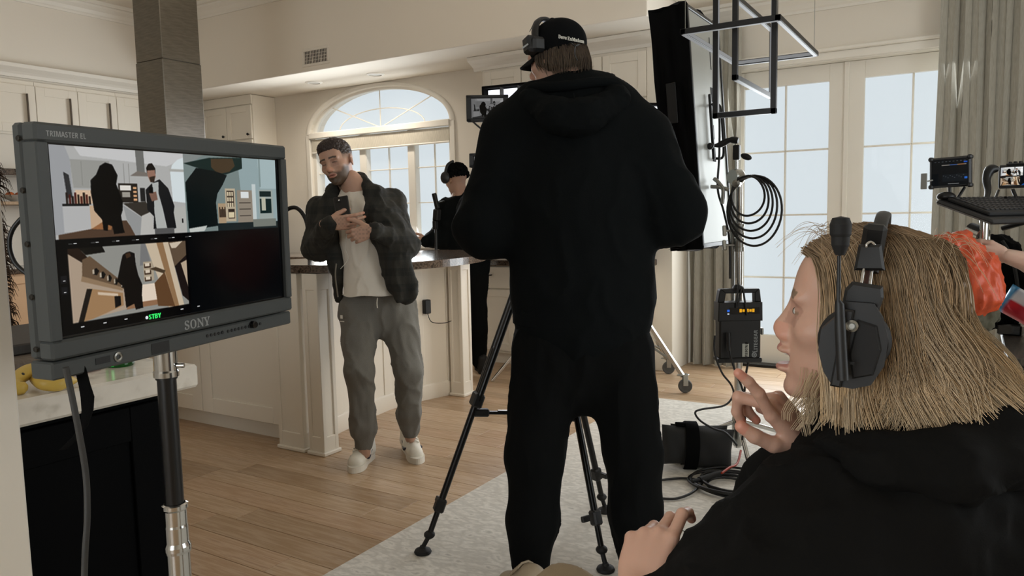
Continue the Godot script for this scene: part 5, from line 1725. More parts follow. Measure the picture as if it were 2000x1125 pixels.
func tripod() -> void:
	var o := thing("camera_tripod", "black camera tripod with spread legs standing in front of the capped man", "tripod", Vector3(-1.43, 0, -2.55))
	var apex := Vector3(-1.44, 1.28, -2.57)
	var feet := [Vector3(-1.774, 0.012, -2.193), Vector3(-1.326, 0.012, -2.895), Vector3(-1.099, 0.012, -2.399)]
	part("crown", MB.new().lathe(apex - Vector3(0, 0.05, 0), PackedVector2Array([Vector2(0, -0.04), Vector2(0.05, -0.04), Vector2(0.065, 0.0), Vector2(0.065, 0.05), Vector2(0.05, 0.07), Vector2(0, 0.07)]), 24), M.black_metal, o)
	var hub := Vector3(-1.43, 0.52, -2.55)
	for f: Vector3 in feet:
		var a: Vector3 = apex + (f - apex).normalized() * 0.06
		var d := (f - a).normalized()
		var side := d.cross(Vector3.UP).normalized()
		var l := a.distance_to(f)
		var lg := MB.new()
		for s in [-1.0, 1.0]:
			lg.rod(a + side * (0.019 * s), a + d * (l * 0.52) + side * (0.019 * s), 0.0125, 12)
		lg.rod(a + d * (l * 0.36), a + d * (l * 0.86), 0.0135, 12)
		lg.rod(a + d * (l * 0.6), a + d * (l - 0.06), 0.011, 12)
		var leg := part("leg", lg, mat("tripod_black", Color(0.03, 0.03, 0.035), 0.3, 0.2), o)
		for q in [0.52, 0.85]:
			var c = a + d * (l * q)
			part("clamp", MB.new().box(c, Vector3(0.062 if q < 0.8 else 0.036, 0.055, 0.04), facing(d.cross(side), -d), 0.006).box(c + side * 0.045 - d * 0.005, Vector3(0.035, 0.022, 0.016), facing(d.cross(side), -d), 0.003), M.black_plastic, leg)
		var fm := MB.new()
		fm.ball(f - d * 0.075, Vector3(0.022, 0.016, 0.022))
		fm.rod(f - d * 0.07, f + Vector3(0, 0.022, 0), 0.009)
		fm.lathe(f, PackedVector2Array([Vector2(0, 0.0), Vector2(0.031, 0.0), Vector2(0.034, 0.006), Vector2(0.03, 0.014), Vector2(0.014, 0.022), Vector2(0.01, 0.03), Vector2(0, 0.03)]), 24)
		part("foot", fm, M.rubber, leg)
		# spreader arm
		var e := a + d * (l * 0.56)
		var sp := MB.new()
		sp.box((e + hub) / 2, Vector3(0.022, 0.011, e.distance_to(hub)), facing(hub - e), 0.003)
		var arm := part("spreader", sp, M.black_metal, o)
		part("spreader_bar", MB.new().box((e * 0.4 + hub * 0.6) + Vector3(0, 0.008, 0), Vector3(0.012, 0.004, e.distance_to(hub) * 0.5), facing(hub - e), 0.001), M.dull_chrome, arm)
		part("hinge", MB.new().box(e.lerp(hub, 0.12), Vector3(0.03, 0.03, 0.06), facing(hub - e), 0.005), M.black_plastic, arm)
	# fluid head and camera, hidden by the operator, with the two small monitors that show past him
	var c := thing("film_camera", "film camera on the tripod mostly hidden by the capped man", "camera", apex + Vector3(0, 0.02, 0))
	var cb := facing(Vector3(0.35, 0, 0.94))
	part("fluid_head", MB.new().lathe(apex + Vector3(0, 0.022, 0), PackedVector2Array([Vector2(0, 0), Vector2(0.06, 0), Vector2(0.06, 0.09), Vector2(0, 0.09)]), 20), M.black_metal, c)
	part("body", MB.new().box(apex + Vector3(0, 0.2, 0), Vector3(0.14, 0.17, 0.24), cb, 0.012), M.black_metal, c)
	part("lens", MB.new().lathe(apex + Vector3(0, 0.2, 0) - cb.z * 0.12, PackedVector2Array([Vector2(0.045, 0), Vector2(0.05, 0.02), Vector2(0.05, 0.12), Vector2(0.06, 0.13), Vector2(0.06, 0.15), Vector2(0.04, 0.145), Vector2(0, 0.14)]), 24, cb * Basis(Vector3.RIGHT, -PI / 2)), M.black_metal, c)
	part("top_handle", MB.new().tube(curve([apex + Vector3(0, 0.285, 0) + cb.z * 0.08, apex + Vector3(0, 0.35, 0) + cb.z * 0.07, apex + Vector3(0, 0.36, 0) - cb.z * 0.08, apex + Vector3(0, 0.285, 0) - cb.z * 0.1], 5), 0.014), M.black_metal, c)
	part("monitor_arm", MB.new().tube(curve([apex + Vector3(0, 0.35, 0), Vector3(-1.487, 1.661, -2.605), Vector3(-1.572, 1.71, -2.535)], 5), 0.009).tube(curve([apex + Vector3(-0.05, 0.22, 0), Vector3(-1.549, 1.481, -2.488), Vector3(-1.628, 1.507, -2.466)], 5), 0.009), M.black_metal, c)
	var mi := Image.create(256, 144, false, Image.FORMAT_RGB8)
	wide_shot(mi, Rect2(0, 0, 1, 1), 0.8)
	for y in 144:  # a black and white feed
		for x in 256:
			var q := mi.get_pixel(x, y).get_luminance()
			mi.set_pixel(x, y, Color(q, q, q))
	var feed := screen_mat("camera_feed", mi, 0.5)
	for a in [[Vector3(-1.612, 1.715, -2.475), 0.163, 0.1, Vector3(0.53, 0.0, 0.85), "small black on-camera monitor showing a grey picture left of the capped man's neck"], [Vector3(-1.647, 1.518, -2.455), 0.075, 0.055, Vector3(0.2, 0.05, 0.95), "smaller black monitor low on the camera peeking out by the man's upper arm"]]:
		var b := facing(a[3]) * Basis(Vector3.BACK, 0.0)
		var m := thing("camera_monitor", a[4], "monitor", a[0])
		m.basis = b
		var w: float = a[1]
		var h: float = a[2]
		var bz := MB.new()
		bz.box(Vector3(0, 0, -0.016), Vector3(w, h, 0.03), I3, 0.005)
		for s in [-1.0, 1.0]:
			bz.box(Vector3(0, s * (h / 2 - 0.006), 0), Vector3(w, 0.012, 0.006), I3, 0.002)
			bz.box(Vector3(s * (w / 2 - 0.01), 0, 0), Vector3(0.02, h, 0.006), I3, 0.002)
		lpart("housing", bz, M.black_plastic, m)
		var q := MB.new()
		q.quad(Vector3(-w / 2 + 0.02, h / 2 - 0.013, 0.0005), Vector3(w / 2 - 0.02, h / 2 - 0.013, 0.0005), Vector3(w / 2 - 0.02, -h / 2 + 0.013, 0.0005), Vector3(-w / 2 + 0.02, -h / 2 + 0.013, 0.0005), Vector3.BACK)
		lpart("screen", q, feed, m)
	var wr := MB.new().tube(curve([Vector3(-1.661, 1.668, -2.44), Vector3(-1.638, 1.644, -2.451), Vector3(-1.604, 1.615, -2.469), Vector3(-1.572, 1.591, -2.51)], 5), 0.0035, 6)
	tag(part("cable", wr, M.cable_black), "thin black cable running from the upper small monitor behind the man's shoulder", "cable")


func softbox() -> void:
	# lights with cell grids behind the operator
	for a in [[Vector3(-2.73, 1.64, -5.02), 1.02, 1.28, 0.12, 7, 9, "large lit softbox with a black cell grid behind the capped man"], [Vector3(-2.02, 1.72, -5.3), 0.62, 0.72, 0.75, 5, 6, "smaller angled softbox with a cell grid beside the black light panel"]]:
		var o := thing("softbox", a[6], "film light", a[0], "gridded softboxes")
		o.rotation.y = a[3]
		var w: float = a[1]
		var h: float = a[2]
		var fr := MB.new()
		for s in [-1.0, 1.0]:
			fr.box(Vector3(s * w / 2, 0, 0.03), Vector3(0.016, h + 0.016, 0.07), I3, 0.003)
			fr.box(Vector3(0, s * h / 2, 0.03), Vector3(w, 0.016, 0.07), I3, 0.003)
		lpart("frame", fr, M.fabric_black, o)
		var sh := []
		for q in [[1.0, 0.0], [0.5, -0.22], [0.25, -0.26]]:
			var ring := PackedVector3Array()
			for c in [[-1, -1], [1, -1], [1, 1], [-1, 1], [-1, -1]]:
				ring.append(Vector3(c[0] * w / 2 * q[0], c[1] * h / 2 * q[0], q[1]))
			sh.append(ring)
		lpart("shell", MB.new().sheet(sh), M.fabric_black, o)
		lpart("diffuser", MB.new().box(Vector3(0, 0, -0.012), Vector3(w - 0.01, h - 0.01, 0.004), I3, 0.0), M.grid_light, o)
		var gr := MB.new()
		for k in range(1, a[4]):
			gr.box(Vector3(-w / 2 + w * k / a[4], 0, 0.03), Vector3(0.005, h, 0.06), I3, 0.0)
		for k in range(1, a[5]):
			gr.box(Vector3(0, -h / 2 + h * k / a[5], 0.03), Vector3(w, 0.005, 0.06), I3, 0.0)
		lpart("cell_grid", gr, mat("grid_cloth", Color(0.25, 0.25, 0.25), 0.8), o)
		var lamp := AreaLight3D.new()
		lamp.name = "softbox_lamp"
		o.add_child(lamp)
		lamp.position = Vector3(0, 0, 0.07)
		lamp.rotation.y = PI
		lamp.area_size = Vector2(w - 0.05, h - 0.05)
		lamp.area_normalize_energy = false
		lamp.light_color = Color(0.97, 0.97, 1.0)
		lamp.light_energy = 0.9
		lamp.area_range = 10.0
		lamp.area_attenuation = 2.0
		lamp.shadow_enabled = true
	var s := thing("softbox_stand", "chrome stand of the large softbox with one slanted leg by the tripod", "stand", Vector3(-2.95, 0, -5.15))
	part("post", MB.new().rod(Vector3(-2.93, 0.25, -5.14), Vector3(-2.93, 1.64, -5.14), 0.016, 14), M.dull_chrome, s)
	for p: Vector3 in [Vector3(-3.202, 0, -4.889), Vector3(-2.6, 0, -5.0), Vector3(-2.9, 0, -5.55)]:
		part("leg", MB.new().box((p + Vector3(0, 0.012, 0) + Vector3(-2.93, 0.42, -5.14)) / 2, Vector3(0.03, 0.02, p.distance_to(Vector3(-2.93, 0.42, -5.14))), facing(p - Vector3(-2.93, 0.42, -5.14)), 0.003), M.chrome, s)
	part("sleeve", MB.new().box(Vector3(-2.985, 0.29, -5.09), Vector3(0.1, 0.2, 0.08), Basis(Vector3.BACK, 0.4), 0.02), M.rubber, s)


func chandelier() -> void:
	var o := thing("pendant_lamp", "black rectangular frame pendant lamp with white strip lights", "lamp", Vector3(-0.86, 2.035, -3.5))
	var t := 0.022
	var bars := [[Vector3(-1.046, 2.04, -3.1), Vector3(-0.669, 2.04, -3.1), Vector3.UP], [Vector3(-1.046, 2.04, -3.91), Vector3(-0.669, 2.04, -3.91), Vector3.UP], [Vector3(-1.046, 2.04, -3.1), Vector3(-1.046, 2.04, -3.91), Vector3.UP], [Vector3(-0.669, 2.04, -3.1), Vector3(-0.669, 2.04, -3.91), Vector3.UP]]
	var b2 := [[Vector3(-0.955, 1.707, -3.25), Vector3(-0.715, 1.707, -3.25), Vector3.UP], [Vector3(-0.955, 2.36, -3.25), Vector3(-0.715, 2.36, -3.25), Vector3.UP], [Vector3(-0.955, 1.707, -3.25), Vector3(-0.955, 2.36, -3.25), Vector3.RIGHT], [Vector3(-0.715, 1.707, -3.25), Vector3(-0.715, 2.36, -3.25), Vector3.RIGHT]]
	var b3 := [[Vector3(-0.86, 1.85, -3.2), Vector3(-0.86, 1.85, -3.86), Vector3.UP], [Vector3(-0.86, 2.17, -3.2), Vector3(-0.86, 2.17, -3.86), Vector3.UP], [Vector3(-0.86, 1.85, -3.2), Vector3(-0.86, 2.17, -3.2), Vector3.BACK], [Vector3(-0.86, 1.85, -3.86), Vector3(-0.86, 2.17, -3.86), Vector3.BACK]]
	var names := [["horizontal black frame of the pendant", bars], ["upright black frame across the pendant", b2], ["upright black frame along the pendant", b3]]
	for q in names:
		var mid := Vector3.ZERO
		for a in q[1]:
			mid += (a[0] + a[1]) / 8.0
		var f := MB.new()
		var li := MB.new()
		for a in q[1]:
			var d: Vector3 = (a[1] - a[0]).normalized()
			f.box((a[0] + a[1]) / 2, (d.abs() * (a[0].distance_to(a[1]) + t)) + (Vector3.ONE - d.abs()) * t, I3, 0.0015)
			# the strip lies in the face that looks into the frame, and under the flat frame
			var into: Vector3 = mid - (a[0] + a[1]) / 2
			into = (into - d * into.dot(d)).normalized()
			li.box((a[0] + a[1]) / 2 + into * (t / 2 + 0.0008), d.abs() * (a[0].distance_to(a[1]) - t) + (Vector3.ONE - d.abs() - into.abs()) * (t * 0.7) + into.abs() * 0.0016, I3, 0.0)
			if q[0].begins_with("horizontal"):
				li.box((a[0] + a[1]) / 2 - Vector3(0, t / 2 + 0.0008, 0), d.abs() * (a[0].distance_to(a[1])) + (Vector3.ONE - d.abs() - Vector3.UP) * (t * 0.7) + Vector3.UP * 0.0016, I3, 0.0)
		var fp := part("frame", f, M.black_metal, o, q[0])
		part("strip_light", li, M.strip_light, fp)
	var w := MB.new()
	for p: Vector3 in [Vector3(-1.04, 2.05, -3.105), Vector3(-0.675, 2.05, -3.105), Vector3(-1.04, 2.05, -3.9), Vector3(-0.675, 2.05, -3.9), Vector3(-0.86, 2.18, -3.21), Vector3(-0.86, 2.18, -3.85), Vector3(-0.95, 2.37, -3.25), Vector3(-0.72, 2.37, -3.25)]:
		w.rod(p, Vector3(p.x, 2.96, p.z), 0.0012, 5)
	part("wire", w, M.dull_chrome, o)
	part("ceiling_plate", MB.new().box(Vector3(-0.86, 2.953, -3.5), Vector3(0.12, 0.02, 0.9), I3, 0.003), M.black_metal, o)


func drape(x0: float, x1: float, z: float, y0: float, y1: float, folds: float, deep: float, sd: int) -> MB:
	var mb := MB.new()
	var nz := FastNoiseLite.new()
	nz.seed = sd
	nz.frequency = 1.3
	var rows := []
	var wide := int(folds * 14)
	for j in 25:
		var f := j / 24.0
		var y := lerpf(y1, y0, f)
		var ring := PackedVector3Array()
		for i in wide + 1:
			var u := float(i) / wide
			var ph := u * folds * TAU + 1.2 * nz.get_noise_2d(u * 4.0, f * 0.6) + sd
			var amp := deep * (0.75 + 0.5 * nz.get_noise_2d(u * 7.0, 3.0 + f * 0.8)) * (0.7 + 0.5 * f)
			ring.append(Vector3(lerpf(x0, x1, u) + 0.35 * amp * sin(ph * 2.0 + 0.5) + 0.03 * f * (u - 0.5), y, z + amp * sin(ph) + 0.35 * amp * sin(ph * 0.53 + 2.0)))
		rows.append(ring)
	mb.sheet(rows)
	return mb


func curtains() -> void:
	var c := thing("curtain", "pale linen curtain bunched left of the french doors behind the light panel", "curtain", Vector3(-1.95, 0, -6.2), "linen curtains")
	part("cloth", drape(-2.04, -1.62, -6.22, 0.012, 2.8, 5.0, 0.045, 3), M.curtain_linen, c)
	var d := thing("curtain", "grey linen curtain hanging at the right edge behind the video cart", "curtain", Vector3(0.0, 0, -6.2), "linen curtains")
	part("cloth", drape(-0.235, 0.3, -6.2, 0.012, 2.9, 7.0, 0.042, 8), M.curtain_linen, d)


func video_cart() -> void:
	var o := thing("video_cart", "black operator's keyboard tray on a chrome stand at the right edge", "stand", Vector3(0.06, 0, -3.6))
	var tr := MB.new()
	# tray: a shallow tilted slab
	var a := Vector3(-0.118, 1.316, -3.489)
	var r := Vector3(0.66, 0.0, -0.75).normalized()
	var dn := Vector3(0.75 * 0.95, -0.31, 0.66 * 0.95).normalized()
	var up := dn.cross(r).normalized()
	var bs := Basis(r, up, dn)
	var mid := a + r * 0.26 + dn * 0.12
	tr.box(mid, Vector3(0.54, 0.02, 0.27), bs, 0.008)
	tr.box(mid + dn * 0.13 + r * 0.05, Vector3(0.3, 0.012, 0.012), bs, 0.003)
	part("tray", tr, M.black_plastic, o)
	part("paper_edge", MB.new().box(mid + dn * 0.13 + r * 0.1 - up * 0.014, Vector3(0.26, 0.004, 0.04), bs, 0.0), M.letter_white, o)
	var post := mid - r * 0.15
	var po := MB.new()
	po.rod(Vector3(post.x, 0.1, post.z), post - up * 0.02, 0.017, 14)
	part("post", po, M.chrome, o)
	for k in 3:
		var q := TAU * k / 3.0 + 0.7
		part("leg", MB.new().rod(Vector3(post.x, 0.3, post.z), Vector3(post.x + cos(q) * 0.36, 0.014, post.z + sin(q) * 0.36), 0.012), M.chrome, o)
	var gh := MB.new()
	gh.lathe(Vector3(0.012, 1.193, -3.531), PackedVector2Array([Vector2(0, -0.03), Vector2(0.034, -0.03), Vector2(0.034, 0.03), Vector2(0, 0.03)]), 20, bs * Basis(Vector3.RIGHT, PI / 2))
	gh.rod(Vector3(0.011, 1.224, -3.534), Vector3(0.008, 1.061, -3.513), 0.012)
	gh.rod(Vector3(-0.025, 1.104, -3.475), Vector3(0.051, 1.153, -3.527), 0.009)
	gh.box(Vector3(-0.005, 1.074, -3.472), Vector3(0.05, 0.03, 0.04), bs, 0.006)
	gh.rod(Vector3(0.042, 1.243, -3.578), Vector3(0.052, 1.161, -3.575), 0.009)
	part("grip_head", gh, M.chrome, o)
	var kb := thing("keyboard", "black control keyboard lying on the operator's tray", "keyboard", mid)
	kb.basis = bs
	lpart("case", MB.new().box(Vector3(-0.01, 0.0175, -0.01), Vector3(0.46, 0.014, 0.2), I3, 0.004), M.soft_black, kb)
	var keys := MB.new()
	for j in 6:
		for i in 18:
			keys.box(Vector3(-0.215 + 0.0238 * i, 0.026, -0.09 + 0.028 * j), Vector3(0.018, 0.007, 0.021), I3, 0.002)
	var km := lpart("keys", keys, mat("key_grey", Color(0.1, 0.1, 0.105), 0.5), kb)
	km.set_meta("kind", "stuff")
	# small screen on the left
	var m1 := thing("control_monitor", "small black touch monitor with a dark menu above the left of the tray", "monitor", Vector3(-0.089, 1.439, -3.555))
	m1.basis = facing(Vector3(-0.22, 0.0, 0.97)) * Basis(Vector3.BACK, 0.03)
	var rim := MB.new().box(Vector3(0, 0, -0.015), Vector3(0.15, 0.122, 0.03), I3, 0.006)
	for k in 4:
		rim.box(Vector3(0.07 if k % 2 else -0.07, 0.056 if k < 2 else -0.056, -0.012), Vector3(0.018, 0.018, 0.034), I3, 0.005)
	lpart("housing", rim, M.black_plastic, m1)
	var im := Image.create(256, 208, false, Image.FORMAT_RGB8)
	im.fill(Color(0.05, 0.06, 0.075))
	var all := Rect2(0, 0, 1, 1)
	for k in 9:
		rc(im, all, 0.08 + 0.1 * k, 0.08, 0.13 + 0.1 * k, 0.105, Color(0.35, 0.37, 0.4))
	rc(im, all, 0.28, 0.21, 0.95, 0.245, Color(0.6, 0.58, 0.55))
	rc(im, all, 0.5, 0.21, 0.7, 0.245, Color(0.3, 0.42, 0.66))
	rc(im, all, 0.72, 0.21, 0.9, 0.245, Color(0.7, 0.5, 0.34))
	rc(im, all, 0.88, 0.12, 0.98, 0.17, Color(0.15, 0.4, 0.9))
	rc(im, all, 0.3, 0.58, 0.97, 0.86, Color(0.1, 0.12, 0.14))
	for k in 10:
		rc(im, all, 0.32 + 0.06 * k, 0.62 + 0.04 * (k % 3), 0.35 + 0.06 * k, 0.64 + 0.04 * (k % 3), Color(0.4, 0.42, 0.45))
	rc(im, all, 0.9, 0.7, 0.98, 0.78, Color(0.2, 0.5, 0.95))
	rc(im, all, 0.45, 0.93, 0.75, 0.95, Color(0.6, 0.6, 0.6))
	var q1 := MB.new()
	q1.quad(Vector3(-0.066, 0.053, 0.0006), Vector3(0.066, 0.053, 0.0006), Vector3(0.066, -0.053, 0.0006), Vector3(-0.066, -0.053, 0.0006), Vector3.BACK)
	lpart("screen", q1, screen_mat("menu_picture", im, 0.5), m1)
	var ar := MB.new()
	ar.rod(Vector3(-0.087, 1.377, -3.55), Vector3(-0.086, 1.344, -3.546), 0.006)
	ar.ball(Vector3(-0.098, 1.34, -3.527), Vector3(0.035, 0.02, 0.03))
	ar.rod(Vector3(-0.066, 1.317, -3.533), Vector3(-0.036, 1.376, -3.581), 0.006)
	tag(part("mount_arm", ar, M.black_metal), "black ball mount joining the small menu monitor to the tray", "mount")
	tag(part("flag", MB.new().box(Vector3(-0.177, 1.404, -3.498), Vector3(0.024, 0.064, 0.006), facing(Vector3(-0.3, 0, 0.95)), 0.002).rod(Vector3(-0.164, 1.404, -3.505), Vector3(-0.147, 1.408, -3.517), 0.003, 6), mat("flag_grey", Color(0.5, 0.5, 0.48), 0.6)), "little grey paddle sticking out left of the small menu monitor", "paddle")
	# monitor with four pictures on the right
	var m2 := thing("control_monitor", "small monitor with four bright pictures at the right edge of the frame", "monitor", Vector3(0.171, 1.42, -3.771))
	m2.basis = facing(Vector3(-0.42, 0.0, 0.9))
	var h2 := MB.new().box(Vector3(0, 0, -0.02), Vector3(0.2, 0.098, 0.04), I3, 0.006)
	for k in 3:
		h2.box(Vector3(-0.06 + 0.02 * k, 0.055, -0.015), Vector3(0.012, 0.014, 0.018), I3, 0.003)
	h2.box(Vector3(-0.02, 0.05, -0.015), Vector3(0.1, 0.008, 0.03), I3, 0.002)
	lpart("housing", h2, M.black_plastic, m2)
	var i2 := Image.create(256, 128, false, Image.FORMAT_RGB8)
	i2.fill(Color(0.04, 0.05, 0.07))
	wide_shot(i2, Rect2(0, 0, 0.48, 0.47), 1.15)
	wide_shot(i2, Rect2(0.52, 0, 0.48, 0.47), 1.0)
	tilted_shot(i2, Rect2(0, 0.52, 0.42, 0.46))
	fill(i2, all, [0.5, 0.9, 1, 0.75, 1, 1, 0.45, 1], Color(0.12, 0.3, 0.55))
	var q2 := MB.new()
	q2.quad(Vector3(-0.088, 0.038, 0.0006), Vector3(0.088, 0.038, 0.0006), Vector3(0.088, -0.038, 0.0006), Vector3(-0.088, -0.038, 0.0006), Vector3.BACK)
	lpart("screen", q2, screen_mat("four_picture", i2, 0.85), m2)
	var hd := MB.new()
	hd.tube(curve([Vector3(0.076, 1.45, -3.717), Vector3(0.051, 1.446, -3.701), Vector3(0.04, 1.409, -3.69), Vector3(0.046, 1.362, -3.665), Vector3(0.04, 1.321, -3.621)], 6), [0.012, 0.014, 0.016, 0.018, 0.02, 0.021, 0.021, 0.02, 0.019, 0.018, 0.017, 0.016, 0.016, 0.015, 0.015, 0.014, 0.014, 0.013, 0.012, 0.012, 0.011, 0.011, 0.01, 0.01, 0.01], 10)
	tag(part("grip_handle", hd, M.black_metal), "curved black side handle holding the four-picture monitor", "handle")
	var ag := MB.new()
	ag.rod(Vector3(0.133, 1.365, -3.742), Vector3(0.149, 1.32, -3.724), 0.007)
	ag.rod(Vector3(0.149, 1.32, -3.724), Vector3(0.107, 1.331, -3.663), 0.006)
	ag.ball(Vector3(0.149, 1.32, -3.724), Vector3.ONE * 0.011)
	ag.rod(Vector3(0.068, 1.316, -3.638), Vector3(0.083, 1.362, -3.711), 0.005)
	tag(part("mount_arm", ag, M.black_metal), "small jointed black arm under the four-picture monitor", "mount")


func table_corner() -> void:
	var o := thing("side_table", "dark wood-grain table top with black legs at the right edge", "table", Vector3(0.2, 0, -3.6))
	var gw := noise_tex(0.02, 4, FastNoiseLite.TYPE_SIMPLEX_SMOOTH, [Color(0.2, 0.19, 0.175), Color(0.5, 0.47, 0.43), Color(0.26, 0.24, 0.22), Color(0.42, 0.4, 0.37)], 0.0, 512, 31)
	var m := grain(mat("grained_black", Color(0.62, 0.6, 0.57), 0.35), gw, Vector3(6.0, 1.0, 0.7), gw, 0.08)
	part("top", MB.new().box(Vector3(0.345, 0.725, -3.72), Vector3(0.45, 0.03, 0.86), Basis(Vector3.UP, 0.0), 0.004), m, o)
	for p in [Vector3(0.16, 0.012, -3.34), Vector3(0.53, 0.012, -3.34), Vector3(0.16, 0.012, -4.1), Vector3(0.53, 0.012, -4.1)]:
		part("leg", MB.new().box(p + Vector3(0, 0.349, 0), Vector3(0.035, 0.698, 0.035), I3, 0.003), M.black_metal, o)
	part("apron", MB.new().box(Vector3(0.345, 0.69, -3.315), Vector3(0.36, 0.04, 0.02), I3, 0.003), M.black_metal, o)
	tag(part("small_box", MB.new().box(Vector3(0.151, 0.765, -3.882), Vector3(0.09, 0.048, 0.06), facing(Vector3(-0.2, 0, 0.97)), 0.006), M.gloss_black), "small glossy black box on the dark table beside the woman's hair", "box")
	# crisp bag
	var bag := thing("snack_bag", "shiny red and blue snack bag lying on the dark table at the right edge", "bag", Vector3(0.214, 0.74, -4.413))
	var pb := MB.new()
	pillow(pb, Vector3(0.192, 0.886, -3.607), facing(Vector3(-0.3, 0.25, 0.9)) * Basis(Vector3.BACK, -0.5), 0.2, 0.12, 0.07)
	for k in pb.v.size():
		var q := pb.uv[k]
		pb.c[k] = Color(0.42, 0.02, 0.035)
		if q.x < 0.2:
			pb.c[k] = Color(0.05, 0.22, 0.42)
		elif q.y > 0.55 and q.x < 0.55:
			pb.c[k] = Color(0.6, 0.6, 0.63)
	var foil := mat("foil_print", Color(1, 1, 1), 0.22, 0.3)
	foil.vertex_color_use_as_albedo = true
	part("foil", pb, foil, bag)
	# orange jacket hung over a chair
	var ch := thing("folding_chair", "black folding chair under the orange jacket behind the woman's head", "chair", Vector3(-0.23, 0, -3.1))
	var cm := MB.new()
	for x in [-0.37, -0.01]:
		cm.rod(Vector3(x, 0.012, -2.95), Vector3(x, 1.0, -3.25), 0.012)
		cm.rod(Vector3(x, 0.012, -3.35), Vector3(x, 0.46, -2.9), 0.012)
	part("frame", cm, M.black_metal, ch)
	part("seat", MB.new().box(Vector3(-0.19, 0.45, -3.0), Vector3(0.38, 0.025, 0.38), I3, 0.008), M.black_plastic, ch)
	part("backrest", MB.new().box(Vector3(-0.19, 0.93, -3.23), Vector3(0.38, 0.16, 0.02), Basis(Vector3.RIGHT, 0.3), 0.008), M.black_plastic, ch)
	var jk := thing("jacket", "bright orange jacket with olive lining draped behind the woman's head", "jacket", Vector3(-0.1, 0.6, -3.0))
	var bl := Blob.new()
	bl.chain([Vector3(-0.036, 1.179, -3.205), Vector3(0.022, 1.065, -3.192), Vector3(0.046, 0.975, -3.174)], [0.035, 0.06, 0.055], 0.05)
	bl.chain([Vector3(-0.08, 1.154, -3.175), Vector3(-0.022, 1.038, -3.163), Vector3(0.012, 0.976, -3.153)], [0.04, 0.06, 0.06], 0.05)
	bl.chain([Vector3(-0.163, 1.157, -3.184), Vector3(-0.1, 1.036, -3.161), Vector3(-0.073, 0.936, -3.144)], [0.04, 0.06, 0.06], 0.05)
	var jm := MB.new()
	bl.build(jm, 0.009)
	crumple(jm, 0.018, 3.6, 3, Vector3(3.2, 0.9, 3.2))
	part("shell", jm, M.orange_cloth, jk)
	var l := Blob.new()
	l.chain([Vector3(0.015, 0.918, -3.172), Vector3(0.063, 0.913, -3.201)], [0.035, 0.025], 0.03)
	l.chain([Vector3(-0.007, 0.891, -3.155), Vector3(0.053, 0.869, -3.19)], [0.03, 0.02], 0.03)
	l.chain([Vector3(0.03, 0.952, -3.208), Vector3(0.088, 0.891, -3.237)], [0.03, 0.012], 0.03)
	var lm := MB.new()
	l.build(lm, 0.009)
	crumple(lm, 0.012, 9.0, 5, Vector3(2, 1, 2))
	part("lining", lm, M.olive_cloth, jk)
	# backpack
	var bk := thing("backpack", "black backpack slumped behind the forearm at the right edge", "bag", Vector3(0.115, 0.85, -3.968))
	var bb := Blob.new()
	bb.ell(Vector3(0.09, 1.078, -4.037), Vector3(0.095, 0.09, 0.09), 0.05)
	bb.ell(Vector3(0.153, 0.936, -4.036), Vector3(0.17, 0.13, 0.12), 0.06)
	bb.ell(Vector3(0.077, 0.849, -3.956), Vector3(0.13, 0.09, 0.1), 0.05)
	var bm := MB.new()
	bb.build(bm, 0.011)
	crumple(bm, 0.02, 7.0, 8, Vector3(1, 1, 1))
	part("body", bm, M.fabric_black, bk)
	part("strap", MB.new().tube(curve([Vector3(0.11, 1.147, -3.939), Vector3(0.144, 1.08, -3.929), Vector3(0.165, 0.993, -3.908), Vector3(0.178, 0.882, -3.904)], 5), 0.016, 8, true, 0.4), M.nylon_grey, bk)
	tag(part("microphone_boom", MB.new().rod(Vector3(0.115, 1.194, -4.183), Vector3(0.213, 1.227, -4.129), 0.012), M.black_metal), "black rod poking in from the right edge behind the backpack", "rod")
	var cp := MB.new()
	var ca := Vector3(0.174, 0.899, -3.833)
	cp.lathe(ca, PackedVector2Array([Vector2(0, -0.05), Vector2(0.034, -0.05), Vector2(0.04, 0.02), Vector2(0.042, 0.03), Vector2(0, 0.032)]), 24, Basis(Vector3.BACK, 1.3))
	tag(part("cup", cp, M.white_plastic), "white cup lying tipped over below the forearm at the right edge", "cup")


# pushes a cloth mesh in and out in soft ridges
func crumple(mb: MB, amp: float, freq: float, sd: int, stretch := Vector3.ONE, first := 0, start := 0) -> void:
	var z := FastNoiseLite.new()
	z.seed = sd
	z.frequency = freq
	z.fractal_octaves = 3
	for k in range(first, mb.v.size()):
		var p := mb.v[k] * stretch
		var r := 1.0 - 2.0 * absf(z.get_noise_3d(p.x, p.y, p.z))
		mb.v[k] += mb.n[k] * (amp * (r * r - 0.45))
	mb.smooth(start, first)


const SKIN := Color(0.47, 0.285, 0.205)


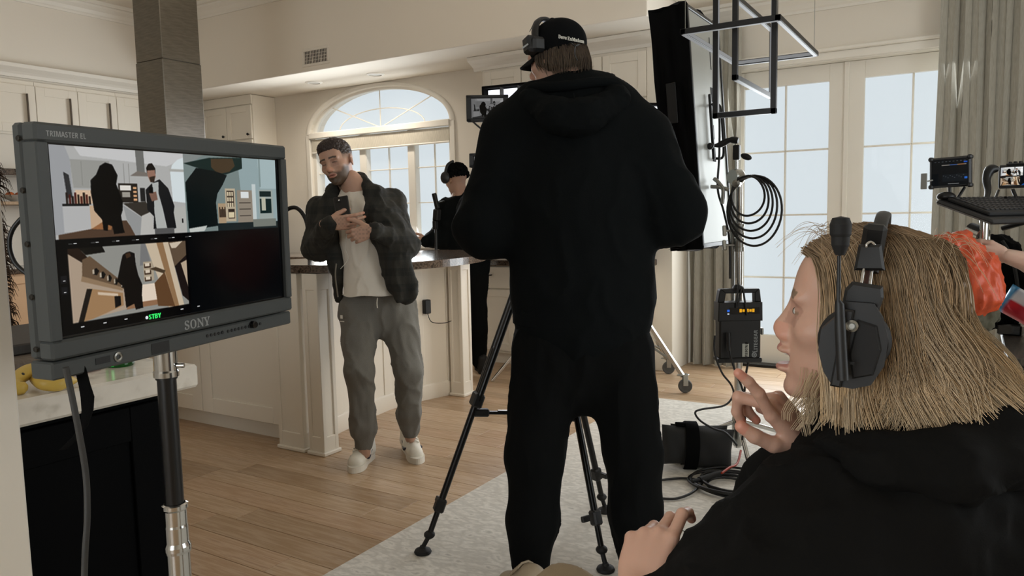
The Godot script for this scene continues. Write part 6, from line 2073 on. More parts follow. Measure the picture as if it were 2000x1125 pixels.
# a head in its own axes: y up, z out of the face; features by vertex colour, then moved by xf
func head(mb: MB, xf: Transform3D, h := 0.003, beard := 0.0, open := 0.0, tone := SKIN, brow := Color(0.06, 0.04, 0.03), fem := 0.0) -> void:
	var b := Blob.new()
	b.ell(Vector3(0, 0.03, -0.014), Vector3(0.075, 0.084, 0.094), 0.02)
	b.ell(Vector3(0, -0.02, 0.025), Vector3(0.062, 0.078, 0.063), 0.03)
	b.ell(Vector3(0, -0.07 - open * 0.006, 0.03), Vector3(0.05 - fem * 0.004, 0.042, 0.053), 0.025)
	b.ell(Vector3(0, -0.099 - open * 0.01, 0.068 + fem * 0.002), Vector3(0.02, 0.015, 0.017), 0.02)
	b.ell(Vector3(0, 0.045, 0.062), Vector3(0.05, 0.04, 0.022), 0.03)
	for s in [-1.0, 1.0]:
		b.ell(Vector3(0.044 * s, -0.022, 0.056), Vector3(0.02, 0.017, 0.02), 0.02)
		b.ell(Vector3(0.03 * s, 0.019, 0.077), Vector3(0.024, 0.007, 0.01), 0.014)
		b.cut(Vector3(0.032 * s, 0.002, 0.094), Vector3(0.016, 0.009, 0.014), 0.012)
		b.ell(Vector3(0.031 * s, 0.001, 0.0715), Vector3(0.0135, 0.0105, 0.0125), 0.003)
		b.ell(Vector3(0.0775 * s, -0.006, -0.012), Vector3(0.007, 0.031, 0.019), 0.006, Basis(Vector3.UP, 0.45 * s) * Basis(Vector3.RIGHT, -0.2))
		b.cut(Vector3(0.083 * s, -0.004, -0.008), Vector3(0.005, 0.016, 0.009), 0.004, Basis(Vector3.UP, 0.45 * s))
		b.ell(Vector3(0.011 * s, -0.038, 0.094), Vector3(0.0075, 0.0065, 0.01), 0.006)
	b.cap(Vector3(0, 0.012, 0.083), Vector3(0, -0.024, 0.104 - fem * 0.006), 0.0075, 0.0105, 0.012)
	b.ell(Vector3(0, -0.031, 0.106 - fem * 0.006), Vector3(0.011 - fem * 0.0015, 0.0105 - fem * 0.002, 0.0115 - fem * 0.0015), 0.01)
	b.ell(Vector3(0, -0.0575, 0.087 + fem * 0.004), Vector3(0.023, 0.0065, 0.012), 0.008)
	b.ell(Vector3(0, -0.0695 - open * 0.014, 0.085 + fem * 0.004), Vector3(0.02, 0.007, 0.012), 0.007)
	b.cut(Vector3(0, -0.0635 - open * 0.006, 0.1), Vector3(0.022, 0.0016 + open * 0.0085, 0.016 + open * 0.012), 0.003)
	b.cap(Vector3(0, -0.012, 0.08), Vector3(0, -0.036, 0.087), 0.012, 0.0145, 0.012)
	b.cap(Vector3(0, -0.06, -0.03), Vector3(0, -0.15, -0.045), 0.05 - fem * 0.004, 0.054 - fem * 0.006, 0.03)
	var first := mb.v.size()
	b.build(mb, h)
	for k in range(first, mb.v.size()):
		var p := mb.v[k]
		var c := tone
		var ax := absf(p.x)
		var lip := Vector2(p.x / 0.021, (p.y + 0.0635 + open * 0.006) / (0.0105 + open * 0.012)).length()
		if lip < 1.0 and p.z > 0.082:
			c = tone.lerp(Color(0.36, 0.12, 0.1), 0.6)
			if open > 0.5 and absf(p.y + 0.07) < 0.0055 and p.z < 0.096:
				c = Color(0.12, 0.03, 0.03)
		if absf(p.y - 0.0215 - 0.004 * sin(ax * 60.0)) < 0.005 and ax > 0.011 and ax < 0.05 and p.z > 0.055:
			c = brow
		elif absf(p.y + 0.001) < 0.0025 and ax > 0.018 and ax < 0.045 and p.z > 0.07:
			c = tone.lerp(brow, 0.75)
		elif p.y > -0.02 and p.y < 0.016 and ax > 0.012 and ax < 0.05 and p.z > 0.055:
			c = tone * Color(0.82, 0.78, 0.78)
		if p.z > 0.09 and p.y < -0.02 and p.y > -0.045:
			c = c * Color(1.06, 0.92, 0.88)
		if beard > 0.0:
			var g := clampf((-0.043 - p.y) / 0.014 + clampf((ax - 0.045) / 0.02, 0, 1) * 1.6, 0, 1) * clampf((p.y + 0.15) / 0.03, 0, 1) * clampf((p.z + 0.005) / 0.02, 0, 1)
			if p.y > -0.01:
				g *= clampf((0.03 - p.y) / 0.04, 0, 1)
			if lip < 1.15 and p.z > 0.08:
				g = 0.0
			if p.y < -0.044 and p.y > -0.052 and ax < 0.026 and p.z > 0.085:
				g = maxf(g, 0.6)
			c = c.lerp(Color(0.045, 0.03, 0.02), g * beard)
			# cropped sides
			if p.y > 0.0 and ax > 0.06 and p.z < 0.045:
				c = c.lerp(Color(0.05, 0.035, 0.028), clampf(p.y / 0.04, 0, 1) * 0.85)
		mb.c[k] = c
		mb.v[k] = xf * p
		mb.n[k] = (xf.basis * mb.n[k]).normalized()


# a hand: bx towards the thumb, by along the fingers, bz out of its back; bends in degrees for [index, middle, ring, little], one triple each
func hand(mb: MB, at: Vector3, bx: Vector3, by: Vector3, bz: Vector3, bends: Array, thumb: Array, s := 1.0, tone := SKIN, ink := 0.0) -> void:
	bx = bx.normalized()
	by = (by - bx * by.dot(bx)).normalized()
	bz = (bz - bx * bz.dot(bx) - by * bz.dot(by)).normalized()
	var b := Blob.new()
	b.cap(at - by * 0.018 * s, at + by * 0.008 * s, 0.025 * s, 0.024 * s, 0.01)
	b.ell(at + by * 0.048 * s - bz * 0.002 * s, Vector3(0.037, 0.047, 0.0145) * s, 0.012, Basis(bx, by, bx.cross(by)))
	var tips := []
	var lens := [[0.045, 0.026, 0.021], [0.049, 0.03, 0.022], [0.045, 0.028, 0.021], [0.036, 0.021, 0.019]]
	for f in 4:
		var x: float = [0.0295, 0.0098, -0.0105, -0.029][f] * s
		var y: float = [0.09, 0.094, 0.089, 0.08][f] * s
		var r: float = [0.0094, 0.0096, 0.009, 0.0078][f] * s
		var p := at + bx * x + by * y
		b.cap(at + bx * x * 0.55 + by * 0.012 * s, p, 0.011 * s, r * 1.12, 0.008)
		var ang := 0.0
		for j in 3:
			ang += deg_to_rad(bends[f][j])
			var d = (by * cos(ang) - bz * sin(ang) + bx * [0.06, 0.0, -0.05, -0.1][f] * (1.0 if ang < 1.0 else 0.3)).normalized()
			var q: Vector3 = p + d * (float(lens[f][j]) * s)
			b.cap(p, q, r * (1.0 - 0.07 * j), r * (0.95 - 0.09 * j), 0.004)
			p = q
		tips.append([p, r])
	var t := at + bx * 0.02 * s + by * 0.018 * s - bz * 0.008 * s
	for j in 3:
		var d: Vector3 = (bx * thumb[j][0] + by * thumb[j][1] + bz * thumb[j][2]).normalized()
		var q: Vector3 = t + d * ([0.044, 0.034, 0.026][j] * s)
		b.cap(t, q, [0.0165, 0.012, 0.0112][j] * s, [0.0125, 0.0112, 0.0092][j] * s, 0.009 if j == 0 else 0.004)
		t = q
	tips.append([t, 0.0095 * s])
	var first := mb.v.size()
	b.build(mb, 0.0027 * s)
	for k in range(first, mb.v.size()):
		var c := tone
		for q in tips:
			if mb.v[k].distance_to(q[0]) < 0.013 * s:
				c = tone * Color(1.1, 0.86, 0.82)
		if ink > 0.0:
			var w := sin(mb.v[k].x * 260.0) * sin(mb.v[k].y * 310.0 + 1.0) * sin(mb.v[k].z * 240.0)
			c = c.lerp(Color(0.1, 0.09, 0.085), clampf(w * 3.0, 0.0, 1.0) * ink * clampf((mb.v[k] - at).dot(bz) * 60.0, 0, 1))
		mb.c[k] = c


# coarse skin under clothes, in the same surface as head and hands
func skin_limbs(mb: MB, caps: Array, h := 0.014, tone := SKIN) -> void:
	mb.col = tone
	var b := Blob.new()
	for c in caps:
		b.cap(c[0], c[1], c[2], c[3], 0.03)
	b.build(mb, h)


func cloth(called: String, prims: Array, h: float, m: Material, parent: Node3D, amp: float, freq: float, sd: int, stretch := Vector3(1, 0.55, 1), hem := 0.0) -> MB:
	var b := Blob.new()
	for c in prims:
		b.cap(c[0], c[1], c[2], c[3], c[4] if c.size() > 4 else 0.05, c[5] if c.size() > 5 else 1.0, c[6] if c.size() > 6 else Vector3.BACK)
	var mb := MB.new()
	b.build(mb, h)
	crumple(mb, amp, freq, sd, stretch)
	if hem > 0.0:  # cut off level
		for k in mb.v.size():
			if mb.v[k].y < hem:
				mb.v[k].y = hem + 0.004 * sin(mb.v[k].x * 40.0)
		mb.smooth(0, 0)
	part(called, mb, m, parent)
	return mb


func shoe(heel: Vector3, toe: Vector3, m: Material, parent: Node3D, logo := false) -> void:
	var y := Vector3.UP
	var z := toe - heel
	z.y = 0.0
	var l := z.length()
	z = z.normalized()
	var x := y.cross(z)
	var o := Vector3(heel.x, heel.y, heel.z)
	var out := PackedVector2Array()
	for p in curve([Vector3(0, 0, -0.01), Vector3(0.036, 0, 0.01), Vector3(0.038, 0, 0.08), Vector3(0.036, 0, 0.13), Vector3(0.048, 0, 0.2), Vector3(0.04, 0, 0.26), Vector3(0.0, 0, 0.29), Vector3(-0.036, 0, 0.25), Vector3(-0.042, 0, 0.19), Vector3(-0.034, 0, 0.12), Vector3(-0.036, 0, 0.05), Vector3(-0.034, 0, 0.01), Vector3(-0.001, 0, -0.01)], 4):
		out.append(Vector2(p.x, p.z * l / 0.28))
	out.remove_at(out.size() - 1)
	var xf := Transform3D(Basis(x, z, y), o + y * 0.001)
	var up := MB.new()
	var b := Blob.new()
	var k := l / 0.28
	b.cap(o + y * 0.055 + z * 0.03 * k, o + y * 0.05 + z * 0.12 * k, 0.04, 0.042, 0.02)
	b.cap(o + y * 0.05 + z * 0.12 * k, o + y * 0.042 + z * 0.225 * k, 0.045, 0.041, 0.02)
	b.cap(o + y * 0.06 + z * 0.035 * k, o + y * 0.12 + z * 0.03 * k, 0.04, 0.042, 0.03)
	b.cap(o + y * 0.125 + z * 0.07 * k, o + y * 0.085 + z * 0.14 * k, 0.028, 0.026, 0.03)
	b.cut(o + y * 0.0 + z * 0.13 * k, Vector3(0.3, 0.02, 0.3), 0.004)
	b.build(up, 0.0045)
	var s := part("shoe", up, m, parent)
	part("sole", MB.new().prism(out, 0.032, xf, 0.004), m, s)
	for j in 6:
		var c := o + y * (0.15 - 0.0115 * j) + z * (0.095 + 0.017 * j) * k
		part("lace", MB.new().tube(PackedVector3Array([c - x * 0.03 - y * 0.008, c - x * 0.012 + y * 0.005, c + x * 0.012 + y * 0.005, c + x * 0.03 - y * 0.008]), 0.0045, 6), m, s)
	if logo:
		for e in [-1.0, 1.0]:
			var sw := MB.new().tube(curve([o + y * 0.062 + z * 0.18 * k + x * 0.0405 * e, o + y * 0.05 + z * 0.16 * k + x * 0.045 * e, o + y * 0.047 + z * 0.14 * k + x * 0.0445 * e, o + y * 0.056 + z * 0.1 * k + x * 0.0415 * e, o + y * 0.075 + z * 0.045 * k + x * 0.0385 * e], 5), [0.001, 0.003, 0.005, 0.0065, 0.008, 0.0088, 0.009, 0.0095, 0.0095, 0.009, 0.0085, 0.008, 0.007, 0.0065, 0.006, 0.005, 0.004, 0.0032, 0.0026, 0.002, 0.001], 8, true, 1.0)
			part("side_mark", sw, M.navy, s)


func people() -> void:
	mat("navy", Color(0.05, 0.09, 0.2), 0.5)
	grain(mat("shoe_white", Color(0.88, 0.86, 0.81), 0.5), null, Vector3.ONE * 12.0, M.hoodie_black.heightmap_texture, 0.02)
	mat("phone_glass", Color(0.035, 0.036, 0.04), 0.2)
	phone_man()
	operator()
	beanie_man()
	woman()
	reaching_arm()
	costume()


func phone_man() -> void:
	var o := thing("person", "man in a dark checked overshirt and grey sweatpants leaning on the bar, reading his phone", "person", Vector3(-2.633, 0, -2.974))
	var neck := Vector3(-2.773, 1.435, -2.993)
	var hips := Vector3(-2.709, 0.883, -3.041)
	var sr := Vector3(-2.955, 1.348, -2.895)
	var sl := Vector3(-2.648, 1.378, -3.098)
	var er := Vector3(-2.963, 1.154, -2.857)
	var el := Vector3(-2.525, 1.167, -3.068)
	var wr := Vector3(-2.71, 1.281, -2.702)
	var wl := Vector3(-2.521, 1.246, -2.808)
	var hr := Vector3(-2.789, 0.832, -2.974)
	var hl := Vector3(-2.638, 0.829, -3.114)
	var kr := Vector3(-2.691, 0.516, -2.858)
	var kl := Vector3(-2.539, 0.499, -3.066)
	var ar := Vector3(-2.697, 0.12, -2.88)
	var al := Vector3(-2.577, 0.159, -3.111)
	var right := (sl - sr).normalized()
	var toward := Vector3(0.523, 0, 0.852)
	# skin
	var mb := MB.new()
	skin_limbs(mb, [[neck, hips, 0.08, 0.09], [sr, sl, 0.05, 0.05], [sr, er, 0.04, 0.035], [er, wr, 0.035, 0.026], [sl, el, 0.04, 0.035], [el, wl, 0.035, 0.026], [hr, kr, 0.06, 0.045], [kr, ar, 0.04, 0.03], [hl, kl, 0.06, 0.045], [kl, al, 0.04, 0.03], [ar, ar - Vector3(0, 0.05, 0), 0.03, 0.03], [al, al - Vector3(0, 0.05, 0), 0.03, 0.03], [neck, Vector3(-2.798, 1.504, -2.962), 0.058, 0.056]])
	var up := (Vector3(-2.87, 1.728, -2.907) - Vector3(-2.815, 1.478, -2.948)).normalized()
	var fw := (toward - right * 0.22 + Vector3(0, -0.45, 0)).normalized()
	fw = (fw - up * fw.dot(up)).normalized()
	var hx := Transform3D(Basis(up.cross(fw), up, fw), Vector3(-2.844, 1.595, -2.92))
	head(mb, hx, 0.003, 0.9)
	hand(mb, wr, Vector3.UP + toward * 0.25, right * 0.95 + Vector3(0, 0.28, 0) - toward * 0.1, toward, [[8, 18, 10], [15, 22, 12], [20, 25, 15], [26, 30, 18]], [[0.5, 0.8, -0.5], [0.3, 0.9, -0.35], [0.1, 0.95, -0.3]], 1.0, SKIN, 0.45)
	hand(mb, wl, Vector3(0, 0.9, 0) - right * 0.3, right * -0.85 + Vector3(0, 0.32, 0) + toward * 0.12, toward + Vector3.UP * 0.2, [[55, 65, 40], [60, 70, 40], [65, 70, 40], [70, 70, 40]], [[0.75, 0.55, -0.25], [0.65, 0.7, -0.2], [0.5, 0.85, -0.2]], 1.0, SKIN, 0.45)
	part("body", mb, M.skin, o)
	# cropped dark hair
	var hb := Blob.new()
	hb.ell(Vector3(0, 0.052, -0.012), Vector3(0.078, 0.078, 0.095), 0.02)
	hb.ell(Vector3(0, 0.085, 0.03), Vector3(0.062, 0.036, 0.056), 0.03)
	hb.cut(Vector3(0, -0.02, 0.1), Vector3(0.1, 0.085, 0.075), 0.012)
	hb.cut(Vector3(0, -0.05, 0.0), Vector3(0.2, 0.075, 0.2), 0.012)
	var hm := MB.new()
	hm.col = Color(0.04, 0.03, 0.024)
	hb.build(hm, 0.0035)
	crumple(hm, 0.006, 60.0, 4, Vector3(1.6, 1.0, 0.5))
	for k in hm.v.size():
		hm.v[k] = hx * hm.v[k]
		hm.n[k] = hx.basis * hm.n[k]
	part("hair", hm, M.hair, o)
	# white shirt
	var chest := Vector3(-2.742, 1.321, -2.976)
	var belly := Vector3(-2.715, 0.984, -2.99)
	cloth("shirt", [[neck + Vector3(0, -0.01, 0), chest, 0.066, 0.125, 0.06, 0.68, toward], [chest, belly, 0.13, 0.132, 0.06, 0.68, toward], [belly, Vector3(-2.684, 0.867, -2.948), 0.134, 0.142, 0.03, 0.78, toward], [Vector3(-2.814, 1.409, -2.965), Vector3(-2.775, 1.408, -3.001), 0.045, 0.045, 0.05]], 0.008, M.shirt_white, o, 0.008, 4.5, 11, Vector3(1.4, 0.5, 1.4), (Vector3(-2.625, 0.908, -2.859)).y)
	# overshirt: back, two open fronts, sleeves, collar
	var pr := []
	pr.append([sr + Vector3(0, 0.005, 0) - toward * 0.03, sl - toward * 0.03, 0.072, 0.075, 0.05])
	pr.append([Vector3(-2.848, 1.322, -3.087), Vector3(-2.778, 0.93, -3.11), 0.16, 0.15, 0.05, 0.6, toward])
	pr.append([Vector3(-2.672, 1.413, -3.017), Vector3(-2.569, 1.239, -2.978), 0.055, 0.085, 0.05, 0.7, toward])
	pr.append([Vector3(-2.569, 1.239, -2.978), Vector3(-2.503, 0.989, -2.991), 0.085, 0.078, 0.05, 0.62, toward])
	pr.append([Vector3(-2.54, 1.082, -2.979), Vector3(-2.493, 0.916, -3.012), 0.06, 0.058, 0.04, 0.6, toward])
	pr.append([Vector3(-2.505, 0.978, -2.964), Vector3(-2.5, 0.89, -2.958), 0.038, 0.016, 0.03])
	pr.append([Vector3(-2.869, 1.399, -2.883), Vector3(-2.876, 1.245, -2.861), 0.045, 0.055, 0.05, 0.8, toward])
	pr.append([Vector3(-2.876, 1.245, -2.861), Vector3(-2.85, 1.056, -2.891), 0.055, 0.036, 0.04, 0.8, toward])
	pr.append([Vector3(-2.85, 1.056, -2.891), Vector3(-2.843, 0.886, -2.888), 0.034, 0.02, 0.03])
	pr.append([sr, er, 0.062, 0.062, 0.05])
	pr.append([er, wr - (wr - er).normalized() * 0.005, 0.066, 0.04, 0.045])
	pr.append([sl, el, 0.068, 0.062, 0.05])
	pr.append([el, wl + (el - wl).normalized() * 0.012, 0.064, 0.04, 0.045])
	pr.append([Vector3(-2.788, 1.522, -3.029), Vector3(-2.677, 1.452, -2.971), 0.026, 0.032, 0.02])
	pr.append([Vector3(-2.9, 1.481, -2.956), Vector3(-2.874, 1.418, -2.87), 0.026, 0.03, 0.02])
	pr.append([Vector3(-2.689, 1.448, -2.987), Vector3(-2.657, 1.32, -2.922), 0.028, 0.016, 0.02])
	pr.append([Vector3(-2.659, 1.431, -3.004), Vector3(-2.609, 1.306, -2.949), 0.05, 0.05, 0.03])
	pr.append([Vector3(-2.874, 1.453, -2.909), Vector3(-2.884, 1.471, -2.988), 0.02, 0.018, 0.03])
	cloth("overshirt", pr, 0.009, M.plaid_cloth, o, 0.012, 5.0, 23, Vector3(1.3, 0.7, 1.3))
	part("zip", MB.new().tube(curve([Vector3(-2.796, 1.074, -2.832), Vector3(-2.812, 1.007, -2.838), Vector3(-2.819, 0.898, -2.857)], 5), 0.004, 6), M.dull_chrome, o)
	# sweatpants
	var pp := []
	pp.append([Vector3(-2.705, 0.905, -3.046), Vector3(-2.707, 0.823, -3.036), 0.13, 0.155, 0.05, 0.78, toward])
	pp.append([hr, kr, 0.108, 0.074, 0.05])
	pp.append([hl, kl, 0.105, 0.072, 0.05])
	pp.append([kr, kr.lerp(ar, 0.75), 0.074, 0.066, 0.04])
	pp.append([kr.lerp(ar, 0.75), ar, 0.068, 0.046, 0.02])
	pp.append([kl, kl.lerp(al, 0.72), 0.072, 0.066, 0.04])
	pp.append([kl.lerp(al, 0.72), al, 0.07, 0.048, 0.02])
	cloth("sweatpants", pp, 0.0095, M.heather_grey, o, 0.013, 4.0, 31, Vector3(1.2, 0.7, 1.2))
	part("drawstring", MB.new().tube(curve([Vector3(-2.596, 0.896, -2.911), Vector3(-2.591, 0.871, -2.9), Vector3(-2.588, 0.845, -2.899)], 4), 0.0028, 6), M.shirt_white, o)
	part("leg_logo", MB.new().box(Vector3(-2.779, 0.798, -2.835), Vector3(0.016, 0.018, 0.003), facing(Vector3(0.0, 0, 1)), 0.001).box(Vector3(-2.776, 0.774, -2.835), Vector3(0.03, 0.004, 0.003), facing(Vector3(0.0, 0, 1)), 0.001), M.letter_white, o)
	shoe(Vector3(-2.785, 0, -3.01), Vector3(-2.683, 0, -2.767), M.shoe_white, o, true)
	shoe(Vector3(-2.713, 0, -3.244), Vector3(-2.473, 0, -3.04), M.shoe_white, o, true)
	# phone in his hands, earphone cord down his shirt
	var pb := Basis(right, 0.13) * facing((toward + Vector3(0, 0.35, 0)).normalized())
	pb = Basis(pb.z, 0.16) * pb
	var ph := thing("phone", "dark smartphone held in both hands by the man in the checked overshirt", "phone", Vector3(-2.678, 1.342, -2.772))
	ph.basis = pb
	lpart("case", MB.new().box(Vector3.ZERO, Vector3(0.074, 0.15, 0.009), I3, 0.004), M.phone_glass, ph)
	lpart("camera_bump", MB.new().box(Vector3(-0.012, 0.055, 0.0052), Vector3(0.028, 0.02, 0.002), I3, 0.001), M.gloss_black, ph)
	lpart("lens", MB.new().ball(Vector3(-0.008, 0.056, 0.0066), Vector3(0.0045, 0.0045, 0.001)), M.chrome, ph)
	tag(part("earphone_cord", MB.new().tube(curve([Vector3(-2.651, 1.271, -2.778), Vector3(-2.67, 1.215, -2.784), Vector3(-2.703, 1.155, -2.804), Vector3(-2.702, 1.102, -2.822), Vector3(-2.755, 1.049, -2.819)], 6), 0.0016, 5), M.letter_white), "thin white cord hanging from the phone across the man's white shirt", "cord")


func operator() -> void:
	var o := thing("person", "tall man from behind in black hoodie, pants and cap working the tripod camera", "person", Vector3(-1.129, 0, -2.279))
	var toward := Vector3(0.523, 0, 0.852)
	var right := Vector3(0.852, 0, -0.523)
	var neck := Vector3(-1.233, 1.728, -2.379)
	var sl := Vector3(-1.38, 1.572, -2.272)
	var sr := Vector3(-0.997, 1.554, -2.481)
	var el := Vector3(-1.432, 1.261, -2.158)
	var er := Vector3(-0.865, 1.3, -2.475)
	var wl := Vector3(-1.657, 1.346, -2.406)
	var wr := Vector3(-1.104, 1.294, -2.681)
	var hips := Vector3(-1.142, 0.893, -2.318)
	var hl := Vector3(-1.244, 0.825, -2.248)
	var hr := Vector3(-1.034, 0.82, -2.376)
	var kl := Vector3(-1.257, 0.481, -2.177)
	var kr := Vector3(-0.973, 0.482, -2.352)
	var al := Vector3(-1.28, 0.1, -2.168)
	var ar := Vector3(-0.953, 0.124, -2.348)
	var mb := MB.new()
	skin_limbs(mb, [[neck, hips, 0.08, 0.1], [sl, sr, 0.05, 0.05], [sl, el, 0.04, 0.035], [el, wl, 0.035, 0.026], [sr, er, 0.04, 0.035], [er, wr, 0.035, 0.026], [hl, kl, 0.07, 0.05], [kl, al, 0.05, 0.04], [hr, kr, 0.07, 0.05], [kr, ar, 0.05, 0.04]])
	var fw := (right * -0.78 - toward * 0.55 + Vector3(0, -0.22, 0)).normalized()
	var up := (Vector3.UP + fw * 0.2).normalized()
	fw = (fw - up * fw.dot(up)).normalized()
	var hx := Transform3D(Basis(up.cross(fw), up, fw), Vector3(-1.258, 1.841, -2.377))
	head(mb, hx, 0.004, 0.0)
	hand(mb, wl, Vector3.UP, -toward * 0.6 + Vector3(0, 0.35, 0) + right * 0.1, -right, [[40, 50, 30], [45, 50, 30], [50, 50, 30], [55, 50, 30]], [[0.6, 0.7, -0.4], [0.3, 0.9, -0.4], [0.1, 0.9, -0.4]])
	hand(mb, wr, Vector3.UP, -toward * 0.9 - right * 0.2, right, [[40, 50, 30], [45, 50, 30], [50, 50, 30], [55, 50, 30]], [[0.6, 0.7, -0.4], [0.3, 0.9, -0.4], [0.1, 0.9, -0.4]])
	part("body", mb, M.skin, o)
	# hair below the cap: many short locks
	var hm := MB.new()
	for k in 900:
		var a := rng.randf_range(-2.05, 2.05)
		var d := Vector3(sin(a) * 0.078, 0, -cos(a) * 0.099 - 0.012)
		var top := d + Vector3(0, -0.008 + rng.randf() * 0.02, 0)
		var l := rng.randf_range(0.045, 0.085) * (1.0 - 0.45 * smoothstep(1.2, 2.05, absf(a)))
		var pts := PackedVector3Array()
		var sw := rng.randf_range(-0.012, 0.012)
		for j in 6:
			var f := j / 5.0
			var out := d.normalized() * (0.007 + 0.004 * sin(f * 3.0) - 0.012 * f * f)
			pts.append(hx * (top + out + Vector3(sw * f, -l * f, sw * 0.6 * f)))
		var g := rng.randf_range(0.7, 1.4)
		hm.strand(pts, 0.0022, 0.0006, Color(0.05, 0.036, 0.026) * g, Color(0.10, 0.07, 0.045) * g)
	hm.col = Color(0.045, 0.033, 0.024)
	var hb := Blob.new()
	hb.ell(Vector3(0, -0.02, -0.016), Vector3(0.078, 0.05, 0.098), 0.02)
	hb.cut(Vector3(0, 0.0, 0.1), Vector3(0.15, 0.15, 0.1), 0.012)
	var fi := hm.v.size()
	hb.build(hm, 0.005)
	for k in range(fi, hm.v.size()):
		hm.v[k] = hx * hm.v[k]
		hm.n[k] = hx.basis * hm.n[k]
	part("hair", hm, M.hair, o)
	# cap
	var cap := thing("cap", "black baseball cap with white script on its back, worn by the tall man", "cap", hx.origin)
	var cb := Blob.new()
	cb.ell(Vector3(0, 0.04, -0.014), Vector3(0.087, 0.092, 0.108), 0.01)
	cb.cut(Vector3(0, -0.114, 0.0), Vector3(0.3, 0.102, 0.3), 0.006)
	var cm := MB.new()
	cb.build(cm, 0.004)
	for k in cm.v.size():
		cm.v[k] = hx * cm.v[k]
		cm.n[k] = hx.basis * cm.n[k]
	part("crown", cm, M.cap_black, cap)
	var rows := []
	for e in [0.002, -0.002]:
		for j in 7:
			var f := j / 6.0 if e > 0 else 1.0 - j / 6.0
			var ring := PackedVector3Array()
			for i in 15:
				var u := -1.0 + i / 7.0
				var z := 0.07 + 0.075 * f * sqrt(maxf(1.0 - u * u * 0.75, 0.0)) - 0.045 * u * u
				ring.append(hx * Vector3(u * 0.078, 0.032 - 0.024 * u * u - 0.022 * f + e, z))
			rows.append(ring)
	part("visor", MB.new().sheet(rows), M.cap_black, cap)
	var bt := MB.new().ball(hx * Vector3(0, 0.136, -0.014), Vector3(0.009, 0.005, 0.009))
	part("top_button", bt, M.cap_black, cap)
	var back := (toward + right * 0.42 + Vector3(0, 0.25, 0)).normalized()
	var rb := facing(back)
	rb = Basis(back, -0.12) * rb
	var wc := Vector3(-1.165, 1.883, -2.312)
	text("back_script", "Dave EnMadam", 0.0118, M.letter_white, cap, wc, rb * Basis.from_scale(Vector3(0.74, 1, 1)), 700, "Droid Serif", true)
	part("bow_tie", MB.new().tube(curve([Vector3(-1.177, 1.864, -2.305), Vector3(-1.161, 1.868, -2.304), Vector3(-1.149, 1.858, -2.31), Vector3(-1.14, 1.865, -2.322), Vector3(-1.149, 1.858, -2.31), Vector3(-1.152, 1.833, -2.311), Vector3(-1.144, 1.811, -2.314)], 4), 0.0022, 6), M.gloss_black, cap)
	# headset over the cap
	var hs := thing("headset", "black single-ear headset clamped over the tall man's cap", "headset", hx.origin)
	var arc := []
	for k in 9:
		var a := PI * k / 8.0
		arc.append(hx * Vector3(cos(a) * 0.094, 0.052 + sin(a) * 0.092, 0.012))
	part("headband", MB.new().tube(curve(arc, 3), 0.0085, 8, true, 1.7), M.black_plastic, hs)
	var ear := Vector3(-1.299, 1.874, -2.273)
	part("ear_cup", MB.new().box(ear, Vector3(0.045, 0.058, 0.045), facing(-right + toward * 0.5) * Basis(Vector3.BACK, 0.2), 0.008).box(ear + right * 0.025 + toward * 0.01, Vector3(0.03, 0.05, 0.05), facing(-right + toward * 0.5), 0.01), M.black_plastic, hs)
	part("edge_mark", MB.new().box(Vector3(-1.297, 1.864, -2.232), Vector3(0.024, 0.005, 0.002), facing(toward) * Basis(Vector3.BACK, 0.6), 0.0), M.letter_grey, hs)
	part("antenna", MB.new().rod(Vector3(-1.304, 1.919, -2.275), Vector3(-1.289, 1.957, -2.288), 0.0012, 5), M.black_metal, hs)
	# hoodie
	var hp := []
	hp.append([sl, sr, 0.088, 0.088, 0.07])
	hp.append([Vector3(-1.31, 1.663, -2.313), Vector3(-1.094, 1.657, -2.433), 0.085, 0.085, 0.06])
	hp.append([Vector3(-1.166, 1.562, -2.378), Vector3(-1.153, 1.298, -2.345), 0.225, 0.235, 0.08, 0.62, toward])
	hp.append([Vector3(-1.153, 1.298, -2.345), Vector3(-1.141, 1.026, -2.321), 0.235, 0.243, 0.08, 0.66, toward])
	hp.append([Vector3(-1.141, 1.026, -2.321), Vector3(-1.138, 0.951, -2.315), 0.243, 0.232, 0.03, 0.7, toward])
	hp.append([sl, el, 0.1, 0.096, 0.07])
	hp.append([el, wl, 0.094, 0.05, 0.05])
	hp.append([sr, er, 0.104, 0.102, 0.07])
	hp.append([er, wr, 0.1, 0.06, 0.05])
	var hm2 := cloth("hoodie", hp, 0.011, M.hoodie_black, o, 0.009, 2.6, 41, Vector3(1.2, 0.8, 1.2))
	var hd := []
	hd.append([Vector3(-1.278, 1.685, -2.241), Vector3(-1.172, 1.621, -2.204), 0.042, 0.05, 0.035])
	hd.append([Vector3(-1.172, 1.621, -2.204), Vector3(-1.082, 1.615, -2.247), 0.052, 0.054, 0.035])
	hd.append([Vector3(-1.082, 1.615, -2.247), Vector3(-1.026, 1.675, -2.359), 0.054, 0.042, 0.035])
	hd.append([Vector3(-1.278, 1.685, -2.241), Vector3(-1.269, 1.737, -2.334), 0.036, 0.03, 0.03])
	hd.append([Vector3(-1.027, 1.681, -2.359), Vector3(-1.14, 1.741, -2.391), 0.038, 0.03, 0.03])
	hd.append([Vector3(-1.12, 1.596, -2.222), Vector3(-1.127, 1.559, -2.249), 0.05, 0.018, 0.04])
	cloth("hood", hd, 0.008, M.hoodie_black, o, 0.007, 6.0, 47, Vector3(1, 1.6, 1))
	var rim := curve([Vector3(-1.294, 1.691, -2.22), Vector3(-1.274, 1.724, -2.236), Vector3(-1.197, 1.72, -2.236), Vector3(-1.135, 1.723, -2.262), Vector3(-1.075, 1.733, -2.312), Vector3(-1.028, 1.729, -2.364), Vector3(-1.011, 1.688, -2.37)], 6)
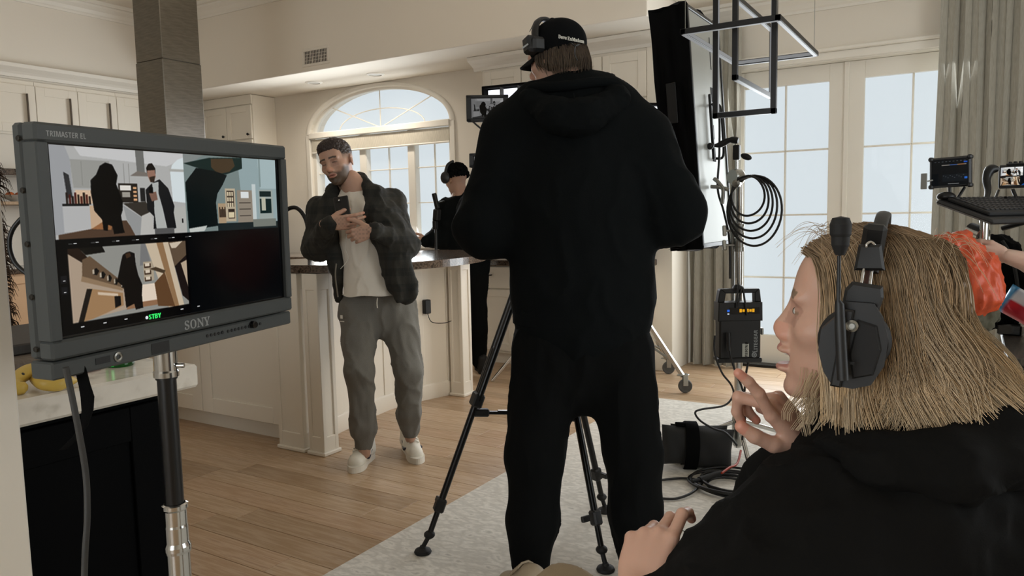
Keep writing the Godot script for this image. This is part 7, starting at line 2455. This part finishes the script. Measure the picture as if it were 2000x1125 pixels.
	part("hood_rim", MB.new().tube(rim, 0.017, 10), M.hoodie_black, o)
	part("hood_seam", MB.new().tube(curve([Vector3(-1.12, 1.692, -2.232), Vector3(-1.095, 1.64, -2.195), Vector3(-1.099, 1.585, -2.21)], 5), 0.0025, 6), M.hoodie_black, o)
	var hem := []
	for k in 25:
		var a := TAU * k / 24.0
		var e := right * cos(a) * 0.236 + toward * sin(a) * 0.158
		var c := Vector3(-1.138, 0.961, -2.316)
		hem.append(PackedVector3Array([c + e * 1.0 + Vector3(0, 0.035, 0), c + e * 1.025 + Vector3(0, 0.03, 0), c + e * 1.02 - Vector3(0, 0.028, 0), c + e * 0.99 - Vector3(0, 0.032, 0)]))
	part("hem_band", MB.new().sheet(hem), M.hoodie_black, o)
	cloth("undershirt", [[Vector3(-1.139, 0.982, -2.318), Vector3(-1.134, 0.926, -2.315), 0.222, 0.22, 0.02, 0.64, toward]], 0.012, M.cap_black, o, 0.003, 6.0, 3)
	var pp := []
	pp.append([Vector3(-1.142, 0.911, -2.32), Vector3(-1.139, 0.823, -2.312), 0.222, 0.222, 0.05, 0.62, toward])
	pp.append([hl, kl, 0.125, 0.095, 0.04])
	pp.append([hr, kr, 0.125, 0.095, 0.04])
	pp.append([kl, kl.lerp(al, 0.6), 0.09, 0.088, 0.04])
	pp.append([kl.lerp(al, 0.6), al, 0.09, 0.07, 0.03])
	pp.append([kr, kr.lerp(ar, 0.6), 0.09, 0.088, 0.04])
	pp.append([kr.lerp(ar, 0.6), ar, 0.09, 0.07, 0.03])
	cloth("sweatpants", pp, 0.011, M.sweatpant_black, o, 0.011, 2.8, 43, Vector3(1.4, 0.5, 1.4))
	var tan := mat("shoe_tan", Color(0.6, 0.54, 0.45), 0.6)
	shoe(Vector3(-1.156, 0.012, -2.006), Vector3(-1.351, 0.012, -2.099), tan, o)
	shoe(Vector3(-0.963, 0.012, -2.365), Vector3(-1.028, 0.012, -2.579), tan, o)


func beanie_man() -> void:
	var o := thing("person", "man in a black beanie and hoodie turned away at the worktop behind the bar", "person", Vector3(-3.62, 0, -5.12))
	var toward := Vector3(0.523, 0, 0.852)
	var right := Vector3(0.852, 0, -0.523)
	var d := 6.25
	var neck := Vector3(-3.647, 1.464, -5.147)
	var sl := Vector3(-3.719, 1.352, -5.055)
	var sr := Vector3(-3.473, 1.354, -5.241)
	var el := Vector3(-3.751, 1.127, -4.987)
	var wl := Vector3(-3.778, 1.115, -4.851)
	var hips := Vector3(-3.579, 0.934, -5.129)
	var mb := MB.new()
	skin_limbs(mb, [[neck, hips, 0.07, 0.1], [sl, sr, 0.05, 0.05], [sl, el, 0.04, 0.035], [el, wl, 0.035, 0.026], [hips, Vector3(-3.597, 0.132, -5.028), 0.06, 0.04], [hips, Vector3(-3.509, 0.12, -5.14), 0.06, 0.04]], 0.016)
	var fw := (right * -0.62 - toward * 0.7 + Vector3(0, -0.2, 0)).normalized()
	var up := (Vector3.UP + fw * 0.2).normalized()
	fw = (fw - up * fw.dot(up)).normalized()
	var hx := Transform3D(Basis(up.cross(fw), up, fw), Vector3(-3.677, 1.605, -5.145))
	head(mb, hx, 0.006)
	hand(mb, wl, Vector3.UP, -right + Vector3(0, 0.1, 0), toward, [[30, 40, 30], [35, 40, 30], [40, 40, 30], [45, 40, 30]], [[0.6, 0.7, -0.4], [0.3, 0.9, -0.4], [0.1, 0.9, -0.4]])
	part("body", mb, M.skin, o)
	var cb := Blob.new()
	cb.ell(Vector3(0, 0.058, -0.014), Vector3(0.09, 0.085, 0.11), 0.02)
	cb.cut(Vector3(0, -0.06, 0.0), Vector3(0.3, 0.085, 0.3), 0.006)
	var cm := MB.new()
	cb.build(cm, 0.005)
	for k in 24:
		var a := TAU * k / 24.0
		cm.ball(Vector3(cos(a) * 0.088, 0.03, -0.014 + sin(a) * 0.107), Vector3(0.014, 0.024, 0.014), I3, 8, 5)
	crumple(cm, 0.012, 26.0, 5)
	for k in cm.v.size():
		cm.v[k] = hx * cm.v[k]
		cm.n[k] = hx.basis * cm.n[k]
	tag(part("beanie", cm, M.beanie_black), "black knitted beanie on the man turned away behind the bar", "beanie")
	var hs := thing("headset", "black headset cup over the ear below the black beanie", "headset", Vector3(-3.667, 1.62, -4.976))
	part("ear_cup", MB.new().ball(Vector3(-3.679, 1.621, -4.992), Vector3(0.04, 0.05, 0.035)), M.black_plastic, hs)
	part("headband", MB.new().tube(curve([Vector3(-3.68, 1.65, -4.995), Vector3(-3.682, 1.726, -5.037), Vector3(-3.674, 1.758, -5.105)], 5), 0.012, 8), M.black_plastic, hs)
	var hp := [[sl, sr, 0.09, 0.09, 0.07], [Vector3(-3.592, 1.294, -5.15), Vector3(-3.572, 0.893, -5.117), 0.19, 0.19, 0.08, 0.7, toward], [sl, el, 0.085, 0.08, 0.06], [el, wl, 0.08, 0.05, 0.05], [sr, Vector3(-3.456, 1.098, -5.282), 0.09, 0.08, 0.06], [Vector3(-3.456, 1.098, -5.282), Vector3(-3.715, 1.046, -5.471), 0.08, 0.05, 0.06], [Vector3(-3.645, 1.409, -5.083), Vector3(-3.52, 1.461, -5.165), 0.05, 0.06, 0.05]]
	cloth("hoodie", hp, 0.014, M.hoodie_black, o, 0.015, 3.5, 51)
	var pp := [[Vector3(-3.576, 0.934, -5.131), Vector3(-3.571, 0.786, -5.118), 0.16, 0.16, 0.05, 0.75, toward], [Vector3(-3.626, 0.809, -5.086), Vector3(-3.583, 0.142, -4.979), 0.09, 0.07, 0.04], [Vector3(-3.51, 0.806, -5.157), Vector3(-3.499, 0.378, -5.151), 0.09, 0.075, 0.04], [Vector3(-3.499, 0.378, -5.151), Vector3(-3.497, 0.094, -5.144), 0.075, 0.062, 0.04]]
	cloth("trousers", pp, 0.014, M.sweatpant_black, o, 0.014, 3.5, 53)
	shoe(Vector3(-3.42, 0.0, -5.1), Vector3(-3.6, 0.0, -5.3), M.soft_black, o)
	shoe(Vector3(-3.62, 0.0, -5.0), Vector3(-3.8, 0.0, -5.18), M.soft_black, o)
	# the small camera rig in front of him
	var r := thing("camera_rig", "small black camera rig with a tilted bar standing on the worktop before the beanie man", "camera", Vector3(-3.649, 1.076, -4.808))
	part("bar", MB.new().box(Vector3(-3.663, 1.429, -4.838), Vector3(0.035, 0.13, 0.03), Basis(toward, 0.2), 0.005), M.black_metal, r)
	part("cage", MB.new().box(Vector3(-3.653, 1.32, -4.832), Vector3(0.05, 0.09, 0.05), Basis(toward, -0.1), 0.006).box(Vector3(-3.661, 1.239, -4.819), Vector3(0.035, 0.07, 0.04), I3, 0.005), M.black_metal, r)
	part("arm", MB.new().rod(Vector3(-3.639, 1.417, -4.852), Vector3(-3.604, 1.428, -4.875), 0.007).rod(Vector3(-3.678, 1.345, -4.82), Vector3(-3.647, 1.348, -4.839), 0.006).rod(Vector3(-3.679, 1.272, -4.811), Vector3(-3.652, 1.279, -4.829), 0.007), M.black_metal, r)
	part("foot", MB.new().rod(Vector3(-3.657, 1.239, -4.821), Vector3(-3.646, 0.995, -4.8), 0.012), M.black_metal, r)


func woman() -> void:
	var o := thing("person", "blonde woman in black hooded coat and headset in the right foreground raising a finger", "person", Vector3(-0.55, 0.012, -1.0))
	# she is seen square from her left side
	var toward := (Vector3(0, 1.3, 0) - Vector3(-0.121, 1.155, -1.088)) * Vector3(1, 0, 1)
	toward = toward.normalized()
	var right := Vector3.UP.cross(toward)
	# head in profile, looking left
	var fw := (right * -0.985 + Vector3(0, 0.1, 0) - toward * 0.06).normalized()
	var up := (Vector3.UP + fw * -0.12).normalized()
	fw = (fw - up * fw.dot(up)).normalized()
	var hx := Transform3D(Basis(up.cross(fw), up, fw), Vector3(-0.121, 1.155, -1.088))
	var tone := Color(0.53, 0.31, 0.225)
	var mb := MB.new()
	var neck := Vector3(-0.089, 0.997, -1.102)
	var hips := Vector3(0.027, 0.399, -1.27)
	var shn := Vector3(-0.063, 0.947, -0.982)
	var shf := Vector3(-0.163, 0.917, -1.212)
	var eln := Vector3(-0.221, 0.848, -0.827)
	var elf := Vector3(-0.248, 0.832, -1.091)
	var wf := Vector3(-0.188, 0.972, -1.097)
	var wn := Vector3(-0.342, 0.829, -0.833)
	skin_limbs(mb, [[neck, hips, 0.06, 0.1], [Vector3(-0.11, 1.068, -1.085), neck, 0.055, 0.06], [neck, shn, 0.05, 0.045], [neck, shf, 0.05, 0.045], [shn, eln, 0.036, 0.03], [eln, wn, 0.03, 0.02], [shf, elf, 0.036, 0.03], [elf, wf, 0.03, 0.02], [hips, Vector3(-0.501, 0.592, -1.027), 0.07, 0.05], [Vector3(-0.501, 0.592, -1.027), Vector3(-0.35, 0.08, -1.1), 0.05, 0.04]], 0.013, tone)
	head(mb, hx, 0.0024, 0.0, 1.0, tone, Color(0.2, 0.13, 0.08), 1.0)
	# right hand: forefinger up, the rest curled; left hand resting below
	hand(mb, wf, toward * 0.9 - Vector3.UP * 0.42, right * -0.42 + Vector3.UP * 0.84 - toward * 0.34, Vector3.UP * 0.6 + right * 0.7, [[-14, 12, 8], [42, 96, 24], [58, 95, 30], [70, 90, 35]], [[0.55, 0.75, -0.3], [0.25, 0.95, -0.3], [0.05, 1.0, -0.25]], 0.9, tone)
	hand(mb, wn, right * 0.95 + toward * 0.1, Vector3.UP * 0.66 - toward * 0.7 - right * 0.22, toward * 0.6 + Vector3.UP * 0.75, [[14, 45, 30], [38, 60, 35], [52, 60, 35], [62, 60, 35]], [[0.7, 0.6, -0.3], [0.4, 0.85, -0.4], [0.2, 0.9, -0.4]], 0.9, tone)
	part("body", mb, M.skin, o)
	var ey := MB.new()
	for s in [-1.0, 1.0]:
		ey.col = Color(0.6, 0.56, 0.52)
		ey.ball(hx * Vector3(0.031 * s, 0.0005, 0.0735), Vector3(0.0115, 0.0075, 0.0115), hx.basis)
		ey.col = Color(0.08, 0.06, 0.045)
		ey.ball(hx * Vector3(0.031 * s, 0.0005, 0.0825), Vector3(0.0048, 0.0048, 0.003), hx.basis)
	part("eye", ey, M.skin, o)
	part("teeth", MB.new().ball(hx * Vector3(0, -0.0632, 0.087), Vector3(0.012, 0.0035, 0.006), hx.basis), M.letter_white, o)
	hair(o, hx)
	headset(hx, toward, right)
	# coat
	var cp := []
	cp.append([Vector3(-0.055, 0.965, -1.107), Vector3(0.004, 0.761, -1.12), 0.13, 0.19, 0.08])
	cp.append([Vector3(0.004, 0.761, -1.12), hips, 0.19, 0.17, 0.06])
	cp.append([Vector3(-0.109, 0.96, -1.097), Vector3(0.027, 0.956, -1.18), 0.06, 0.1, 0.06])
	cp.append([Vector3(0.027, 0.949, -1.156), Vector3(0.104, 0.893, -1.197), 0.1, 0.12, 0.07])
	cp.append([shn + Vector3(0, -0.02, 0), eln, 0.088, 0.07, 0.06])
	cp.append([Vector3(-0.109, 0.95, -1.037), Vector3(-0.176, 0.888, -0.966), 0.07, 0.085, 0.06])
	cp.append([Vector3(-0.176, 0.888, -0.966), Vector3(-0.241, 0.855, -0.898), 0.08, 0.055, 0.05])
	cp.append([Vector3(-0.241, 0.855, -0.898), Vector3(-0.259, 0.829, -0.873), 0.055, 0.055, 0.04])
	cp.append([Vector3(-0.255, 0.804, -0.872), Vector3(-0.31, 0.812, -0.851), 0.05, 0.045, 0.04])
	cp.append([Vector3(-0.31, 0.812, -0.851), wn - Vector3(0, 0.012, 0), 0.045, 0.038, 0.02])
	cp.append([shf, elf, 0.075, 0.062, 0.05])
	cp.append([elf, wf + Vector3(0, -0.02, 0) + right * 0.012, 0.06, 0.041, 0.02])
	cp.append([Vector3(-0.224, 0.924, -1.105), Vector3(-0.182, 0.934, -1.144), 0.045, 0.05, 0.05])
	cloth("coat", cp, 0.0085, M.coat_black, o, 0.012, 4.5, 61, Vector3(1.2, 1.0, 1.2))
	# hood gathered round the neck
	var hood := []
	hood.append([Vector3(-0.124, 1.002, -1.033), Vector3(-0.122, 1.003, -0.988), 0.022, 0.03, 0.03])
	hood.append([Vector3(-0.122, 1.003, -0.988), Vector3(-0.073, 1.006, -0.948), 0.032, 0.034, 0.03])
	hood.append([Vector3(-0.073, 1.006, -0.948), Vector3(-0.012, 1.007, -0.962), 0.034, 0.038, 0.03])
	hood.append([Vector3(-0.012, 1.007, -0.962), Vector3(0.038, 1.015, -1.028), 0.038, 0.04, 0.03])
	hood.append([Vector3(0.038, 1.015, -1.028), Vector3(0.078, 1.033, -1.138), 0.04, 0.045, 0.04])
	hood.append([Vector3(-0.02, 1.007, -1.098), Vector3(0.041, 1.005, -1.135), 0.06, 0.06, 0.04])
	var hoodm := cloth("hood", hood, 0.007, M.coat_black, o, 0.01, 6.0, 67, Vector3(1, 2.0, 1))
	cloth("trousers", [[hips, Vector3(-0.502, 0.572, -1.048), 0.12, 0.085, 0.05], [Vector3(-0.502, 0.564, -1.047), Vector3(-0.571, 0.633, -1.083), 0.075, 0.06, 0.05], [Vector3(-0.571, 0.633, -1.083), Vector3(-0.38, 0.1, -1.0), 0.06, 0.05, 0.05]], 0.012, M.khaki, o, 0.008, 4.0, 71)


func hair(o: Node3D, hx: Transform3D) -> void:
	var hm := MB.new()
	# under layer
	var b := Blob.new()
	b.ell(Vector3(0, 0.032, -0.02), Vector3(0.084, 0.09, 0.1), 0.03)
	b.ell(Vector3(0, -0.035, -0.05), Vector3(0.086, 0.08, 0.078), 0.04)
	b.ell(Vector3(0, -0.075, -0.09), Vector3(0.085, 0.05, 0.07), 0.04)
	b.cut(Vector3(0, -0.02, 0.11), Vector3(0.11, 0.1, 0.085), 0.015)
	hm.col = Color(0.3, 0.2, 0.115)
	b.build(hm, 0.005)
	for k in hm.v.size():
		hm.v[k] = hx * hm.v[k]
		hm.n[k] = hx.basis * hm.n[k]
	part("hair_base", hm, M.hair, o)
	var sm := MB.new()
	var locks := 700
	for q in locks:
		var near := rng.randf() < 0.76
		# angle round the head from the face: 0 front, 90 the side towards the camera, 180 back
		var phi := deg_to_rad(lerpf(57.0, 200.0, rng.randf()) if near else lerpf(200.0, 300.0, rng.randf()))
		var along := (phi - 0.99) / 2.5 if near else (5.24 - phi) / 1.75
		var part_z := 0.088 - 0.17 * along
		var wave := rng.randf() * TAU
		var curl := rng.randf_range(0.003, 0.008)
		var depth := rng.randf_range(-0.012, 0.006)
		var l := rng.randf_range(0.8, 1.02)
		var fly := 1.0
		if rng.randf() < 0.06:
			depth += 0.008
			curl *= 2.0
		var g := rng.randf_range(0.75, 1.25)
		var gold := rng.randf()
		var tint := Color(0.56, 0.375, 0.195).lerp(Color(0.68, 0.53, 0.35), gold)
		for w in 16:
			var dphi := rng.randf_range(-0.2, 0.2)
			var dd := rng.randf_range(-0.005, 0.005)
			var lw := l * rng.randf_range(0.9, 1.03)
			var pts := PackedVector3Array()
			for j in 13:
				var f := j / 12.0 * lw
				var pull := 1.0 - 0.6 * f
				var a := phi + dphi * pull + 0.11 * sin(f * 8.0 + wave) * f
				var sa := sin(a)
				var ca := cos(a)
				# how far from the axis at this height
				var r := sqrt(clampf(1.0 - pow(1.0 - minf(f * 2.05, 1.0), 2.0), 0.0, 1.0))
				var flare := smoothstep(0.35, 1.0, f)
				var rx := 0.094 + 0.012 * flare
				var rz := 0.1 + ((-0.012 + 0.088 * flare) if ca < 0.0 else -0.03 * flare)
				var y0 := 0.124 - (6.0 if part_z > 0.0 else 3.6) * part_z * part_z
				var y := y0 - (y0 + 0.118) * pow(f, 1.2) - 0.012 * flare * (1.0 - absf(ca))
				if ca < 0.0:
					y += 0.03 * flare * -ca
				var root := Vector3(0.006 * signf(sa), 0, part_z)
				var p := Vector3(sa * rx, 0, ca * rz - 0.015)
				p = root.lerp(p, r)
				p.y = y
				var off := Vector3(sa, 0, ca)
				p += off * (depth + dd * pull + curl * 1.5 * sin(f * 9.0 + wave) * f)
				p.y += 0.003 * sin(f * 11.0 + wave)
				# tips turn outwards at the back
				p += off * 0.02 * smoothstep(0.82, 1.0, f) * (0.4 - ca) * (0.5 + gold)
				pts.append(hx * p)
			var k := g * rng.randf_range(0.7, 1.25)
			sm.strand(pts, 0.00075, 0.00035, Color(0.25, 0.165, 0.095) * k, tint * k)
	# stray hairs over the crown and loose front wisps
	for q in 130:
		var phi := rng.randf() * TAU
		var pts := PackedVector3Array()
		var a := Vector3(sin(phi) * 0.06, 0.118 - 0.02 * rng.randf(), cos(phi) * 0.08 - 0.01)
		var d := Vector3(rng.randf_range(-1, 1), rng.randf_range(-0.1, 0.5), rng.randf_range(-1, 1)).normalized()
		for j in 7:
			var f := j / 6.0
			pts.append(hx * (a + d * 0.06 * f + Vector3(0, -0.05 * f * f, 0)))
		sm.strand(pts, 0.0004, 0.0002, Color(0.4, 0.28, 0.16), Color(0.6, 0.47, 0.32))
	for q in 26:
		var base := Vector3(rng.randf_range(-0.085, 0.08), -0.07, rng.randf_range(0.0, 0.06))
		var w := rng.randf() * TAU
		for e in 14:
			var pts := PackedVector3Array()
			var j0 := Vector3(rng.randf_range(-0.008, 0.008), 0, rng.randf_range(-0.012, 0.012))
			for j in 8:
				var f := j / 7.0
				pts.append(hx * (base + j0 * (1.0 - 0.5 * f) + Vector3(0.004 * sin(f * 4.0 + w), (-0.06 - 0.03 * absf(sin(q * 1.7))) * f, 0.012 * sin(f * 4.5 + w) * f + 0.012 * f)))
			sm.strand(pts, 0.0005, 0.0003, Color(0.42, 0.3, 0.17), Color(0.56, 0.43, 0.28))
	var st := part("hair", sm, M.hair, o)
	st.set_meta("kind", "stuff")


func headset(hx: Transform3D, toward: Vector3, right: Vector3) -> void:
	var o := thing("headset", "black intercom headset with a boom microphone on the blonde woman's head", "headset", hx.origin)
	var b := facing(toward)
	var bk = M.black_plastic
	# headband: a padded strap over the crown, then the wire slider
	var band := []
	for k in 13:
		var a := deg_to_rad(lerpf(20.0, 165.0, k / 12.0))
		band.append(hx * Vector3(cos(a) * 0.107, 0.034 + sin(a) * 0.105, -0.005))
	part("headband", MB.new().tube(curve(band, 3), 0.0085, 10, true, 0.5, hx.basis.x), bk, o)
	part("pad", MB.new().box(Vector3(-0.102, 1.257, -0.993), Vector3(0.026, 0.052, 0.014), b * Basis(Vector3.BACK, -0.13) * Basis(Vector3.RIGHT, 0.35), 0.005), bk, o)
	part("slider_block", MB.new().prism(PackedVector2Array([Vector2(-0.012, 0.016), Vector2(0.012, 0.016), Vector2(0.0165, -0.014), Vector2(-0.0165, -0.014)]), 0.014, Transform3D(b, Vector3(-0.103, 1.242, -0.973)), 0.003), bk, o)
	part("wire_loop", MB.new().tube(curve([Vector3(-0.105, 1.251, -0.961), Vector3(-0.105, 1.258, -0.96), Vector3(-0.101, 1.261, -0.963), Vector3(-0.097, 1.257, -0.964), Vector3(-0.098, 1.25, -0.966)], 5), 0.0016, 8), M.chrome, o)
	for x in [0, 1]:
		var t: Vector3 = [Vector3(-0.107, 1.239, -0.964), Vector3(-0.099, 1.237, -0.969)][x]
		var e: Vector3 = [Vector3(-0.11, 1.201, -0.949), Vector3(-0.101, 1.2, -0.954)][x]
		part("slider_wire", MB.new().rod(t, e, 0.0017, 8), M.chrome, o)
	part("wire_screw", MB.new().rod(Vector3(-0.104, 1.232, -0.977), Vector3(-0.106, 1.204, -0.967), 0.003, 8), mat("rust_brown", Color(0.25, 0.12, 0.08), 0.6), o)
	part("yoke", MB.new().prism(PackedVector2Array([Vector2(-0.02, 0.012), Vector2(-0.014, 0.022), Vector2(0.018, 0.022), Vector2(0.021, 0.01), Vector2(0.018, -0.012), Vector2(-0.02, -0.012)]), 0.016, Transform3D(b * Basis(Vector3.BACK, -0.15), Vector3(-0.107, 1.193, -0.945)), 0.003), bk, o)
	# ear cup: faceted shell over a round cushion
	var at := Vector3(-0.114, 1.146, -0.941)
	var tilt := b * Basis(Vector3.BACK, -0.12)
	var shell := PackedVector2Array([Vector2(-0.036, 0.012), Vector2(-0.022, 0.03), Vector2(-0.016, 0.048), Vector2(0.014, 0.05), Vector2(0.026, 0.034), Vector2(0.034, 0.012), Vector2(0.034, -0.018), Vector2(0.024, -0.042), Vector2(0.006, -0.05), Vector2(-0.016, -0.05), Vector2(-0.027, -0.036), Vector2(-0.036, -0.012)])
	part("ear_cup", MB.new().prism(shell, 0.022, Transform3D(tilt, at), 0.006), bk, o)
	part("cushion", MB.new().lathe(at - b.z * 0.012, PackedVector2Array([Vector2(0, -0.016), Vector2(0.03, -0.016), Vector2(0.038, -0.008), Vector2(0.04, 0.0), Vector2(0.036, 0.01), Vector2(0, 0.012)]), 28, tilt * Basis(Vector3.RIGHT, PI / 2)), M.soft_black, o)
	part("ridge", MB.new().prism(PackedVector2Array([Vector2(-0.018, -0.05), Vector2(-0.0065, -0.05), Vector2(-0.005, 0.04), Vector2(-0.0155, 0.04)]), 0.008, Transform3D(tilt, at + b.z * 0.021), 0.002), bk, o)
	part("face_plate", MB.new().prism(PackedVector2Array([Vector2(0.0, 0.03), Vector2(0.02, 0.026), Vector2(0.028, 0.0), Vector2(0.024, -0.03), Vector2(0.004, -0.038), Vector2(-0.003, -0.01)]), 0.005, Transform3D(tilt, at + b.z * 0.0215), 0.002), M.soft_black, o)
	part("screw", MB.new().lathe(Vector3(-0.113, 1.169, -0.912), PackedVector2Array([Vector2(0.0068, -0.003), Vector2(0.0068, 0.0015), Vector2(0.0045, 0.003), Vector2(0.003, 0.0015), Vector2(0, 0.0015)]), 18, b * Basis(Vector3.RIGHT, PI / 2)), M.dull_chrome, o)
	part("indicator", MB.new().box(Vector3(-0.113, 1.128, -0.904), Vector3(0.009, 0.003, 0.001), b, 0.0), M.nylon_grey, o)
	part("boom", MB.new().tube(PackedVector3Array([Vector3(-0.119, 1.11, -0.896), Vector3(-0.123, 1.168, -0.897), Vector3(-0.125, 1.194, -0.902), Vector3(-0.126, 1.199, -0.901), Vector3(-0.127, 1.248, -0.906)]), [0.0062, 0.006, 0.0052, 0.0024, 0.002], 10), bk, o)
	part("microphone", MB.new().lathe(Vector3(-0.126, 1.249, -0.907), PackedVector2Array([Vector2(0, -0.001), Vector2(0.005, 0.0), Vector2(0.0095, 0.011), Vector2(0.0098, 0.02), Vector2(0.0112, 0.023), Vector2(0.0116, 0.034), Vector2(0.009, 0.041), Vector2(0.0, 0.043)]), 22), M.soft_black, o)


func reaching_arm() -> void:
	var o := thing("person", "bare forearm and fist of a person reaching in from the right edge over the table", "person", Vector3(0.55, 0, -3.0))
	var w := Vector3(0.11, 1.11, -3.393)
	var e := Vector3(0.293, 1.049, -3.428)
	var s := Vector3(0.484, 1.236, -3.59)
	var tone := Color(0.5, 0.33, 0.255)
	var mb := MB.new()
	skin_limbs(mb, [[w, w.lerp(e, 0.55), 0.028, 0.042], [w.lerp(e, 0.55), e, 0.042, 0.044], [e, s, 0.045, 0.05], [s, s + Vector3(0.1, 0.04, -0.06), 0.05, 0.06], [s + Vector3(0.12, 0.05, -0.07), s + Vector3(0.16, -0.5, -0.1), 0.11, 0.12], [s + Vector3(0.16, -0.5, -0.1), Vector3(0.8, 0.06, -3.1), 0.1, 0.05]], 0.011, tone)
	hand(mb, w, Vector3(0.1, 0.95, 0.2), w - e, Vector3(0.523, 0.1, 0.852), [[75, 90, 50], [78, 92, 50], [80, 92, 50], [82, 92, 50]], [[0.5, 0.85, -0.2], [0.05, 1.0, -0.2], [-0.25, 0.95, -0.3]], 1.0, tone)
	head(mb, Transform3D(facing(Vector3(-0.8, -0.1, 0.3)), s + Vector3(0.12, 0.26, -0.08)), 0.008, 0.0, 0.0, tone)
	part("body", mb, M.skin, o)
	cloth("shirt", [[s, e.lerp(s, 0.5), 0.075, 0.065, 0.04], [s + Vector3(0.12, 0.03, -0.07), s + Vector3(0.16, -0.55, -0.1), 0.15, 0.16, 0.06]], 0.014, M.fabric_black, o, 0.01, 4.0, 81)


func costume() -> void:
	# only its side shows, between the white wall and the monitor
	var o := thing("person", "performer in a shaggy dark brown bear costume glimpsed behind the monitor's left edge", "person", Vector3(-4.703, 0, -1.933))
	var b := Blob.new()
	var mid := [Vector3(-3.883, 1.218, -1.616), Vector3(-3.863, 0.85, -1.587)]
	b.cap(mid[0], mid[1], 0.14, 0.17, 0.08)
	b.cap(Vector3(-3.88, 1.402, -1.638), mid[0], 0.1, 0.14, 0.06)
	b.ell(Vector3(-3.839, 1.514, -1.617), Vector3(0.12, 0.13, 0.14), 0.05)
	b.cap(Vector3(-3.706, 1.308, -1.617), Vector3(-3.634, 1.044, -1.572), 0.065, 0.06, 0.05)
	b.cap(Vector3(-3.634, 1.044, -1.572), Vector3(-3.587, 0.875, -1.523), 0.06, 0.055, 0.05)
	b.cap(mid[1], Vector3(-3.754, 0.447, -1.549), 0.13, 0.09, 0.06)
	b.cap(mid[1], Vector3(-3.929, 0.438, -1.5), 0.13, 0.09, 0.06)
	b.cap(Vector3(-3.754, 0.447, -1.549), Vector3(-3.796, 0.239, -1.559), 0.09, 0.08, 0.04)
	b.cap(Vector3(-3.929, 0.438, -1.5), Vector3(-3.922, 0.242, -1.482), 0.09, 0.08, 0.04)
	var mb := MB.new()
	mb.col = Color(0.035, 0.022, 0.016)
	b.build(mb, 0.016)
	part("body", mb, M.fur, o)
	var fm := MB.new()
	var n := mb.v.size()
	for k in 5200:
		var q := rng.randi() % n
		var nn := mb.n[q]
		if nn.dot(Vector3(0.8, 0, 0.5)) < -0.1:
			continue
		var l := rng.randf_range(0.03, 0.06)
		var j := Vector3(rng.randf_range(-1, 1), rng.randf_range(-1, 1), rng.randf_range(-1, 1)) * 0.012
		var p := mb.v[q] + j * 0.6
		fm.strand(PackedVector3Array([p, p + nn * l * 0.4 + Vector3(0, -l * 0.3, 0) + j * 0.4, p + nn * l * 0.5 + Vector3(0, -l, 0) + j]), 0.0028, 0.0006, Color(0.03, 0.02, 0.015), Color(0.085, 0.052, 0.035))
	var f := part("fur", fm, M.fur, o)
	f.set_meta("kind", "stuff")
